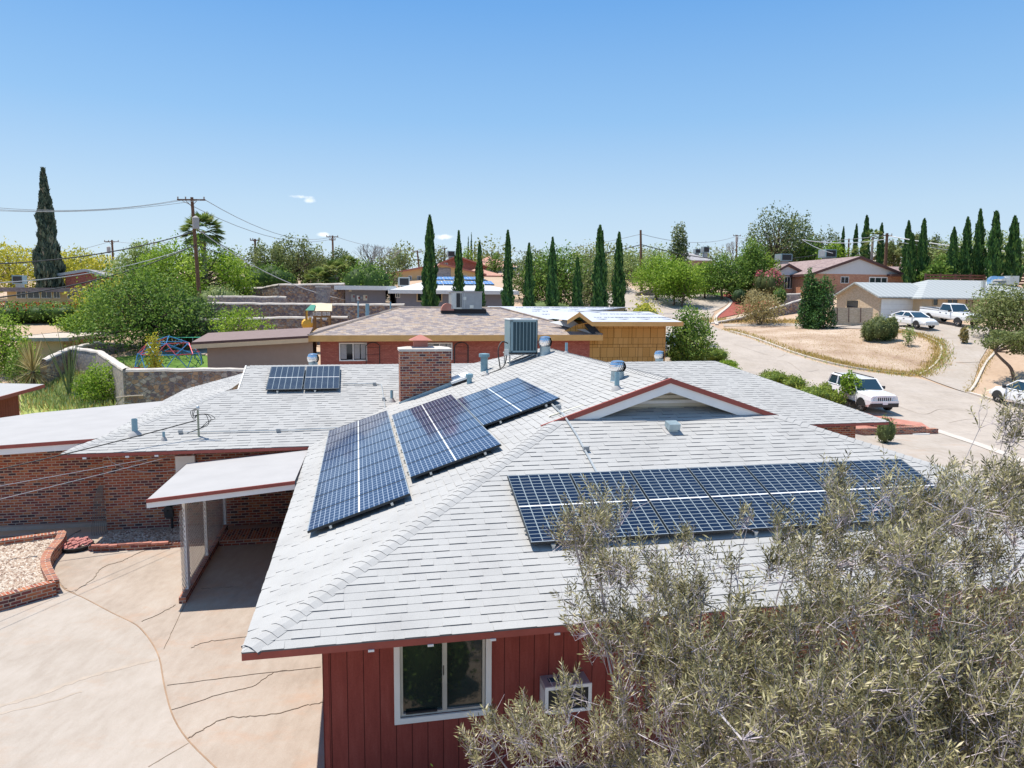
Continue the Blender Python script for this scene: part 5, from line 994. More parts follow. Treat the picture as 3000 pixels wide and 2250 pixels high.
def house_px(label, x0, x1, ye, yr, v, depth, kind, wallm, roofm, fasm, wins=(), over=.5, apex=None, name='house', cat='house', fh=.2, slope=None, extra=None):
    (u0, _, ze), (u1, _, _) = HV(x0, ye, v), HV(x1, ye, v); um = (u0+u1)/2; vr = v+depth/2 if kind in ('hip', 'gable_u') else v
    ua = HV(apex, yr, vr)[0] if apex else um; zr = HV(apex or (x0+x1)/2, yr, vr)[2]; gz = min(tz(*HF.w((u, w, 0))[:2]) for u in (u0, u1, um) for w in (v, v+depth/2, v+depth))-.6
    zr = max(zr, ze+.2); t = thing(name, Fr((*HF.w((um, v+depth/2, 0))[:2], gz+.6), TH), label, cat); o = over
    a0, a1, b0, b1 = u0+o, u1-o, v+o, v+depth-o; mb = MB(HF)
    if kind == 'flat': top = ze-.05; mb.box(a0, a1, b0, b1, gz, top, skip='t')
    elif kind == 'gable_v':
        s0 = (zr-ze)/(ua-u0); s1 = (zr-ze)/(u1-ua); mb.box(a0, a1, b0, b1, gz, ze, skip='t'); mb.prism_y([(a0, ze), (a1, ze), (a1, zr-s1*(a1-ua)-.06), (ua, zr-.06), (a0, zr-s0*(ua-a0)-.06)], b0, b1)
    elif kind == 'gable_u':
        s0 = (zr-ze)/(depth/2); mb.box(a0, a1, b0, b1, gz, ze, skip='t'); mb.prism_x([(b0, ze), (b1, ze), (b1, ze+s0*o-.06), (v+depth/2, zr-.06), (b0, ze+s0*o-.06)], a0, a1)
    else: mb.box(a0, a1, b0, b1, gz, ze-.02, skip='t')
    mb.build('wall', wallm, t)
    mb = MB(HF); v1 = v+depth; vm = v+depth/2; th = .1
    if kind == 'flat': mb.box(u0, u1, v, v1, ze-.02, ze+.02)
    elif kind == 'gable_v':
        mb.face([(u0, v, ze), (ua, v, zr), (ua, v1, zr), (u0, v1, ze)][::-1], 0, [(v, 0), (v, 5), (v1, 5), (v1, 0)][::-1]); mb.face([(ua, v, zr), (u1, v, ze), (u1, v1, ze), (ua, v1, zr)][::-1], 0, [(v, 5), (v, 0), (v1, 0), (v1, 5)][::-1])
        mb.face([(u0, v, ze-th), (u0, v1, ze-th), (ua, v1, zr-th), (ua, v, zr-th)]); mb.face([(ua, v, zr-th), (ua, v1, zr-th), (u1, v1, ze-th), (u1, v, ze-th)])
    elif kind == 'gable_u': mb.face([(u0, v, ze), (u1, v, ze), (u1, vm, zr), (u0, vm, zr)]); mb.face([(u0, vm, zr), (u1, vm, zr), (u1, v1, ze), (u0, v1, ze)]); mb.face([(u0, v, ze-th), (u0, vm, zr-th), (u1, vm, zr-th), (u1, v, ze-th)]); mb.face([(u0, vm, zr-th), (u0, v1, ze-th), (u1, v1, ze-th), (u1, vm, zr-th)])
    else:
        hd = min(depth/2, (u1-u0)/2-.1); r0, r1 = u0+hd, u1-hd
        mb.face([(u0, v, ze), (u1, v, ze), (r1, vm, zr), (r0, vm, zr)]); mb.face([(u1, v1, ze), (u0, v1, ze), (r0, vm, zr), (r1, vm, zr)]); mb.face([(u0, v1, ze), (u0, v, ze), (r0, vm, zr)]); mb.face([(u1, v, ze), (u1, v1, ze), (r1, vm, zr)]); mb.face([(u0, v1, ze-th), (u1, v1, ze-th), (u1, v, ze-th), (u0, v, ze-th)])
    rf = mb.build('roof', roofm, t); mb = MB(HF); e = .03
    if kind in ('hip', 'flat', 'gable_u'): mb.box(u0-e, u1+e, v-e, v, ze-fh, ze+.01+.04*(kind == 'flat'))
    if kind in ('hip', 'flat'): mb.box(u0-e, u0, v, v1, ze-fh, ze+.01+.04*(kind == 'flat')); mb.box(u1, u1+e, v, v1, ze-fh, ze+.01+.04*(kind == 'flat')); mb.box(u0-e, u1+e, v1, v1+e, ze-fh, ze+.01+.04*(kind == 'flat'))
    if kind == 'gable_v':
        for (p, q) in (((u0, ze), (ua, zr)), ((ua, zr), (u1, ze))): mb.prism_y([(p[0], p[1]-fh), (q[0], q[1]-fh), (q[0], q[1]+.02), (p[0], p[1]+.02)], v-e, v)
        mb.box(u0-e, u0, v, v1, ze-fh, ze+.01); mb.box(u1, u1+e, v, v1, ze-fh, ze+.01)
    if kind == 'gable_u':
        for x in (u0-e, u1):
            for (p, q) in (((v, ze), (vm, zr)), ((vm, zr), (v1, ze))): mb.prism_x([(p[0], p[1]-fh), (q[0], q[1]-fh), (q[0], q[1]+.02), (p[0], p[1]+.02)], x, x+e)
    mb.build('fascia', fasm, t)
    for w in wins: win_px(t, *w[:4], b0, *(w[4:] or ()))
    t['_g'] = [u0, u1, v, v1, ze, zr, ua, gz]; return t
def win_px(t, x0, x1, y0, y1, v, fm='white_paint', gm='glass_dark', mull=1, name='window'):
    (a, _, zt), (b, _, _), (_, _, zb) = HV(x0, y0, v), HV(x1, y0, v), HV(x0, y1, v); f = MB(HF); tk = max(.05, (b-a)*.045); frame(f, a, b, v-.01, zb, zt, tk, .05)
    for i in range(mull): x = a+(b-a)*(i+1)/(mull+1); f.box(x-tk*.4, x+tk*.4, v-.05, v-.012, zb+tk, zt-tk)
    fo = f.build(name, fm, t); g = MB(HF); g.quad((a+tk, v-.02, zb+tk), (b-tk, v-.02, zb+tk), (b-tk, v-.02, zt-tk), (a+tk, v-.02, zt-tk)); g.build('pane', gm, fo); return fo
def on_house(t): return t['_g']
# neighbour with brown shingles
VN = 42.0
nb = house_px('red brick neighbour house with a long brown shingle hip roof behind the rear ridge', 903, 1765, 983, 902, VN, 10.6, 'hip', 'neighbour_brick', 'brown_shingle', 'new_wood', over=.6, fh=.34,
              wins=[(993, 1075, 1004, 1058), (1250, 1325, 1004, 1055)], name='neighbour_house')
u0, u1, v0_, v1_, ze, zr, ua, gz = on_house(nb)
for (x0, x1) in ((993, 1075), (1250, 1325)):                    # plantation shutters behind the panes
    (a, _, zt), (b, _, _), (_, _, zb) = HV(x0, 1006, VN+.55), HV(x1, 1006, VN+.55), HV(x0, 1056, VN+.55); mb = MB(HF)
    for s0 in (a+.1+(b-a)*.26*0, a+(b-a)*.54, a+(b-a)*.78):
        wv = (b-a)*.2
        for i in range(14): z = zb+.1+i*(zt-zb-.15)/14; mb.box(s0, s0+wv, VN+.56-.0, VN+.567, z, z+.035)
    mb.build('shutter', 'pale_siding', nb)
mb = MB(HF)                                                      # caps along the hips and a warmer band
for p, q in (((u0, v0_, ze), (u0+5.3, v0_+5.3, zr)), ((u1, v0_, ze), (u1-5.3, v0_+5.3, zr)), ((u0+5.3, v0_+5.3, zr), (u1-5.3, v0_+5.3, zr))): mb.tube([np.array(p)+[0, 0, .0], np.array(q)+[0, 0, .0]], .09, 5)
mb.build('hip_caps', 'brown_shingle', nb)
sh = thing('shed_wing', Fr((*H(HV(740, 1000, VN)[0], VN+2)[:2], 1.4), TH), 'tan stucco shed wing with a flat brown roof left of the brick neighbour house', 'shed')
(a, _, za), (b, _, zb_) = HV(560, 1003, VN-.3), HV(903, 984, VN-.3); mb = MB(HF); aw = HV(606, 1010, VN+.3)[0]; mb.face([(aw, VN+.3, .8), (b+.2, VN+.3, .8), (b+.2, VN+.3, zb_-.1), (aw, VN+.3, za-.08)]); mb.face([(aw, VN+3.9, .8), (aw, VN+.3, .8), (aw, VN+.3, za-.08), (aw, VN+3.9, za-.08)]); mb.face([(b+.2, VN+3.9, .8), (aw, VN+3.9, .8), (aw, VN+3.9, za-.08), (b+.2, VN+3.9, zb_-.1)]); mb.build('wall', 'tan_stucco', sh)
mb = MB(HF); mb.face([(a, VN-.3, za), (b, VN-.3, zb_), (b, VN+4.3, zb_+.3), (a, VN+4.3, za+.3)]); mb.build('roof', 'brown_membrane', sh)
mb = MB(HF); mb.face([(a, VN-.31, za-.12), (b, VN-.31, zb_-.12), (b, VN-.31, zb_+.01), (a, VN-.31, za+.01)], 0); mb.face([(a, VN-.30, za-.36), (b, VN-.30, zb_-.36), (b, VN-.30, zb_-.12), (a, VN-.30, za-.12)], 1); mb.face([(a, VN+4.3, za-.1), (a, VN-.3, za-.3), (a, VN-.3, za), (a, VN+4.3, za+.3)], 0); mb.build('fascia', ['dark_brown', 'cream_stucco'], sh)
# unfinished sheathed addition
k = NM('osb'); q = k.n('TexBrick'); k.lk(k.co('UV'), q.inputs['Vector']); q.inputs['Scale'].default_value = 1; q.offset = .12; q.squash = .7; q.squash_frequency = 2; q.inputs['Brick Width'].default_value = .47; q.inputs['Row Height'].default_value = .60; q.inputs['Mortar Size'].default_value = .009; q.inputs['Color1'].default_value = (0, 0, 0, 1); q.inputs['Color2'].default_value = (1, 1, 1, 1)
f = k.noise(26, 3, .8, k.co('UV')); c = k.mix(.5, k.ramp(f, [(.35, (.40, .21, .05)), (.65, (.60, .36, .12))]), k.ramp(q.outputs[0], [(0, (.46, .25, .07)), (1, (.60, .36, .13))])); q2 = k.n('TexBrick'); k.lk(k.co('UV'), q2.inputs['Vector']); q2.inputs['Scale'].default_value = 1; q2.inputs['Brick Width'].default_value = 1.22; q2.inputs['Row Height'].default_value = 1.9; q2.inputs['Mortar Size'].default_value = .014; q2.offset = .35
k.col(k.mix(q2.outputs[1], k.mix(q.outputs[1], c, (.08, .04, .01)), (.10, .05, .012))); k.end(.85, 0, .2)
plain('underlayment', (.46, .48, .52), .7, var=.03); plain('print_grey', (.10, .12, .18), .7, var=0); plain('tar_paper', (.035, .045, .06), .8, var=.3)
osb = thing('unfinished_house', Fr((*H(HV(1850, 1000, VN)[0], VN+3)[:2], 1.6), TH), 'unfinished addition sheathed in golden chipboard under a white underlay roof', 'house')
(a, _, zt), (b, _, _) = HV(1734, 943, VN-.2), HV(2001, 942, VN-.2); wl, wr = HV(1650, 1000, VN+.6)[0], HV(1952, 960, VN+.6)[0]; zlow = HV(1700, 990, VN+.6)[2]
mb = MB(HF); mb.box(a+.05, wr, VN+.65, VN+6.5, .8, zt-.05); mb.box(wl-1.0, a+.05, VN+.66, VN+6, .8, zlow+.12); mb.face([(a-2.3, VN+.66, zlow), (a+.05, VN+.66, zlow), (a+.05, VN+.66, zt-.05), (a-.7, VN+.66, zt-.2)]); mb.build('wall', 'osb', osb)
sl2 = .28; vr1 = VN+5.2; zr1 = zt+(vr1-VN)*sl2
zr1 = HF.l(at_v(1900, 913, vr1))[2]; bR = HV(1957, 913, vr1)[0]; vr2 = VN+9.5; zr2 = HV(1700, 899, vr2)[2]; bL, bM = HV(1430, 899, vr2)[0], HV(1836, 899, vr2)[0]
mb = MB(HF); aT = HV(1697, 915, VN-.2)
mb.face([(a, VN-.2, zt), (b, VN-.2, zt), (b, vr1, zr1), (a-3.5, vr1, zr1), (aT[0], VN-.2, aT[2])]) if False else None
mb.face([(a, VN-.2, zt), (b, VN-.2, zt), (b-.02, vr1, zr1), (a, vr1, zr1)]); mb.face([(b-.02, vr1, zr1), (b, VN+10.5, zt), (a, VN+10.5, zt), (a, vr1, zr1)])
aL = HV(1662, 938, VN-.2); apx = (aT[0], aT[2]); mb.face([(apx[0], VN-.2, apx[1]), (a+.02, VN-.2, zt), (a+.02, vr1, zr1+.01), (apx[0], vr1+2.5, apx[1])]); mb.face([(aL[0], VN-.2, aL[2]), (apx[0], VN-.2, apx[1]), (apx[0], vr1+2.5, apx[1]), (aL[0], vr1+2.5, aL[2])][::-1])
zl = HV(1550, 930, VN+3.4)[2]; mb.face([(bL-3, VN+3.2, zl-.1), (aL[0]+.1, VN+3.2, zl-.1), (bM, vr2, zr2), (bL, vr2, zr2)]); mb.face([(aL[0]+.1, VN+3.2, zl-.1), (apx[0], VN+3.2, apx[1]-.1), (a+.3, vr1, zr1-.05), (bM, vr2, zr2)]); mb.face([(bL, vr2, zr2), (bM, vr2, zr2), (bM+2, VN+16, zl), (bL, VN+16, zl)])
mb.build('underlay_roof', 'underlayment', osb)
mb = MB(HF); mb.box(a, b, VN-.24, VN-.2, zt-.26, zt+.01); mb.prism_x([(VN-.24, zt-.24), (vr1, zr1-.24), (vr1, zr1), (VN-.24, zt)], b-.02, b+.02)
for p, q in ((aL, aT), (aT, (a, 0, zt))): mb.prism_y([(p[0], p[2]-.24), (q[0], q[2]-.24), (q[0], q[2]+.01), (p[0], p[2]+.01)], VN-.26, VN-.21)
mb.build('fascia', 'new_wood', osb)
mb = MB(HF); c1 = HV(1655, 940, VN+.4); c2 = HV(1700, 935, VN+.4); mb.face([(c1[0]-.7, VN+1.5, c1[2]-.1), (c2[0]-.2, VN+1.5, c2[2]-.05), (HV(1735, 978, VN+.2)[0], VN+.2, HV(1735, 978, VN+.2)[2])]); mb.build('flashing_sheet', 'white_membrane', osb)
mb = MB(HF); P1, P2, P3, P4 = [HV(*q) for q in ((1700, 936, VN+.9), (1738, 950, VN+.62), (1762, 979, VN+.3), (1734, 979, VN+.15))]; mb.face([tuple(P4), tuple(P3), tuple(P2), tuple(P1)]); mb.build('tar_paper', 'tar_paper', osb)
def on_slope(x, y, p0, z0, s):                                   # pixel onto the plane z = z0 + s (v - p0)
    d = ray(x, y); n = np.array([0, 0, 1.])-s*VV; k = (z0-s*p0-n@CAM0)/(n@d); return HF.l(CAM0+d*k)
s1 = (zr1-zt)/(vr1-VN+.2); mlet = face_M(HF, (0, 0, 0), (1, 0, 0), (0, 1, s1))
lets = []
for row, (y, xs) in enumerate(((921, (1760, 1823, 1886, 1940)), (931, (1742, 1806, 1870, 1932)))):
    for x in xs: p = on_slope(x, y, VN-.2, zt, s1); p[2] += .015; lettering('NT STINGER', face_M(HF, p, (1, 0, 0), (0, 1, s1)), .40, 'print_grey', osb, 'roof_print')
s2 = (zr2-zl+.1)/(vr2-VN-3.2)
for row, (y, xs) in enumerate(((902.5, (1512, 1566, 1620, 1674, 1728, 1780)), (913, (1560, 1604, 1655)), (922, (1590, 1630)))):
    for x in xs: p = on_slope(x, y, VN+3.2, zl-.1, s2); p[2] += .015; lettering('NT STINGER', face_M(HF, p, (1, 0, 0), (0, 1, s2)), .44, 'print_grey', osb, 'roof_print')
for x, y, p0, z0, s in [(x, 915.5, VN-.2, zt, s1) for x in (1748, 1870, 1925)]+[(x, 935.5, VN-.2, zt, s1) for x in (1765, 1828, 1892, 1957)]+[(x, 908, VN+3.2, zl-.1, s2) for x in (1574, 1628, 1684, 1738)]:
    p = on_slope(x, y, p0, z0, s); p[2] += .02
    mb = MB(HF)
    for sg in (-1, 1): mb.face([(p[0], p[1]-.12, p[2]-.12*s), (p[0]+sg*.42, p[1]+.14, p[2]+.14*s), (p[0]+sg*.3, p[1]+.14, p[2]+.14*s), (p[0], p[1]+.06, p[2]+.06*s)][::sg])
    mb.build('printed_emblem', 'print_grey', osb)
# rooftop unit on the neighbour's ridge
t = thing('rooftop_unit', Fr((*H(HV(1370, 900, VN+4.2)[0], VN+4.2)[:2], zr-.3), TH), 'wide grey rooftop air handler on the ridge of the brown shingle roof', 'air conditioner')
VU = VN+4.0; (a, _, zt_), (b, _, _), (_, _, zb_) = HV(1322, 855, VU), HV(1412, 855, VU), HV(1322, 905, VU); mid = HV(1353, 860, VU)[0]; mb = MB(HF); mb.box(mid, b, VU, VU+1.3, zb_, zt_-.02); mb.build('cabinet', 'grey_metal', t)
mb = MB(HF); mb.box(a, mid, VU, VU+1.3, zb_, zt_, 0); mb.box(a+.32, mid-.02, VU-.02, VU, zb_+.1, zt_-.08, 1)
for i in range(3): x = a+.3+i*.27; mb.box(x, x+.02, VU-.035, VU-.021, zb_+.05, zt_-.05, 0)
mb.build('condenser_section', ['conduit', 'cable'], t)
mb = MB(HF); mb.box(a-.05, b+.05, VU-.06, VU+1.4, zt_-.02, zt_+.04); mb.build('lid', 'membrane', t); mb = MB(HF); mb.box(mid+.1, mid+.28, VU-.03, VU, zt_-.5, zt_-.3); mb.box(mid+.5, mid+.75, VU-.03, VU, zb_+.05, zb_+.25); mb.build('access_plate', 'panel_frame', t)
mb = MB(HF); mb.box(a-.1, b+.3, VU+.1, VU+1.2, zr-.45, zb_); mb.build('curb', 'dark_line', t)
t = thing('duct_hood', Fr((*H(HV(1313, 905, VU)[0], VU)[:2], zr-.3), TH), 'half-round brown duct hood beside the rooftop air handler', 'roof vent'); (a, _, z0_), (b, _, _) = HV(1293, 905, VU), HV(1330, 905, VU); R_ = (b-a)/2; cx = (a+b)/2
mb = MB(HF); pr = [(cx+R_*math.cos(q), z0_-.1+R_*1.15*math.sin(q)) for q in np.linspace(0, math.pi, 13)]; mb.prism_y(pr, VU, VU+.5); mb.build('hood', 'pink_gravel', t); mb = MB(HF); mb.box(a, b, VU+.05, VU+.45, zr-.5, z0_-.1); mb.build('base', 'dark_line', t)
for x, lb in ((1075, 'left'), (1335, 'right')):                   # arched metal trellises
    pass
for x0, x1, lb in ((1072, 1112, 'dark arched metal trellis against the brick wall beside the shuttered window'), (1332, 1372, 'dark arched metal trellis against the brick wall right of the chimney')):
    t = thing('metal_trellis', Fr(HF.w((HV((x0+x1)/2, 1040, VN+.2)[0], VN+.2, 1.6)), TH), lb, 'trellis', 'arched trellises on the neighbour wall'); (a, _, zt_), (b, _, _) = HV(x0, 1003, VN+.2), HV(x1, 1003, VN+.2); mb = MB(HF)
    for y in (VN+.1, VN+.45):
        P = [(a, y, 1.2), (a, y, zt_-.25)]+[((a+b)/2-(b-a)/2*math.cos(q), y, zt_-.25+.25*math.sin(q)) for q in np.linspace(.3, math.pi-.3, 5)]+[(b, y, zt_-.25), (b, y, 1.2)]; mb.tube(P, .022, 5)
    for i in range(6): z = 1.6+i*.42; mb.tube([(a, VN+.45, z), (b, VN+.45, z)], .01, 4)
    for i in range(5): q = math.pi*(i+.5)/5; x = (a+b)/2-(b-a)/2*math.cos(q); z = zt_-.25+.25*math.sin(q); mb.tube([(x, VN+.1, z), (x, VN+.45, z)], .01, 4)
    mb.build('frame', 'cable', t)
# grey house behind
gh = house_px('grey stucco house with white fascia and solar panels behind the cypress row', 1140, 1520, 849, 812, 66, 15, 'hip', 'grey_stucco', 'white_membrane', 'white_paint', wins=[(1158, 1172, 857, 872), (1220, 1296, 857, 884, 'cream_stucco', 'glass_dark', 2)], over=.7, fh=.32, name='grey_house')
g1 = house_px('flat-roofed grey stucco wing with electric meters on its wall', 980, 1160, 838, 838, 67, 12, 'flat', 'grey_stucco', 'white_membrane', 'white_paint', over=.9, fh=.32, name='grey_house_wing')
for i, (x0, x1, y0, y1, m) in enumerate(((1028, 1040, 862, 884, 'grey_metal'), (1045, 1053, 866, 880, 'white_paint'), (1056, 1062, 869, 876, 'grey_metal'), (1064, 1076, 864, 880, 'cream_paint'), (1022, 1030, 846, 854, 'cream_paint'))):
    (a, _, zt_), (b, _, _), (_, _, zb_) = HV(x0, y0, 67.9), HV(x1, y0, 67.9), HV(x0, y1, 67.9); mb = MB(HF); mb.box(a, b, 67.78, 67.9, zb_, zt_, 0)
    if i in (0, 1, 3): mb.box((a+b)/2+.02, (a+b)/2+.14, 67.76, 67.78, zt_-.3, zt_-.1, 1)
    o = mb.build('meter_box', [m, 'red_paint'], g1)
u0, u1, v0_, v1_, ze, zr, ua, gz = on_house(gh); s = (zr-ze)/7.5; solar_mat('solar_pale', (.10, .22, .50), (.55, .60, .66), .06, .04)
for row, (y, xs) in enumerate(((836, range(1240, 1440, 30)), (822, range(1272, 1400, 30)))):
    for x in xs:
        p = on_slope(x, y, v0_, ze, s); q = on_slope(x+28, y, v0_, ze, s); vv = p[1]; z = ze+s*(vv-v0_)+.12; dv = 1.75 if row == 0 else 1.6; mb = MB(HF)
        mb.face([(p[0], vv, z), (q[0], vv, z), (q[0], vv+dv, z+dv*s), (p[0], vv+dv, z+dv*s)], 0, [(0, 0), (.5, 0), (.5, .1), (0, .1)]); mb.face([(p[0], vv, z-.12), (q[0], vv, z-.12), (q[0], vv, z), (p[0], vv, z)], 1, [(0, 0)]*4); mb.build('roof_solar_panel', ['solar_pale', 'black_frame'], gh)

def merge(w, h):
    for c in [o for o in bpy.data.objects if o.parent == w]: m = h.matrix_basis.inverted()@w.matrix_basis@c.matrix_basis; c.parent = h; c.matrix_basis = m
    bpy.data.objects.remove(w)
merge(sh, nb); merge(g1, gh)
gh['label'] = 'grey stucco house with white fascia and solar panels behind the cypress row'; nb['label'] = 'red brick neighbour house with a brown shingle hip roof and a flat-roofed tan wing'
# farther houses
W0 = lambda *a: [a]
house_px('yellow stucco house with a pale pink gable roof and barred windows', 1118, 1262, 803, 781, 104, 14, 'gable_v', 'yellow_stucco', 'pink_shingle', 'rust_red', wins=[(1196, 1206, 808, 820), (1222, 1240, 808, 821, 'white_paint', 'glass_dark', 3)], apex=1240)
house_px('yellow gabled house with a terracotta roof rising behind the tall cypress', 1262, 1425, 800, 771, 102, 15, 'gable_v', 'yellow_stucco', 'pink_shingle', 'rust_red', wins=[(1278, 1320, 784, 812, 'grey_stucco', 'grey_shingle', 0), (1358, 1368, 806, 816)], apex=1290)
house_px('dark red gable end house with a rooftop cooler above the terracotta roofs', 1272, 1432, 778, 748, 120, 16, 'gable_v', 'dark_brick', 'pink_shingle', 'rust_red', wins=[(1300, 1312, 770, 780)], apex=1338)
house_px('low pink hip-roofed house between the two middle cypresses', 1352, 1482, 806, 786, 112, 12, 'hip', 'yellow_stucco', 'pink_shingle', 'rust_red', wins=[(1418, 1436, 812, 824, 'white_paint', 'glass_dark', 3)])
house_px('large pale pink hip-roofed house on the rise with grey side wall', 1378, 1532, 782, 752, 140, 18, 'hip', 'grey_stucco', 'pink_shingle', 'tan_stucco')
house_px('flat-roofed tan stucco house with a band of wide windows above the flowering hedge', -20, 305, 843, 841, 78, 14, 'flat', 'yellow_stucco', 'white_membrane', 'mauve_shingle', over=.8, fh=.35, wins=[(48, 76, 852, 874), (80, 116, 852, 874), (120, 152, 852, 874), (156, 176, 852, 874), (197, 228, 858, 874), (238, 258, 858, 874), (262, 275, 858, 874)])
house_px('dark red brick house with a shallow grey gable behind the huge cypress', 168, 302, 802, 788, 95, 14, 'gable_v', 'dark_brick', 'grey_shingle', 'grey_metal', wins=[(264, 288, 822, 834)], apex=250, over=.6, fh=.3)
house_px('low tan outbuilding with flat roof behind the weedy yard', 12, 200, 992, 990, 57, 8.5, 'flat', 'cream_stucco', 'tan_membrane', 'grey_metal', over=.6, fh=.2, name='outbuilding', cat='shed')
house_px('small grey-roofed brick house with a rooftop cooler left of the stone walls', 672, 800, 842, 818, 92, 12, 'gable_v', 'dark_brick', 'grey_shingle', 'grey_metal', apex=690, wins=[(722, 770, 838, 850, 'white_paint', 'glass', 2)])
house_px('far house with a low grey gable beyond the orange street tree', 2012, 2095, 762, 738, 150, 16, 'hip', 'tan_stucco', 'grey_shingle', 'tan_stucco')
bh = house_px('long brick house with a broad pale gable and dark brown roof edges', 2372, 2664, 802, 750, 84, 19, 'gable_v', 'orange_brick', 'mauve_shingle', 'dark_brown', wins=[(2463, 2487, 810, 830), (2546, 2600, 811, 832, 'white_paint', 'glass', 2)], apex=2523, over=.35, fh=.32)
u0, u1, v0_, v1_, ze, zr, ua, gz = on_house(bh); mb = MB(HF); mb.prism_y([(u0+.9, ze+.05), (u1-.9, ze+.05), (ua, zr-.38)], v0_+.3, v0_+.34); mb.build('gable_siding', 'pale_siding', bh)
mb = MB(HF); b = HV(2600, 800, v0_+.2); c = HV(2663, 800, v0_+.2); mb.box(b[0], c[0], v0_-.6, v0_+.3, ze-.15, ze+.1); mb.build('porch_edge', 'dark_brown', bh)
b2 = house_px('brick wing with a small white front gable and tall window', 2252, 2378, 806, 772, 88, 16, 'gable_v', 'orange_brick', 'mauve_shingle', 'dark_brown', wins=[(2298, 2324, 810, 846, 'white_paint', 'glass', 2)], apex=2312, over=.35, fh=.3, name='house_wing')
u0, u1, v0_, v1_, ze, zr, ua, gz = on_house(b2); mb = MB(HF); mb.prism_y([(u0+.7, ze+.05), (u1-.7, ze+.05), (ua, zr-.35)], v0_+.3, v0_+.34); mb.build('gable_siding', 'pale_siding', b2)
b3 = house_px('brick end wing with a lower brown roof beside the dark slatted fence', 2600, 2722, 806, 782, 86, 9, 'gable_u', 'orange_brick', 'mauve_shingle', 'dark_brown', over=.4, fh=.3, name='house_wing')
house_px('shaded brick house behind the orange-trunked street trees', 2000, 2250, 826, 800, 104, 12, 'hip', 'orange_brick', 'mauve_shingle', 'dark_brown', wins=[(2098, 2112, 832, 848), (2160, 2188, 824, 850, 'white_paint', 'glass', 1), (2058, 2078, 833, 850, 'white_paint', 'glass', 0)])
c1 = house_px('cream brick house with a pale ribbed metal roof and white garage door', 2575, 2745, 869, 829, 64, 7.6, 'gable_u', 'cream_brick', 'metal_roof', 'metal_roof', over=.45, fh=.14, wins=[])
u0, u1, v0_, v1_, ze, zr, ua, gz = on_house(c1); mb = MB(HF); (a, _, zt_), (b, _, _), (_, _, zb_) = HV(2582, 876, v0_+.45), HV(2709, 876, v0_+.45), HV(2582, 928, v0_+.45); mb.box(a, b, v0_+.40, v0_+.44, zb_-.5, zt_)
for i in range(1, 4): z = zb_-.3+i*(zt_-zb_+.3)/4; mb.box(a, b, v0_+.39, v0_+.40, z, z+.02, 1)
mb.build('garage_door', ['white_paint', 'conduit'], c1)
mb = MB(HF); x = u0+.45; mb.box(x-.02, x-.001, v0_+3.4, v0_+5.6, ze-1.3, ze-.3, 0); fo = mb.build('window', 'cream_stucco', c1); mb = MB(HF); mb.quad((x-.03, v0_+5.4, ze-1.2), (x-.03, v0_+3.6, ze-1.2), (x-.03, v0_+3.6, ze-.4), (x-.03, v0_+5.4, ze-.4)); mb.build('pane', 'glass_dark', fo)
c2 = house_px('cream house entrance wing with a hipped ribbed metal roof behind the pickup', 2700, 3150, 872, 823, 62.6, 11, 'hip', 'cream_stucco', 'metal_roof', 'metal_roof', over=.6, fh=.14, wins=[(2733, 2748, 874, 896, 'cream_stucco', 'glass_dark', 0), (2774, 2806, 876, 892, 'cream_stucco', 'glass_dark', 1), (2830, 2850, 876, 905, 'dark_brown', 'tan_stucco', 0)], name='house_wing')
mb = MB(HF); P = [HV(2985, 870, 60), HV(3150, 860, 60)]; 
house_px('tan house at the far end of the cypress row', 2850, 3120, 850, 832, 98, 10, 'gable_u', 'cream_stucco', 'grey_shingle', 'dark_brown')
house_px('small cream house with a shallow roof behind the palm and pole', 2590, 2772, 770, 756, 122, 10, 'hip', 'cream_stucco', 'tan_membrane', 'tan_stucco')
house_px('grey-roofed house behind the three tall cypresses', 2772, 2960, 796, 768, 118, 12, 'hip', 'cream_stucco', 'grey_shingle', 'dark_brown')
house_px('dark red gable house behind the cypress and palm', 2550, 2630, 758, 735, 135, 10, 'gable_v', 'dark_brick', 'grey_shingle', 'dark_brown')
house_px('small blue house with white flat roof among the far trees', 2714, 2780, 732, 728, 140, 8, 'flat', 'blue_wall' if 'blue_wall' in M else 'label_blue', 'white_membrane', 'white_paint')
def cooler(x0, x1, y0, y1, v, label, m='condenser_paint'):
    (a, _, zt_), (b, _, _), (_, _, zb_) = HV(x0, y0, v), HV(x1, y0, v), HV(x0, y1, v); t = thing('rooftop_cooler', Fr(HF.w(((a+b)/2, v+.6, zb_)), TH), label, 'air conditioner', 'box coolers on far roofs'); w = b-a
    mb = MB(HF); mb.box(a, b, v, v+w, zb_, zt_); mb.build('casing', m, t); mb = MB(HF)
    mb.box(a+w*.08, b-w*.08, v-.02, v-.001, zb_+(zt_-zb_)*.12, zt_-(zt_-zb_)*.12); mb.box(a-.02, a-.001, v+w*.1, v+w*.9, zb_+(zt_-zb_)*.12, zt_-(zt_-zb_)*.12, 1)
    mb.build('louvre', ['cable', 'grey_metal'], t); mb = MB(HF); mb.box(a+w*.2, b-w*.2, v+w*.2, v+w*.8, zb_-1.2, zb_); mb.build('stand', 'grey_metal', t)
cooler(2290, 2322, 743, 764, 92, 'blue grey box cooler on the left of the long brown roof'); cooler(2420, 2452, 730, 754, 92, 'larger blue grey box cooler near the ridge of the long brown roof'); cooler(34, 66, 806, 832, 84, 'dark box cooler on the flat roof at the far left'); cooler(708, 748, 782, 800, 96, 'wide dark cooler above the small grey roof')
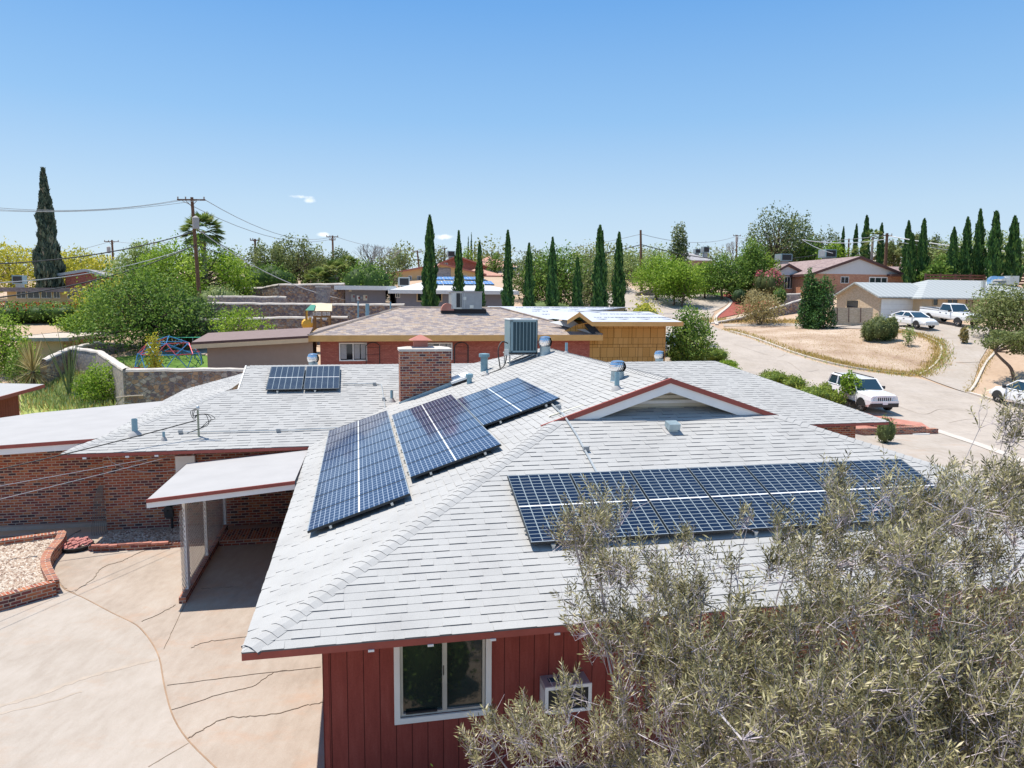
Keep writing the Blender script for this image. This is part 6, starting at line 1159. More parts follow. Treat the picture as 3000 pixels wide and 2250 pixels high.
cooler(1312, 1333, 735, 752, 124, 'dark cooler on the ridge behind the tallest middle cypress'); cooler(2038, 2053, 729, 742, 155, 'left small cooler on the far grey hip roof'); cooler(2062, 2079, 722, 740, 155, 'right small cooler on the far grey hip roof'); cooler(1168, 1200, 812, 838, 72, 'pale metal cooler between the grey wing and its hip roof', 'conduit')
# barrel ducts of the cream house
t = thing('roof_duct', Fr(HF.w(HV(2935, 835, 67)), TH), 'large silver barrel-shaped duct on the ribbed metal roof', 'duct'); (a, _, zt_), (b, _, _), (_, _, zb_) = HV(2900, 808, 67), HV(2968, 808, 67), HV(2900, 828, 67); R_ = (zt_-zb_)/2
mb = MB(HF); mb.tube(smooth_line([(a, 67, zb_-.6), (a+.1, 67, zb_+R_*.6), (a+R_*1.2, 67, zt_-R_), ((a+b)/2, 67, zt_-R_), (b, 67, zt_-R_)], 4), R_*.95, 12); mb.build('duct_tube', 'aluminium', t); mb = MB(HF); mb.box((a+b)/2+.3, b, 66.2, 67.8, zb_-.2, zt_); mb.build('duct_box', 'conduit', t)
for x, y0, y1, lb in ((2753, 853, 860, 'first tiny pipe on the ribbed metal roof'), (2771, 853, 861, 'second tiny pipe on the ribbed metal roof'), (2881, 822, 845, 'white vent stack on the ribbed roof behind the grey-green shrub')):
    p = at_v(x, y1, 64.6); q = at_v(x, y0, 64.6); mb = MB(); mb.tube([p-[0, 0, .3], q], .22 if y1-y0 > 15 else .07, 8); tag(mb.build('roof_pipe', 'conduit'), lb, 'roof pipe')
# red shed at the left
t = thing('red_shed', Fr(H(-15.2, 34, 0), TH), 'dark red shed with pale flat roof at the far left edge', 'shed'); mb = MB(HF)
A_, B_ = HF.l(at_z(130, 1128, 2.62)), HF.l(at_z(-60, 1185, 2.45)); C_ = HF.l(at_z(-60, 1104, 2.62)); ux, vx = A_[0], A_[1]
mb.face([(ux, 29.0, 2.60), (ux, vx, 2.66), (ux-5, vx+1.6, 2.66), (ux-5, 29.0, 2.6)]); mb.build('roof', 'membrane', t)
mb = MB(HF); mb.box(ux-.02, ux+.02, 29, vx, 2.5, 2.64); mb.box(ux-5, ux, vx-.0, vx+.03, 2.5, 2.62); mb.box(ux-5, ux-.02, 28.98, 29.0, 2.48, 2.59); mb.build('fascia', 'red_fascia', t)
mb = MB(HF); mb.box(ux-4.8, ux-.75, 29.4, vx-.7, -.2, 2.55); mb.build('wall', 'red_siding', t)
# ------------------------------------------------------------------ stone walls
def stonewall(label, px, h, w, m='stone', cop=True, base=None, name='stone_wall', cat='wall', lo=1.2, group=None):
    # px: (x, y_top, distance) along the wall's top line
    P = [at_y(x, y, Y) for x, y, Y in px]; t = thing(name, Fr((P[0]+P[-1])/2), label, cat, group); t.location.z = tz(*t.location[:2]); mb = MB(); mc = MB(); r = random.Random(len(px)+int(px[0][0])); L = []; Q_ = [P[0]]
    for a, b in zip(P, P[1:]): n = max(1, int(np.linalg.norm(b-a)/.6)); Q_ += [a+(b-a)*i/n for i in range(1, n+1)]
    for i, p in enumerate(Q_):
        tt = Q_[min(i+1, len(Q_)-1)]-Q_[max(i-1, 0)]; tt[2] = 0; tt /= np.linalg.norm(tt); n = np.array([-tt[1], tt[0], 0]); L.append((p+n*w/2, p-n*w/2, p[2]-.1+r.uniform(-.03, .03), p[2]-h))
    for (a, b, z1, z0), (c, d, y1, y0) in zip(L, L[1:]):
        for (e, f, s) in ((b, d, 1), (a, c, -1)): mb.face([(e[0], e[1], z0), (f[0], f[1], y0), (f[0], f[1], y1), (e[0], e[1], z1)][::s])
        mb.face([(b[0], b[1], z1), (d[0], d[1], y1), (c[0], c[1], y1), (a[0], a[1], z1)])
        m_ = (a+b)/2; m2 = (c+d)/2; k = .55*w
        pr = [(-k, -.06), (-k*.8, .05), (-k*.2, .10), (k*.4, .09), (k*.9, .03), (k, -.06)]; n1 = (a-b)/w; n2 = (c-d)/w
        for (o1, h1), (o2, h2) in zip(pr, pr[1:]): mc.face([(m_[0]+n1[0]*o1, m_[1]+n1[1]*o1, z1+h1), (m_[0]+n1[0]*o2, m_[1]+n1[1]*o2, z1+h2), (m2[0]+n2[0]*o2, m2[1]+n2[1]*o2, y1+h2), (m2[0]+n2[0]*o1, m2[1]+n2[1]*o1, y1+h1)])
    for (a, b, z1, z0), s in ((L[0], 1), (L[-1], -1)): mb.face([(a[0], a[1], z0), (b[0], b[1], z0), (b[0], b[1], z1), (a[0], a[1], z1)][::s])
    mb.build('masonry', m, t)
    if cop: mc.build('coping', 'coping', t, True)
    return t
stonewall('rough stone boundary wall with pale mortar cap behind the left roof', [(372, 1078, 36.5), (560, 1078, 37), (780, 1078, 38)], 3.4, .45)
stonewall('pale stone side wall stepping back up the weedy yard', [(372, 1078, 36.5), (330, 1050, 41), (290, 1025, 46), (205, 1016, 49)], 3.2, .4, 'stone_pale')
stonewall('low stone wall running down from the tan outbuilding', [(205, 1016, 49), (160, 1035, 46), (125, 1052, 44)], 2.0, .35)
stonewall('tan garden wall beyond the dome climber', [(205, 1016, 49), (280, 1000, 53), (420, 1012, 56)], 1.8, .35, 'stone_pale')
stonewall('upper long terrace wall of dark rubble stone with mortar cap', [(610, 885, 60), (900, 888, 60), (1186, 890, 60)], 2.6, .5)
stonewall('lower terrace wall of rubble stone behind the play tower', [(560, 932, 56), (820, 928, 56), (1020, 926, 56)], 3.0, .5)
stonewall('tall rubble retaining wall behind the square stone pillar', [(820, 832, 72), (1010, 829, 72)], 6.5, .5); stonewall('stone wall stepping down left of the tall retaining wall', [(700, 842, 76), (772, 840, 75), (822, 830, 73)], 4.5, .5)
stonewall('short grey garden wall with a white cap behind the upper terrace', [(610, 866, 66), (840, 868, 65)], 2.0, .3, 'stone_pale')
t = thing('stone_pillar', Fr(at_y(941, 885, 62.5)), 'square stone pillar standing against the retaining wall', 'pillar'); a, b = at_y(926, 842, 62.5), at_y(957, 842, 62.5); mb = MB(); mb.box(a[0], b[0], 62.5, 63.6, 3.5, a[2]); mb.build('shaft', 'stone_pale', t); mb = MB(); mb.box(a[0]-.06, b[0]+.06, 62.44, 63.66, a[2], a[2]+.15); mb.build('cap', 'coping', t)
stonewall('grey stone retaining wall with white kerb below the red gravel slope', [(2075, 946, 78), (2170, 928, 79), (2260, 902, 82), (2345, 876, 84), (2440, 860, 88)], 2.2, .35); stonewall('short stone wall in front of the brick wing', [(2278, 862, 90), (2345, 858, 90)], 1.2, .35, 'stone_pale')
stonewall('stone wall below the tan bank by the utility pole', [(1862, 857, 100), (1900, 846, 101), (1960, 848, 102)], 1.5, .3, 'stone_pale', cop=False)
# dark slatted fence
t = thing('slat_fence', Fr(gp(*at_y(2790, 820, 88)[:2])), 'dark reddish horizontal slat fence behind the ribbed metal roof', 'fence'); A0, B0 = at_y(2712, 802, 88), at_y(3010, 806, 92)
for i in range(8):
    f = i/7; p = A0+(B0-A0)*f; mb = MB(); mb.box(p[0]-.08, p[0]+.08, p[1]-.08, p[1]+.08, p[2]-2.6, p[2]+.05); mb.build('post', 'dark_brown', t)
mb = MB()
for j in range(4):
    z = -.05-j*.33; mb.face([(A0[0], A0[1]-.1, A0[2]+z-.2), (B0[0], B0[1]-.1, B0[2]+z-.2), (B0[0], B0[1]-.1, B0[2]+z), (A0[0], A0[1]-.1, A0[2]+z)]); mb.face([(B0[0], B0[1]-.05, B0[2]+z-.2), (A0[0], A0[1]-.05, A0[2]+z-.2), (A0[0], A0[1]-.05, A0[2]+z), (B0[0], B0[1]-.05, B0[2]+z)])
plain('fence_wood', (.16, .06, .04), .8, var=.2); mb.build('slats', 'fence_wood', t)
# tan garden wall in front of the cream house
mb = MB(HF); (a, _, zt_), (b, _, _) = HV(2440, 901, 62.6), HV(2558, 903, 62.6); mb.box(a, b, 62.6, 62.8, zt_-1.7, zt_); tag(mb.build('garden_wall', 'cream_brick'), 'low cream brick garden wall beside the garage corner', 'wall')
for i, (x, lb) in enumerate(((2453, 'left'), (2487, 'middle'), (2522, 'right'))): p = at_v(x, 938, 62.4); q = at_v(x, 902, 62.4); mb = MB(); mb.tube([p-[0, 0, .2], q], .04, 6); tag(mb.build('fence_post', 'dark_brown'), f'{lb} thin dark post standing before the cream garden wall', 'post', 'thin posts before the cream garden wall')

merge(b2, bh); merge(b3, bh); merge(c2, c1)
# ------------------------------------------------------------------ trees, left to right
T(30, 703, 850, 90, 240, 'yellow-blooming palo verde at the left edge beside the huge cypress', leafm='leaf_yellow', n=7000, leaf=.3, seed=2, lob=18, shape='open', bark='bark_grey')
T(238, 725, 850, 92, 190, 'yellow-blooming palo verde right of the huge cypress', leafm='leaf_yellow', n=6000, leaf=.3, seed=3, lob=16, shape='open', bark='bark_grey')
T(215, 770, 850, 97, 150, 'greener palo verde low behind the flat-roofed tan house', leafm='leaf_pale', n=3000, leaf=.3, seed=4)
cypress(146, 497, 842, 86, 66, 'huge tapering grey-green cypress towering at the left of the photo', 1, leafm='leaf_cypress_grey', n=8000, lean=-20, taper=True)
T(565, 690, 900, 72, 290, 'feathery light green willow behind the utility pole', leafm='leaf_bright', n=17000, leaf=.26, seed=5, lob=60, shape='clump', lowest=.12); T(425, 705, 900, 74, 160, 'pale feathery tree left of the willow', leafm='leaf_pale', n=8000, leaf=.25, seed=6, shape='open', lob=16)
T(330, 800, 930, 66, 190, 'yellowish bushy tree behind the hedge end', leafm='leaf_yellow', n=3500, leaf=.24, seed=61, lowest=.1); T(300, 830, 960, 62, 130, 'green round tree behind the hedge end', leafm='leaf_bright', n=3500, leaf=.2, seed=62, lowest=.1)
T(425, 765, 1035, 55, 360, 'big glossy dark green tree spreading over the neighbour lawn', leafm='leaf_green', n=17000, leaf=.20, seed=7, lob=46, shape='round', lowest=.14, trunk=.3)
T(560, 860, 1030, 56, 190, 'dark low limb-heavy tree beside the terrace walls', leafm='leaf_dark', n=5000, leaf=.19, seed=8, lowest=.15)
palm(600, 612, 830, 74, 132, 'tall fan palm behind the main utility pole', 3); palm(985, 752, 838, 80, 110, 'yellowish fan palm above the stone retaining wall', 4, leafm='leaf_palm'); palm(935, 775, 838, 79, 100, 'lower left fan palm above the stone retaining wall', 5); palm(1020, 742, 830, 82, 70, 'small fan palm at the right of the palm group', 12)
T(702, 893, 972, 50, 175, 'small light green mimosa with a pale trunk in front of the terrace wall', leafm='leaf_bright', n=2600, leaf=.17, seed=9, lob=16, shape='flat', lowest=.5, trunk=.55, bark='bark_pale', tr=.22, d=4)
T(785, 700, 850, 92, 140, 'airy dark tree behind the small grey-roofed house', leafm='leaf_olive', n=4600, leaf=.28, seed=10, shape='clump', lob=34); T(872, 682, 850, 94, 150, 'taller airy tree left of the middle utility pole', leafm='leaf_olive', n=4800, leaf=.28, seed=11, shape='clump', lob=36, lowest=.2)
bush('shrub', 790, 768, 850, 86, 140, 'dense dark green shrub before the airy trees', 'leaf_green', 3000, .25, 12); bush('shrub', 700, 805, 850, 100, 80, 'small dark shrub left of the airy trees', 'leaf_dark', 900, .25, 13)
T(992, 725, 820, 100, 120, 'round brownish-green pine below the middle utility pole', leafm='leaf_pine', n=4200, leaf=.3, seed=14, lob=14, lowest=.15); T(920, 748, 830, 98, 120, 'brownish tree left of the round pine', leafm='leaf_pine', n=2400, leaf=.3, seed=15, shape='open')
bush('shrub', 1072, 764, 845, 78, 140, 'bright dense green shrub beside the flat grey wing', 'leaf_green', 4800, .25, 16, lob=12); T(1130, 740, 845, 84, 110, 'thin grey-green tree behind the bright shrub', leafm='leaf_olive', n=1700, leaf=.25, seed=17, shape='open')
def bare(x, ytop, ybase, Y, wpx, label, seed):
    b, h, w = PX(x, ytop, ybase, Y, wpx); r = random.Random(seed); t = thing('bare_tree', Fr(b), label, 'tree'); mb = MB()
    def go(p, d, l, rad, k):
        q = p+d*l; mb.tube([p, (p+q)/2+np.array([r.uniform(-1, 1), r.uniform(-1, 1), 0])*l*.08, q], [rad, rad*.85, rad*.7], 4, caps=False)
        if k:
            for i in range(3 if k > 2 else 2): e = d+np.array([r.uniform(-1, 1), r.uniform(-1, 1), r.uniform(-.2, .7)])*.75; go(q, e/np.linalg.norm(e), l*.72, rad*.6, k-1)
    go(b, np.array([0, 0, 1.]), h*.33, .16, 5); mb.build('branches', 'bark_grey', t)
bare(1092, 712, 845, 82, 110, 'leafless grey tree with forked branches above the bright shrub', 3); bare(1125, 716, 845, 86, 90, 'second leafless tree right of the forked one', 6); bare(2140, 705, 800, 125, 60, 'small leafless tree beside the far utility pole', 8)
T(1177, 737, 785, 130, 55, 'small round pine on the skyline left of the leaning pole', leafm='leaf_pine', n=900, leaf=.35, seed=18); T(1290, 716, 760, 140, 60, 'sparse skyline tree left of the red gable', leafm='leaf_olive', n=700, leaf=.35, seed=19, shape='open'); T(1367, 722, 755, 150, 48, 'small bright green skyline tree between the cypresses', leafm='leaf_bright', n=700, leaf=.35, seed=20); T(1455, 733, 765, 160, 50, 'small skyline tree behind the pink roofs', leafm='leaf_green', n=500, leaf=.4, seed=21, shape='open')
for i, (x, y) in enumerate(((1372, 692), (1381, 680), (1391, 708))): cypress(x, y, 750, 158, 8, f'{("left", "tallest middle", "right")[i]} one of three tiny far cypresses on the skyline', 30+i, n=300, group='three far cypresses')
T(1450, 742, 790, 118, 50, 'dark green tree hidden behind the fourth cypress', leafm='leaf_green', n=900, leaf=.3, seed=22, shape='tall')
gr = 'cypress row behind the neighbour roof'
for i, (x, y, w, tp, lb) in enumerate(((1259, 632, 36, 1, 'thick tall cypress left of the rooftop air handler'), (1344, 677, 25, 1, 'slim cypress directly behind the rooftop air handler'), (1405, 711, 24, 1, 'shorter slim cypress right of the rooftop air handler'), (1488, 676, 27, 1, 'tall cypress at the end of the brown shingle ridge'), (1550, 714, 26, 1, 'short cypress left of the big leafy tree'),
        (1619, 697, 28, 1, 'slender cypress standing before the middle of the big leafy tree'), (1692, 757, 26, 1, 'shortest cypress of the row before the big leafy tree'), (1758, 662, 35, 2, 'tall cypress with a forked double tip'), (1814, 682, 31, 1, 'last cypress of the row beside the upper street'))): cypress(x, y, 905, 59+i*.6, w*1.05, lb, 40+i, n=4200, tips=tp, group=gr)
T(1640, 712, 915, 86, 230, 'big glossy leafy tree behind the cypress row', leafm='leaf_green', n=11000, leaf=.27, seed=23, lob=40, lowest=.1); T(1560, 722, 905, 88, 130, 'left leafy tree joined to the big one', leafm='leaf_olive', n=4500, leaf=.27, seed=24, lowest=.1, lob=18); T(1735, 745, 915, 83, 130, 'right olive-leaved tree joined to the big one', leafm='leaf_olive', n=4000, leaf=.25, seed=25, lowest=.1)
bush('shrub', 1600, 880, 910, 78, 120, 'low pale flowering shrub under the big leafy tree', 'leaf_pale', 900, .2, 26)
T(1845, 728, 810, 118, 150, 'pale green thicket behind the last cypress', leafm='leaf_pale', n=4500, leaf=.32, seed=27, lowest=.05); T(1925, 712, 790, 130, 120, 'pale mesquite behind the street trees', leafm='leaf_pale', n=2600, leaf=.32, seed=28, lowest=.1); T(1800, 765, 850, 104, 110, 'olive thicket beside the parked cars', leafm='leaf_olive', n=2500, leaf=.3, seed=29, lowest=.05)
gr = 'leafy street trees round the curved drive'
for i, (x, y, yb, Y, w, lb) in enumerate(((1923, 733, 874, 97, 140, 'first bright street tree right of the bare pole'), (1971, 760, 886, 93, 110, 'left of the two close street trees by the curved drive'), (1998, 756, 884, 92, 130, 'right of the two close street trees by the curved drive'), (2065, 765, 862, 99, 110, 'bright green tree before the shaded brick house'), (2114, 735, 862, 97, 130, 'darker round street tree on the front lawn'))): T(x, y, yb, Y, w, lb, leafm='leaf_bright' if i != 4 else 'leaf_green', n=5200, leaf=.26, seed=50+i, lob=18, group=gr, lowest=.3, trunk=.28, bark='bark')
T(1986, 647, 800, 112, 75, 'tall dark conifer standing over the street trees', leafm='leaf_pine', n=3200, leaf=.34, seed=56, shape='tall', lob=26, lowest=.2)
T(2200, 690, 866, 99, 120, 'tall dense poplar-like tree beside the pink blossoms', leafm='leaf_green', n=8000, leaf=.27, seed=57, shape='tall', lob=26, lowest=.1); T(2165, 745, 866, 98, 90, 'shorter dense tree left of the poplar-like one', leafm='leaf_green', n=4000, leaf=.27, seed=58, lowest=.1); T(2245, 740, 862, 99, 70, 'dense bright tree above the pink blossoms', leafm='leaf_bright', n=3000, leaf=.27, seed=59, lowest=.1)
def flowering(x, y, yb, Y, w, label, leafm, fm, n, k, seed, leaf=.2, **kw):
    b, h, W_ = PX(x, y, yb, Y, w); t = bush('flowering_shrub', x, y, yb, Y, w, label, leafm, n, leaf, seed, cat='flowering shrub', **kw); g = np.random.default_rng(seed); d = rdir(k, g); d[:, 2] = np.abs(d[:, 2]); C = np.array([b[0], b[1], b[2]+h*.45])+d*np.array([W_*.45, kw.get('d', W_)*.45, h*.52])*(.8+.25*g.random((k, 1))); s = leaf*(.7+.6*g.random(k)); V, Q = leafquads(C, rdir(k, g), s, s*.8, g); fast('blossoms', V, Q, fm, t, tint=g.random(k)); return t
flowering(2262, 786, 856, 95, 70, 'oleander with bright pink blossoms between the tall tree and the front gable', 'leaf_olive', 'flower_pink', 1500, 420, 60, .24); flowering(2225, 788, 856, 96, 45, 'small shrub with pale pink blossoms beside the tall tree', 'leaf_olive', 'flower_pink', 800, 120, 63, .24)
for i, (x, w, lb) in enumerate(((40, 150, 'left part of the hedge of orange trumpet flowers'), (125, 150, 'middle part of the hedge of orange trumpet flowers'), (205, 130, 'right part of the hedge of orange trumpet flowers'))): flowering(x, 884, 985, 67, w, lb, 'leaf_green', 'flower_red', 4500, 260, 64+i, .2, lob=14, d=4.5)
T(225, 918, 1000, 62, 110, 'soft light green shrub before the trumpet-flower hedge', leafm='leaf_bright', n=2600, leaf=.18, seed=68, lowest=.05)
flowering(640, 832, 888, 68, 130, 'pale shrub with small white blossoms above the grey garden wall', 'leaf_pale', 'leaf_pale', 2200, 250, 69, .2)
flowering(560, 975, 1020, 58, 70, 'small shrub with pink and white blossoms beyond the lawn', 'leaf_green', 'flower_pink', 900, 60, 70, .16)
for i, (x, y, yb, Y, w, lb, m, sh) in enumerate(((2270, 597, 800, 118, 165, 'big dark Aleppo pine with open clumped crown', 'leaf_pine', 'clump'), (2332, 620, 790, 120, 90, 'slimmer pine right of the big clumped pine', 'leaf_pine', 'clump'), (2412, 664, 770, 122, 110, 'pine with rounded clumps above the long brown roof', 'leaf_pine', 'clump'), (2370, 690, 770, 116, 100, 'dark green mesquite under the pines', 'leaf_green', 'round'), (2210, 730, 800, 124, 120, 'brownish pine trunk thicket behind the tall tree', 'leaf_pine', 'round'), (2440, 705, 765, 112, 90, 'green tree behind the ridge cooler', 'leaf_bright', 'round'),
        (2735, 684, 740, 130, 60, 'small umbrella-topped pine among the right cypresses', 'leaf_pine', 'round'), (2618, 700, 760, 125, 60, 'thin green tree behind the crossarm pole', 'leaf_olive', 'open'), (2680, 680, 745, 135, 50, 'thin tree top between two right cypresses', 'leaf_olive', 'open'), (2800, 705, 790, 116, 90, 'leafy tree behind the short right cypress', 'leaf_olive', 'round'), (2900, 672, 800, 116, 260, 'wide pale green willow behind the three tall right cypresses', 'leaf_pale', 'round'), (2990, 700, 810, 108, 120, 'pale willow at the right edge of the skyline', 'leaf_pale', 'round'), (2750, 768, 812, 92, 80, 'green bushy tree between the fence and the cypresses', 'leaf_green', 'round'), (2790, 730, 790, 106, 110, 'dark green tree mass behind the fence', 'leaf_green', 'round'))):
    T(x, y, yb, Y, w, lb, leafm=m, n=(6500 if w > 150 else 3000), leaf=.34, seed=80+i, shape=sh, lob=(60 if sh == 'clump' and w > 150 else 34 if sh == 'clump' else 26 if w > 150 else 14), lowest=.22 if sh == 'open' else .1, trunk=.3)
gr = 'cypress row on the right skyline'
for i, (x, y, yb, w, Y, lb, tp) in enumerate(((2466, 664, 735, 14, 112, 'small blunt cypress above the long brown roof', 1), (2504, 656, 735, 16, 112, 'small pointed cypress right of the blunt one', 2), (2534, 632, 750, 25, 108, 'double-tipped cypress beside the fan palm', 2), (2578, 654, 760, 20, 108, 'dark cypress just right of the fan palm', 1), (2657, 647, 765, 26, 100, 'pointed cypress behind the shorter leafy one', 1), (2667, 686, 785, 29, 94, 'short broad cypress at the end of the brown roof', 2), (2702, 642, 792, 29, 94, 'tall cypress right of the short broad one', 1), (2790, 667, 805, 28, 92, 'shorter cypress standing before the slatted fence', 1), (2830, 637, 805, 29, 92, 'cypress second in the group of five at the right', 2), (2867, 613, 810, 30, 92, 'tallest cypress of the group of five at the right', 1), (2913, 620, 815, 38, 90, 'broad forked cypress beside the silver duct', 2), (2968, 635, 812, 38, 90, 'last broad cypress near the right edge', 1))): cypress(x, y, yb, Y, w*.95, lb, 100+i, n=2600, tips=tp, group=gr, lean=6)
palm(2553, 665, 762, 102, 62, 'fan palm with a visible trunk among the right cypresses', 6, leafm='leaf_palm', n=30); palm(2512, 712, 765, 100, 66, 'low young fan palm beside the brown gable apex', 7, n=34)
for i, (x, y, yb, w, Y, lb, m) in enumerate(((2364, 782, 935, 56, 71, 'tall pointed juniper left of the cream house', 'leaf_cypress'), (2410, 803, 938, 72, 70, 'broader green juniper against the cream gable', 'leaf_cypress'), (2385, 815, 936, 50, 70.5, 'middle juniper of the three by the cream gable', 'leaf_cypress'))): T(x, y, yb, Y, w, lb, leafm=m, n=4200, leaf=.2, seed=120+i, shape='tall', lob=22, lowest=.02, tr=.1, group='junipers left of the cream house')
bush('shrub', 2225, 846, 938, 76, 135, 'straggly yellow-green shrub by the red gravel slope', 'leaf_dry', 3600, .2, 125, tight=.45, lob=12); bush('shrub', 2283, 838, 862, 90, 40, 'clipped round shrub before the white front gable', 'leaf_green', 700, .18, 126); bush('shrub', 2205, 843, 858, 92, 40, 'small brownish shrub before the brick wing', 'leaf_dry', 400, .18, 127); bush('shrub', 2165, 842, 862, 93, 40, 'small dark shrub under the brick house window', 'leaf_dark', 400, .18, 128)
bush('shrub', 2925, 820, 965, 62, 165, 'large grey-green shrub right of the pickup', 'leaf_olive', 6500, .2, 129, lob=14, tight=.5); T(3010, 800, 960, 60, 110, 'dark-limbed shrub at the right edge by the cream house', leafm='leaf_olive', n=2500, leaf=.2, seed=130, lowest=.1)
gr = 'juniper clump on the dry lot'
for i, (x, y, yb, w, lb) in enumerate(((2572, 918, 968, 66, 'tallest juniper of the clump on the dry lot'), (2545, 938, 971, 44, 'low left juniper of the clump on the dry lot'), (2597, 944, 974, 40, 'round right juniper of the clump on the dry lot'), (2612, 925, 955, 36, 'juniper spray leaning toward the white sedan'))): bush('juniper_shrub', x, y, yb, 62, w, lb, 'leaf_olive' if i != 2 else 'leaf_dark', 1700, .15, 131+i, group=gr)
bush('shrub', 2663, 948, 980, 60, 36, 'small wispy shrub in front of the sedan wheel', 'leaf_pale', 500, .14, 136, tight=.4); bush('grass_clump', 2825, 955, 976, 60, 22, 'spiky yellow grass clump in front of the pickup', 'leaf_dry', 260, .3, 137, tight=.3, cat='grass clump')
# flat-topped tree with a crooked trunk
b = G(2972, 1118); t = thing('crooked_tree', Fr(b), 'flat-topped tree with a crooked dark trunk at the right kerb', 'tree'); Yb = b[1]; g = np.random.default_rng(5)
tp = [at_y(x, y, Yb+dy) for x, y, dy in ((2972, 1120, 0), (2962, 1080, 0), (2935, 1052, .3), (2916, 1030, .4), (2925, 1012, .6))]; mb = MB(); mb.tube(smooth_line(tp, 4), [.13-.004*i for i in range(17)], 8)
L = []
for i, (x, y, rx, rz) in enumerate(((2905, 1002, 32, 12), (2940, 990, 40, 16), (2980, 990, 45, 20), (3030, 985, 50, 22), (2960, 1012, 30, 12), (3000, 1015, 40, 16), (2900, 1015, 18, 9), (2930, 975, 25, 9), (2985, 1030, 30, 10))): c = at_y(x, y, Yb+(i % 3)*.6); L.append((*c, rx*Yb/FPX, rx*Yb/FPX, rz*Yb/FPX)); limb(mb, tp[3], c, .06, .02, random.Random(i))
V, Q, T_ = crown(L, 5200, .15, g); fast('crown', V, Q, 'leaf_olive', t, tint=T_); mb.build('trunk', 'bark', t)
T(2014, 890, 1062, 47, 125, 'glossy small tree at the corner of the unfinished addition', leafm='leaf_green', n=6500, leaf=.17, seed=140, lob=20, lowest=.22, trunk=.3, bark='bark_grey', tr=.09); T(2060, 905, 1000, 60, 50, 'sparse tree top behind the corner tree', leafm='leaf_green', n=700, leaf=.15, seed=141, shape='open')
bush('shrub', 1885, 870, 930, 56, 100, 'yellow-green citrus bush rising behind the white underlay roof', 'leaf_yellow', 2600, .18, 142)
gr = 'clipped green mounds along the street'
for i, (x, y, yb, w, lb) in enumerate(((1990, 1022, 1062, 70, 'mound shrub under the corner tree'), (2085, 1028, 1068, 90, 'mound shrub beside the little lamp post'), (2030, 1030, 1066, 70, 'mound between the corner tree and the little lamp post'), (2130, 1064, 1086, 50, 'small yellow-green mound near the roof corner'), (2145, 1082, 1110, 48, 'lowest small yellow-green mound near the roof corner'), (2262, 1097, 1138, 88, 'dark green mound at the head of the row'), (2318, 1111, 1152, 76, 'rounded mound second in the row'), (2430, 1131, 1178, 74, 'mound close beside the parked white vehicle'), (2375, 1142, 1196, 110, 'widest spreading mound above the roof edge'), (2435, 1158, 1196, 70, 'front end of the spreading mound by the young tree'))):
    b = G(x, yb-4); W_ = w*b[1]/FPX; bush('mound_shrub', 0, 0, 0, 0, 0, lb, 'leaf_bright' if i in (3, 4) else 'leaf_mound' if 'leaf_mound' in M else 'leaf_olive', 2600, .10, 150+i, group=gr, b=b, h=(yb-y)*b[1]/FPX*1.25, w=W_, d=W_*.9, tight=.86)
b = G(2487, 1194); tree('young_tree', b, 108*b[1]/FPX, 66*b[1]/FPX, 'young tree with a thin pale trunk in front of the white parked vehicle', leafm='leaf_bright', n=1500, leaf=.15, seed=165, lob=12, lowest=.42, trunk=.5, bark='bark_pale', tr=.05)
# left yard
T(300, 1050, 1192, 39.5, 150, 'young light green tree in the weedy yard before the stone wall', leafm='leaf_bright', n=3400, leaf=.13, seed=170, lob=18, lowest=.12, trunk=.3, tr=.05); T(20, 905, 1120, 48, 150, 'light green tree at the left edge above the red shed', leafm='leaf_bright', n=4500, leaf=.17, seed=171, lob=18, lowest=.05); T(75, 1010, 1110, 46, 110, 'low green tree behind the yucca', leafm='leaf_green', n=2200, leaf=.15, seed=172, lowest=.05)
T(454, 972, 1085, 42, 55, 'narrow golden-leaved column tree in front of the dome climber', leafm='leaf_yellow', n=1800, leaf=.14, seed=173, shape='tall', lob=14, lowest=.02, tr=.04)
def spiky(x, y, yb, Y, w, label, n, name, cat, seed, droop, lw, m, el0=-.3):
    b, h, W_ = PX(x, y, yb, Y, w); r = np.random.default_rng(seed); t = thing(name, Fr(b), label, cat); c = b+np.array([0, 0, h*.35]); V = []; 
    for i in range(n):
        az = r.random()*6.28; el = el0+r.random()*(1.55-el0); d = np.array([math.cos(az)*math.cos(el), math.sin(az)*math.cos(el), math.sin(el)]); l = W_*.55*(.8+.3*r.random()) if el < 1 else h*.62; e = c+d*l; m_ = c+d*l*.5+np.array([0, 0, droop]); s = np.cross(d, [0, 0, 1.]); s /= np.linalg.norm(s)+1e-9; V += [c, m_+s*lw, e, m_-s*lw]
    fast('leaves', np.array(V), np.arange(4*n).reshape(-1, 4), m, t, tint=r.random(n)); mb = MB(); mb.tube([b-[0, 0, .2], c], [.16, .13], 7); mb.build('trunk', 'bark', t)
spiky(98, 980, 1120, 43, 120, 'spiky yucca with drooping dead leaves in the left yard', 230, 'yucca', 'yucca', 3, .05, .03, 'leaf_dry', -1.0)
b, h, W_ = PX(205, 960, 1180, 41, 150); t = thing('ocotillo', Fr(b), 'ocotillo with long thin arching canes in the weedy yard', 'ocotillo'); mb = MB(); r_ = random.Random(4)
for i in range(15): a = r_.random()*6.28; s = r_.uniform(.15, .5)*W_; hh = h*r_.uniform(.6, 1.0); P = [b+np.array([math.cos(a)*s*q**1.3, math.sin(a)*s*q**1.3, hh*q]) for q in np.linspace(0, 1, 7)]; mb.tube(P, [.04, .036, .032, .028, .022, .016, .01], 5)
plain('cane_green', (.16, .20, .08), .8, var=.3); mb.build('canes', 'cane_green', t); g = np.random.default_rng(3)
t = thing('dead_branch', Fr(H(-7.6, 32.5, .2)), 'pale dead branch lying against the stone wall by the flat roof', 'branch'); mb = MB(); 
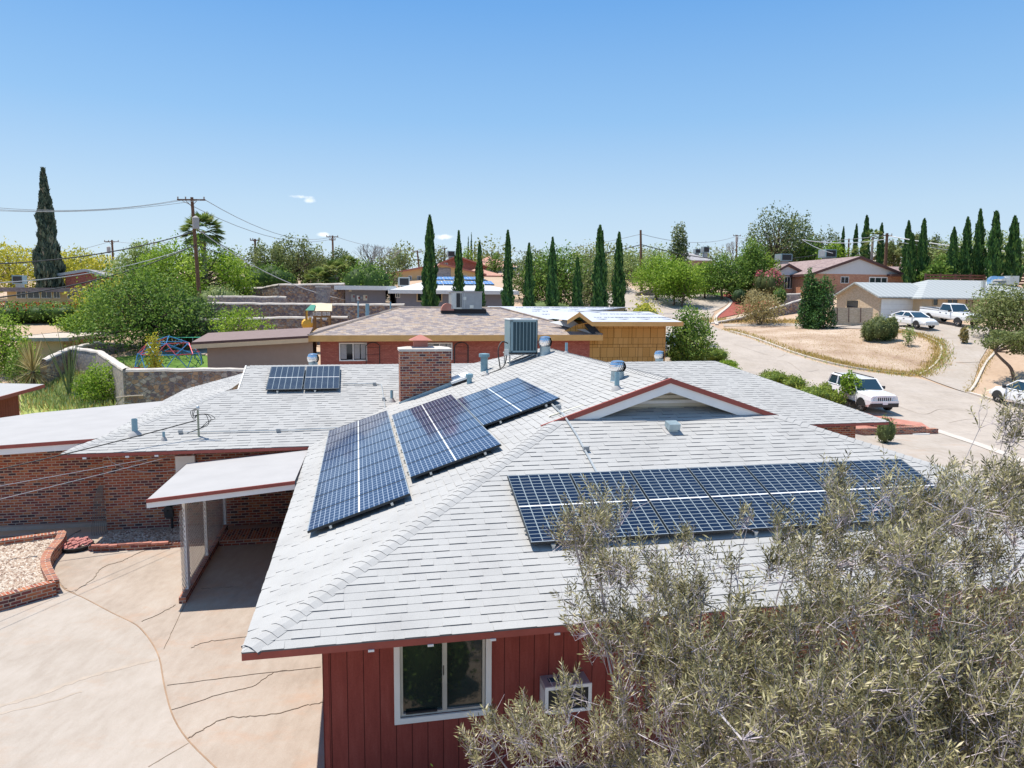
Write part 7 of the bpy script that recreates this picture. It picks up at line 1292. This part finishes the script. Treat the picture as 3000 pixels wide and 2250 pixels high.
for P in (((340, 1165), (380, 1160), (420, 1158)), ((360, 1178), (400, 1186)), ((330, 1200), (345, 1178), (365, 1160))): mb.tube([at_y(x, y, 36) for x, y in P], .035, 5)
mb.build('limbs', 'bark_pale', t)
bush('shrub', 2595, 1217, 1242, 33, 52, 'small round shrub inside the brick street planter', 'leaf_olive', 900, .09, 175)
# ------------------------------------------------------------------ vehicles
k = NM('car_white'); k.col((.80, .80, .80)); k.end(.22, 0, .5); k.b.inputs['Coat Weight'].default_value = .5
k = NM('car_blue'); k.col((.03, .20, .50)); k.end(.25, .2, .5); k = NM('car_red'); k.col((.45, .02, .06)); k.end(.25, .1, .5)
plain('car_glass', (.015, .04, .06), .05, 0, .9, 0); plain('tyre', (.018, .018, .018), .8, var=0); plain('rim', (.5, .5, .52), .3, .8, var=0); plain('lamp_glass', (.55, .62, .68), .1, .3, var=0); plain('trim_black', (.03, .03, .032), .5, var=0); plain('amber', (.65, .22, .03), .3, var=0); plain('plate', (.8, .82, .85), .4, var=0)
PIT = {}
def vehicle(name, label, cat, pr, pf, L_, W_, secs, roof, paint='car_white', wr=.34, wheels=(.8, -.8), front='suv', rims=5, group=None, clad=False, belt=None, mid=None, near=1, pitch=True):
    # secs: body outline stations (x, z low, z top, half width); roof: (x_ws_base, x_roof_f, x_roof_r, x_rear_base, z_roof, inset, z_belt_f, z_belt_r)
    pr, pf = np.array(pr, float), np.array(pf, float); dr = pf-pr; dr[2] = 0; a = math.atan2(dr[1], dr[0]); s_ = np.array([-math.sin(a), math.cos(a), 0]); c = (pr+pf)/2+s_*(W_/2-.08)*near-np.array([math.cos(a), math.sin(a), 0])*((wheels[0]+wheels[1])/2); c[2] = tz(c[0], c[1])+.06; f = Fr(c, a)
    dc = np.array([math.cos(a), math.sin(a)]); sl_ = math.atan2(tz(*(c[:2]+dc*1.4))-tz(*(c[:2]-dc*1.4)), 2.8); t = thing(name, f, label, cat, group); mb = MB(f); n = len(secs); R_ = []
    for (x, z0, z1, w) in secs: R_.append([(x, -w*.93, z0), (x, -w, z0+.12), (x, -w, z0+(z1-z0)*.55), (x, -w*.955, z1-.06), (x, -w*.84, z1), (x, 0, z1+.025), (x, w*.84, z1), (x, w*.955, z1-.06), (x, w, z0+(z1-z0)*.55), (x, w, z0+.12), (x, w*.93, z0)])
    for i in range(n-1):
        for j in range(10): mb.face([R_[i][j], R_[i+1][j], R_[i+1][j+1], R_[i][j+1]])
        mb.face([R_[i][10], R_[i+1][10], R_[i+1][0], R_[i][0]])
    mb.face(R_[0]); mb.face(R_[-1][::-1]); mb.build('body', paint, t)
    x1, x2, x3, x4, zr, ins, zf, zb = roof; w = max(s[3] for s in secs)*.93; wr_ = w-ins
    B = [(x1, -w, zf), (x1, w, zf), (x4, w, zb), (x4, -w, zb)]; Rf = [(x2, -wr_, zr-.05), (x2, wr_, zr-.05), (x3, wr_, zr-.05), (x3, -wr_, zr-.05)]
    mb = MB(f); gi = lambda P, Q, u: tuple(np.array(P)*(1-u)+np.array(Q)*u)
    mb.face([Rf[0], Rf[3], (x3, -wr_*.9, zr), (x2-.05, -wr_*.9, zr)][::-1]) ; mb.face([(x2-.05, -wr_*.9, zr), (x2-.05, wr_*.9, zr), (x3, wr_*.9, zr), (x3, -wr_*.9, zr)][::-1]); mb.face([Rf[1], (x2-.05, wr_*.9, zr), (x3, wr_*.9, zr), Rf[2]][::-1]); mb.face([Rf[0], (x2-.05, -wr_*.9, zr), (x2-.05, wr_*.9, zr), Rf[1]]); mb.face([Rf[3], Rf[2], (x3, wr_*.9, zr), (x3, -wr_*.9, zr)])
    for P, Q in ((B[0], Rf[0]), (B[1], Rf[1]), (B[2], Rf[2]), (B[3], Rf[3])): mb.tube([P, Q], .045, 4)
    for sy in (-1, 1):
        mb.tube([(x1, sy*w, zf), (x4, sy*w, zb)], .03, 4); mb.tube([(x2, sy*wr_, zr-.06), (x3, sy*wr_, zr-.06)], .035, 4)
        for q in (mid or (.45,)): mb.tube([(x1+(x4-x1)*q, sy*w, zf+(zb-zf)*q), (x2+(x3-x2)*q, sy*wr_, zr-.06)], .05, 4)
    mb.build('roof', paint, t)
    qs = [0]+list(mid or (.45,))+[1]
    mb = MB(f); mb.face([gi(B[0], Rf[0], .03), gi(B[1], Rf[1], .03), gi(B[1], Rf[1], .97), gi(B[0], Rf[0], .97)][::-1]); mb.build('windscreen', 'car_glass', t); mb = MB(f); mb.face([B[2], B[3], Rf[3], Rf[2]][::-1]); mb.build('rear_window', 'car_glass', t)
    for sy in (-1, 1):
        for q0, q1 in zip(qs, qs[1:]):
            P = lambda q, top: ((x1+(x4-x1)*q, sy*w*.995, zf+(zb-zf)*q) if not top else (x2+(x3-x2)*q, sy*wr_*.995, zr-.07)); mb = MB(f); mb.face([P(q0, 0), P(q1, 0), P(q1, 1), P(q0, 1)][::sy]); mb.build('side_window', 'car_glass', t)
    for wx in wheels:
        for sy in (-1, 1):
            y = sy*(W_/2-.12); mb = MB(f); mb.lathe([(wr*.62, -.1), (wr*.95, -.11), (wr, -.07), (wr, .07), (wr*.95, .11), (wr*.62, .1)], c=(wx, y, wr), n=20, ax=1); wo_ = mb.build('wheel', 'tyre', t, False); mb = MB(f); yo = y+sy*.09
            for i in range(rims): an = 2*math.pi*i/rims; mb.obox((wx+math.cos(an)*wr*.3, yo, wr+math.sin(an)*wr*.3), (math.cos(an)*wr*.32, 0, math.sin(an)*wr*.32), (-math.sin(an)*wr*.09, 0, math.cos(an)*wr*.09), (0, .015, 0))
            mb.lathe([(wr*.64, 0), (wr*.56, .005)], c=(wx, yo, wr), n=18, ax=1); mb.build('rim', 'rim', wo_)
            mb = MB(f); pr_ = [(wx+wr*1.22*math.cos(q), wr+wr*1.2*math.sin(q)) for q in np.linspace(-.1, math.pi+.1, 12)]; mb.prism_y(pr_, sy*(W_/2-.005)-.004, sy*(W_/2-.005)+.004); mb.build('wheel_arch', 'trim_black', t)
    xf = secs[-1][0]; wf = secs[-1][3]; zt = secs[-1][2]; z0 = secs[-1][1]
    if front == 'suv':
        mb = MB(f)
        for i in range(7): y = -.36+i*.12; mb.box(xf+.001, xf+.015, y-.03, y+.03, zt-.32, zt-.08)
        mb.build('grille', 'trim_black', t)
        for sy in (-1, 1): mb = MB(f); mb.lathe([(.001, .03), (.10, .025), (.115, 0)], c=(xf+.0, sy*.56, zt-.19), n=16, ax=0); mb.build('headlight', 'lamp_glass', t)
        mb = MB(f); mb.box(xf-.12, xf+.09, -wf*1.0, wf*1.0, z0-.05, z0+.17, 0); mb.box(xf-.1, xf+.08, -wf, wf, z0+.17, z0+.3, 1); mb.build('bumper', ['trim_black', paint], t)
    else:
        mb = MB(f); mb.box(xf+.001, xf+.03, -wf*.5, wf*.5, zt-.42 if front == 'truck' else zt-.3, zt-.1); mb.build('grille', 'trim_black', t); hz = .2 if front == 'truck' else .12
        for sy in (-1, 1): mb = MB(f); mb.box(xf-.02, xf+.025, sy*wf*.55, sy*wf*.95, zt-.1-hz, zt-.1, 0); mb.box(xf-.02, xf+.022, sy*wf*.85, sy*wf*.99, zt-.1-hz, zt-.12, 1); mb.build('headlight', ['lamp_glass', 'amber'], t)
        mb = MB(f); mb.box(xf-.1, xf+.1, -wf*.98, wf*.98, z0+.02, z0+.24); mb.build('bumper', 'rim' if front == 'truck' else paint, t)
    mb = MB(f); mb.box(xf+.1, xf+.115, -.15, .15, z0+.1, z0+.25); mb.build('licence_plate', 'plate', t)
    for sy in (-1, 1): mb = MB(f); mb.obox((x1-.25, sy*(w+.16), zf+.1), (.05, 0, 0), (0, .1, 0), (0, 0, .08)); mb.build('mirror', 'trim_black', t)
    for sy in (-1, 1):
        for q in (.42, .85)[:len(qs)-1]: mb = MB(f); xx = x1+(x4-x1)*q; y = sy*(max(s[3] for s in secs)); mb.box(xx-.09, xx+.09, y-.01, y+.03, zf-.2, zf-.15); mb.build('door_handle', 'trim_black', t)
    if clad:
        for sy in (-1, 1): mb = MB(f); y = sy*W_/2; mb.box(-wheels[0]+.5 if wheels[0] > 0 else -1, wheels[0]-.5, y-.02, y+.015, .3, .46); mb.build('side_cladding', 'trim_black', t)
        for sy in (-1, 1): mb = MB(f); mb.box(x3+.1, x2-.1, sy*wr_*.85-.02, sy*wr_*.85+.02, zr, zr+.05); mb.build('roof_rail', 'trim_black', t)
    PIT[t.name] = sl_; return t
SUV = [(-2.15, .45, 1.0, .80), (-2.0, .32, 1.08, .86), (-1.2, .3, 1.08, .88), (.6, .3, 1.06, .88), (.9, .3, 1.06, .88), (1.9, .32, 1.0, .86), (2.12, .4, .96, .82)]
dS = np.array([*(st_near[0]-st_near[3]), 0]); dS /= np.linalg.norm(dS); w0 = G(2522, 1206); w0[2] = tz(w0[0], w0[1])
hd = np.array([math.cos(-.49), math.sin(-.49), 0]); hd = np.array([.139, -.99, 0])
vehicle('parked_suv', 'white boxy four-wheel-drive parked at the kerb behind the young tree', 'car', w0-hd*2.6, w0, 4.4, 1.78, SUV, (.78, .25, -1.95, -2.1, 1.66, .12, 1.07, 1.08), wr=.35, wheels=(1.35, -1.28), clad=True, mid=(.34, .68))
HV_ = np.array([.21, -.978, 0.]); w1 = G(2921, 1180); vehicle('parked_crossover', 'white crossover cut off by the right edge of the photo', 'car', w1+hd*2.65, w1, 4.3, 1.8, [(-2.1, .45, 1.0, .78), (-1.6, .3, 1.08, .88), (.9, .3, 1.0, .9), (1.7, .3, .93, .86), (2.1, .38, .72, .72)], (1.05, .25, -1.5, -2.0, 1.62, .2, 1.0, 1.1), wr=.35, wheels=(1.33, -1.3), front='sedan', mid=(.5,), near=-1)
vehicle('parked_pickup', 'white single-cab pickup truck parked before the cream house', 'pickup', G(2804, 959)-HV_*3.6, G(2804, 959), 5.8, 2.0, [(-2.95, .6, 1.22, .96), (-1.0, .55, 1.24, .99), (.3, .55, 1.24, .99), (1.1, .55, 1.26, .99), (2.5, .58, 1.22, .98), (2.85, .62, 1.15, .94)], (1.15, .6, -.35, -.55, 1.95, .14, 1.25, 1.25), wr=.39, wheels=(1.9, -1.7), front='truck', mid=(.98,))
t = [o for o in bpy.data.objects if o.name == 'parked_pickup'][0]; f = Fr(t.matrix_basis.translation, math.atan2(t.matrix_basis[1][0], t.matrix_basis[0][0])); mb = MB(f); mb.box(-2.85, -.65, -.82, .82, 1.262, 1.27); mb.build('cargo_bed', 'trim_black', t)
mb = MB(f)
for sy in (-1, 1): mb.box(-2.95, -.55, sy*.9-.06, sy*.9+.06, 1.24, 1.33)
mb.box(-2.97, -2.88, -.95, .95, 1.22, 1.33); mb.build('bed_rail', 'car_white', t)
vehicle('parked_sedan', 'sleek white sedan with dark roof glass parked beside the dry lot', 'car', G(2683, 967)-HV_*2.7, G(2683, 967), 4.6, 1.8, [(-2.3, .42, .95, .74), (-1.7, .28, 1.0, .87), (.7, .28, .95, .89), (1.6, .3, .86, .85), (2.2, .34, .68, .70)], (1.0, .15, -.9, -1.9, 1.42, .2, .95, 1.0), wr=.33, wheels=(1.35, -1.35), front='sedan', mid=(.5,))
def tilt():
    for n_, s_ in PIT.items():
        o = bpy.data.objects[n_]; o.matrix_basis = o.matrix_basis@Matrix.Rotation(-s_, 4, 'Y')
def small_car(x0, y0, x1, y1, label, paint, name='parked_car'):
    a, b = G(x0, y0), G(x1, y1); vehicle(name, label, 'car', a, b, 4.4, 1.8, [(-2.2, .42, .98, .78), (-1.6, .3, 1.02, .87), (.8, .3, .98, .88), (1.7, .3, .9, .84), (2.15, .36, .75, .72)], (1.0, .3, -1.2, -1.9, 1.5, .18, .98, 1.02), paint, .33, (1.35, -1.35), 'sedan')
small_car(1838, 790, 1862, 793, 'blue car parked at the top of the tan bank', 'car_blue'); small_car(1832, 838, 1822, 824, 'white car parked on the upper street behind the last cypress', 'car_white'); small_car(2020, 858, 2058, 858, 'deep pink-red car parked on the lawn drive under the street trees', 'car_red'); small_car(1930, 1040, 1966, 1052, 'white car half hidden by the corner tree beside the wooden wall', 'car_white'); small_car(1512, 812, 1536, 812, 'pale car seen between the cypresses behind the grey house', 'car_white')
tilt()
# ------------------------------------------------------------------ street furniture and yard things
def bin_(x, label, m):
    p = G(x, 934); p = p*1.0; f = Fr(np.array([p[0], p[1], tz(p[0], p[1])+.3]), TH); t = thing('wheelie_bin', f, label, 'bin', 'bins before the white garage door'); mb = MB(f)
    b0 = [(-.5, -.3), (.5, -.3), (.5, .3), (-.5, .3)]; mb.prism([(q[0]*.8, q[1]*.8) for q in b0], 0, .1, 0); 
    for i in range(4): a, b = b0[i], b0[(i+1) % 4]; mb.face([(a[0]*.8, a[1]*.8, .1), (b[0]*.8, b[1]*.8, .1), (b[0], b[1], 1.15), (a[0], a[1], 1.15)])
    mb.build('bin_body', m, t); mb = MB(f); mb.box(-.54, .54, -.36, .34, 1.15, 1.24); mb.build('lid', m, t); return t
plain('bin_blue', (.03, .09, .30), .5, var=0); plain('bin_grey', (.10, .11, .13), .5, var=0); bin_(2618, 'blue wheelie bin behind the white sedan', 'bin_blue'); bin_(2650, 'dark grey wheelie bin behind the white sedan', 'bin_grey')
def lamp(x, yt, yb, label, box=True):
    b = G(x, yb); h = (yb-yt)*b[1]/FPX; f = Fr(b, TH); t = thing('lamp_post', f, label, 'lamp post'); mb = MB(f); mb.tube([(0, 0, -.1), (0, 0, h*.8)], .04, 8); mb.tube([(-.2, 0, h*.6), (.2, 0, h*.6)], .015, 5); mb.build('post', 'trim_black', t); mb = MB(f); mb.lathe([(.07, h*.8), (.13, h*.95), (.15, h*.96), (.02, h*1.02)], n=6); mb.build('lantern', 'cable', t)
lamp(2071, 1003, 1066, 'little black lantern post by the round mounds'); lamp(2357, 920, 963, 'slim black lamp post on the dry lot')
bp = [(23.6, 31.2), (25.5, 31.2), (27.3, 31.1)]
wall_run('street_planter', [(18, 30.45), (27.3, 30.45)], .25, .42, 'brick', 'long low red brick planter wall at the head of the driveway', 'planter'); wall_run('planter_return', [(27.2, 30.6), (25.6, 32.6), (23.5, 34.5)], .22, .4, 'brick', 'angled brick planter edge running back along the street', 'planter'); wall_run('planter_step', [(27.3, 30.45), (28.0, 30.45)], .3, .3, 'brick', 'short brick end block of the street planter', 'planter')
p = at_z(2683, 1268, tz(*at_z(2683, 1268, 0)[:2])+.06); pl = HF.l(p); mb = MB(HF); mb.box(pl[0]-.45, pl[0]+.45, pl[1]-.42, pl[1]+.3, pl[2]-.05, pl[2]+.02); t = tag(mb.build('house_number_patch', 'white_paint'), 'white painted patch with dark house number at the driveway mouth', 'house number'); lettering('4501', face_M(HF, (pl[0]-.3, pl[1]-.15, pl[2]+.024), (1, 0, 0), (0, 1, 0)), .32, 'print_grey', t, 'digits')
# dome climber
def dome(cx, cy, R_, label):
    z = tz(cx, cy); t = thing('dome_climber', Fr((cx, cy, z)), label, 'climbing frame'); rings = []; r_ = random.Random(1)
    for k_, (el, n) in enumerate(((0, 10), (.45, 10), (.9, 5), (1.57, 1))): rings.append([(cx+R_*math.cos(el)*math.cos(2*math.pi*(i+.5*(k_ % 2))/n), cy+R_*math.cos(el)*math.sin(2*math.pi*(i+.5*(k_ % 2))/n), z+R_*.95*math.sin(el)) for i in range(n)])
    bl, rd = MB(), MB(); n = 0
    for k_ in range(3):
        A_, B_ = rings[k_], rings[k_+1]
        for i in range(len(A_)):
            (bl if i % 2 else rd).tube([A_[i], A_[(i+1) % len(A_)]], .03, 5)
            ds = sorted(range(len(B_)), key=lambda j: sum((A_[i][q]-B_[j][q])**2 for q in range(3)))[:2]
            for j in ds: n += 1; (bl if (n+i) % 3 else rd).tube([A_[i], B_[j]], .03, 5)
    plain('bar_blue', (.05, .22, .45), .4, .3, var=0); plain('bar_red', (.55, .10, .12), .4, .3, var=0); bl.build('blue_bars', 'bar_blue', t); rd.build('red_bars', 'bar_red', t)
c = G(500, 1066, 44); dome(at_y(498, 1066, 49)[0], 49, 2.15, 'dome climbing frame of blue and red bars on the neighbour lawn')
b = at_y(555, 1020, 54.5); b[2] = tz(b[0], b[1]); t = thing('trampoline', Fr(b), 'round trampoline with dark mat and green rim behind the dome climber', 'trampoline'); f = Fr(b); R_ = 2.3; mb = MB(f); mb.lathe([(R_, .95), (R_-.3, .97), (R_-.32, .93)], n=28); plain('pad_green', (.03, .35, .22), .6, var=0); mb.build('rim_pad', 'pad_green', t); mb = MB(f); mb.face([((R_-.3)*math.cos(q), (R_-.3)*math.sin(q), .93) for q in np.linspace(0, 6.28, 24, endpoint=False)]); mb.build('mat', 'trim_black', t)
for i in range(6): q = i*1.047; mb = MB(f); mb.tube([(R_*math.cos(q), R_*math.sin(q), .93), (R_*math.cos(q), R_*math.sin(q), 0)], .03, 5); mb.build('leg', 'grey_metal', t)
b = at_y(520, 995, 62); mb = MB(); a, c = at_y(468, 988, 62), at_y(600, 988, 62); mb.box(a[0], c[0], 62, 66, tz(a[0], 62)-.2, a[2]); plain('pool_side', (.30, .38, .46), .5, var=.1); t = tag(mb.build('pool_wall', 'pool_side'), 'grey-blue raised pool wall beyond the lawn', 'pool')
# play tower
VP_ = 55.0
def PW(x, y, v=VP_): return HV(x, y, v)
zg = tz(*HF.w((PW(940, 950)[0], VP_, 0))[:2]); t = thing('play_tower', Fr(HF.w((PW(945, 940)[0], VP_+.8, zg)), TH), 'wooden play tower with shingled gable roof, white toy windows and green canopy', 'playhouse')
plain('play_wood', (.30, .17, .07), .8, var=.2); plain('play_roof', (.62, .52, .36), .8, var=.1); plain('play_green', (.03, .22, .15), .6, var=0); plain('play_yellow', (.80, .42, .05), .5, var=0)
(xa, _, zt), (xb, _, _), (xc, _, ze_) = PW(930, 890), PW(956, 890), PW(944, 911); x0_, x1_ = PW(911, 910)[0], PW(972, 905)[0]; zt = PW(955, 889)[2]; ze_ = PW(940, 911)[2]; xr = (x0_+x1_)/2
mb = MB(HF); xm = PW(940, 911)[0]; mb.face([(x0_, VP_-.2, ze_), (x1_, VP_-.2, ze_), (x1_, VP_+1, zt), (x0_, VP_+1, zt)]); mb.face([(x0_, VP_+1, zt), (x1_, VP_+1, zt), (x1_, VP_+2.2, ze_), (x0_, VP_+2.2, ze_)]); mb.face([(x1_-.02, VP_-.15, ze_), (x1_-.02, VP_+2.15, ze_), (x1_-.02, VP_+1, zt-.05)]); mb.build('roof', 'play_roof', t)
for (x, y) in ((x0_+.2, VP_), (x1_-.2, VP_), (x0_+.2, VP_+1.9), (x1_-.2, VP_+1.9), (xm, VP_)): mb = MB(HF); mb.box(x-.06, x+.06, y-.06, y+.06, zg-.2, ze_); mb.build('post', 'play_wood', t)
for (a, b, c, d) in ((917, 928, 913, 924), (930, 941, 914, 925), (945, 955, 914, 924), (957, 967, 914, 924), (945, 957, 931, 938)):
    u_, _, z1 = PW(a, c, VP_-.05); u2, _, _ = PW(b, c, VP_-.05); _, _, z2 = PW(a, d, VP_-.05); mb = MB(HF); frame(mb, u_, u2, VP_-.06, z2, z1, .045, .03); mb.box((u_+u2)/2-.015, (u_+u2)/2+.015, VP_-.09, VP_-.06, z2, z1); mb.box(u_, u2, VP_-.09, VP_-.06, (z1+z2)/2-.015, (z1+z2)/2+.015); mb.build('toy_window', 'white_paint', t)
mb = MB(HF); u_, _, z1 = PW(917, 926, VP_+.0); u2 = PW(968, 926)[0]; mb.box(u_, u2, VP_, VP_+1.9, z1-.12, z1); mb.box(PW(943, 925)[0], u2, VP_+.02, VP_+.06, z1, ze_, 0); mb.build('deck', 'play_wood', t)
mb = MB(HF); u_, _, z1 = PW(903, 927, VP_-.3); u2, _, z2 = PW(915, 946, VP_-.3); frame(mb, u_, u2, VP_-.3, z2, z1, .06, .05, 0); mb.box(u_+.06, u2-.06, VP_-.32, VP_-.3, z2+.06, z1-.06, 1); mb.build('toy_door', ['white_paint', 'play_yellow'], t)
mb = MB(HF); a = PW(895, 909); b = PW(912, 898); mb.face([(a[0], VP_-.4, a[2]), (a[0]+.6, VP_-.4, a[2]), (a[0]+.7, VP_+.6, a[2]+.4), (a[0]+.35, VP_+.6, a[2]+.4)]); mb.build('canopy', 'play_green', t)
for x in (897, 900): mb = MB(HF); u_ = PW(x, 910)[0]; mb.box(u_-.05, u_+.05, VP_-.45, VP_-.35, zg-.2, a[2]); mb.build('post', 'play_wood' if x == 897 else 'play_yellow', t)
mb = MB(HF); a = PW(890, 945); mb.lathe([(.01, -.45), (.3, -.4), (.42, 0), (.3, .4), (.01, .45)], c=(a[0]+.25, VP_-.1, a[2]-.1), n=14, ax=1); mb.build('slide_tube', 'play_yellow', t)
for x, y0, y1, r_, lb in ((1049, 882, 922, .05, 'dark pipe rising behind the brown roof slope'), (1076, 890, 918, .13, 'blue-grey vent pipe rising behind the brown roof slope'), (1144, 884, 906, .05, 'thin white pipe at the brown ridge')): p, q = at_v(x, y1+4, 51), at_v(x, y0, 51); mb = MB(); mb.tube([p-[0, 0, 1.5], q], r_, 8); tag(mb.build('roof_pipe', 'lead_pipe'), lb, 'roof pipe')
# ------------------------------------------------------------------ utility poles and wires
plain('pole_wood', (.16, .085, .05), .9, var=.25, sc=3); plain('insulator', (.30, .28, .26), .4, var=0)
def pole(x, yt, yb, Y, label, arm=None, tr=None, xb=None, wood='pole_wood', r=.15):
    tp = at_y(x, yt, Y); bt = at_y(xb or x, yb, Y); bt[2] = min(bt[2], tz(bt[0], bt[1]))-.3; t = thing('utility_pole', Fr(bt), label, 'utility pole'); mb = MB(); mb.tube([bt, tp], [r*1.25, r*.85], 9); mb.build('shaft', wood, t); dz = lambda y: at_y(x, y, Y)[2]
    for ya, w in (arm or ()):
        p = at_y(x, ya, Y); h = w*Y/FPX/2; mb = MB(); mb.box(p[0]-h, p[0]+h, Y-.18, Y-.06, p[2]-.06, p[2]+.06)
        for s in (-1, 1): mb.tube([(p[0]+s*h*.45, Y-.1, p[2]), (p[0], Y-.1, p[2]-h*.45)], .025, 4)
        mb.build('crossarm', wood, t)
        for q in (-.95, -.4, .92): mb = MB(); mb.lathe([(.03, 0), (.07, .08), (.05, .16), (.07, .2), (.02, .24)], c=(p[0]+q*h, Y-.12, p[2]+.05), n=8); mb.build('insulator', 'insulator', t)
    if tr: p = at_y(x+tr[0], tr[1], Y); mb = MB(); mb.lathe([(.01, -.5), (.27, -.48), (.28, .45), (.2, .52), (.05, .62)], c=(p[0], Y-.35, p[2]), n=12); mb.build('transformer', 'membrane', t)
    return tp
p1 = pole(562, 578, 880, 64, 'tall brown utility pole with crossarm and transformer before the fan palm', ((586, 80),), (17, 655), xb=588); p2 = pole(328, 703, 800, 118, 'weathered pole with transformers left of the willow', ((708, 42),), (-6, 733), xb=334, r=.17)
p3 = pole(747, 700, 850, 95, 'pole half hidden by the airy tree', ((704, 26),), (6, 736), xb=751); p4 = pole(974, 690, 780, 120, 'dark double-crossarm pole above the round pine', ((694, 34), (703, 18)), xb=977, r=.16); p5 = pole(1222, 733, 790, 140, 'leaning pole left of the thick cypress', ((738, 26),), xb=1230); p8 = pole(1303, 727, 770, 140, 'small pole behind the thick cypress', ((728, 14),))
p6 = pole(1877, 674, 862, 101, 'bare pole without crossarms beside the street trees', (), r=.17, xb=1880); p7 = pole(2159, 688, 740, 150, 'far pole with transformer beside the leafless tree', ((691, 22),), (-2, 702)); p9 = pole(2599, 683, 775, 100, 'thick pole with crooked crossarms among the right cypresses', ((690, 26),), xb=2594, r=.2); p10 = pole(2487, 699, 745, 120, 'short thin pole left of the palms')
def w2(a, b, sag, label, r=.022, m='cable'): wire('overhead_wire', a, b, sag, r, label, m, group='overhead wires')
A1 = at_y(528, 585, 64); A2 = at_y(598, 584, 64); hp = lambda x, y, Y: at_y(x, y, Y)
w2(A1, hp(-350, 560, 52), 1.1, 'top wire from the main pole to the left edge', .02, 'grey_metal'); w2(hp(545, 585, 64), hp(-350, 575, 52), 1.0, 'second wire from the main pole to the left edge', .02, 'grey_metal'); w2(A2, hp(-350, 588, 52), .9, 'third wire from the main pole to the left edge', .02, 'grey_metal')
w2(hp(566, 680, 64), hp(-300, 775, 46), .9, 'thick telephone cable sloping down left across the palo verde', .045); w2(hp(575, 716, 64), hp(-200, 890, 40), .9, 'black cable from the main pole over the tan house', .045); w2(hp(574, 718, 64), hp(-200, 832, 44), .9, 'pale cable from the main pole across the cypress foot', .03, 'wire_pale')
w2(A2, hp(974, 693, 120), 1.6, 'upper wire from the main pole to the double-crossarm pole', .03, 'grey_metal'); w2(A1, hp(985, 697, 120), 1.8, 'lower wire from the main pole to the double-crossarm pole', .03, 'grey_metal'); w2(hp(575, 670, 64), hp(747, 762, 95), .3, 'cable from the main pole to the half hidden pole', .04); w2(hp(577, 718, 64), hp(760, 765, 95), .3, 'lower cable from the main pole to the half hidden pole', .04); w2(hp(577, 670, 64), hp(1085, 888, 67), 1.3, 'pale twisted service line to the grey wing', .035, 'wire_pale')
w2(hp(985, 694, 120), hp(1303, 727, 140), 1.2, 'wire from the double-crossarm pole toward the thick cypress', .03, 'grey_metal'); w2(hp(751, 755, 95), hp(1235, 757, 140), 1.5, 'long level cable behind the palms', .05); w2(hp(1877, 686, 101), hp(1330, 722, 140), 1.6, 'upper wire from the bare pole to the left', .03, 'grey_metal'); w2(hp(1877, 717, 101), hp(1400, 765, 130), 1.2, 'black telephone line from the bare pole to the left', .06); w2(hp(1880, 717, 101), hp(2400, 745, 110), 1.5, 'black telephone line from the bare pole to the right', .06); w2(hp(1880, 686, 101), hp(2159, 692, 150), 1.2, 'upper wire from the bare pole to the far pole', .035, 'grey_metal')
w2(hp(2599, 690, 100), hp(3300, 745, 85), .8, 'double white cable crossing the right cypresses', .06, 'white_paint'); w2(hp(2599, 702, 100), hp(3300, 760, 85), .8, 'lower white cable crossing the right cypresses', .035, 'white_paint'); w2(hp(2597, 700, 100), hp(2350, 702, 100), .5, 'pale cable from the thick pole left past the palm', .05, 'white_paint'); w2(hp(2595, 690, 100), hp(2162, 697, 150), .8, 'pale wire from the thick pole to the far pole', .04, 'wire_pale'); w2(hp(2350, 702, 100), hp(2440, 742, 92), .2, 'pale cable sagging to the long brown roof', .035, 'wire_pale')
w2(hp(328, 706, 118), hp(562, 700, 95), .5, 'thin wire between the weathered pole and the willow', .03, 'grey_metal'); w2(hp(328, 706, 118), hp(-200, 790, 120), 1., 'thin wire from the weathered pole to the left', .03, 'grey_metal')

# the wooded skyline far behind everything
g = np.random.default_rng(77); V, Q, T_ = [], [], []; o = 0
for i in range(150):
    X = g.uniform(-230, 250); Y = g.uniform(150, 330); z = tz(X, Y); w = g.uniform(5, 12); h = g.uniform(3.5, 8.5); L = [(X+g.normal()*w*.25, Y+g.normal()*w*.25, z+h*(.35+.4*g.random()), w*.4, w*.4, h*.35) for _ in range(6)]; v, q, t_ = crown(L, 420, .6, g); V.append(v); Q.append(q+o); T_.append(np.clip(t_*.7+g.random()*.3, 0, 1)); o += len(v)
tag(fast('distant_trees', np.concatenate(V), np.concatenate(Q), 'leaf_olive', tint=np.concatenate(T_)), kind='stuff')
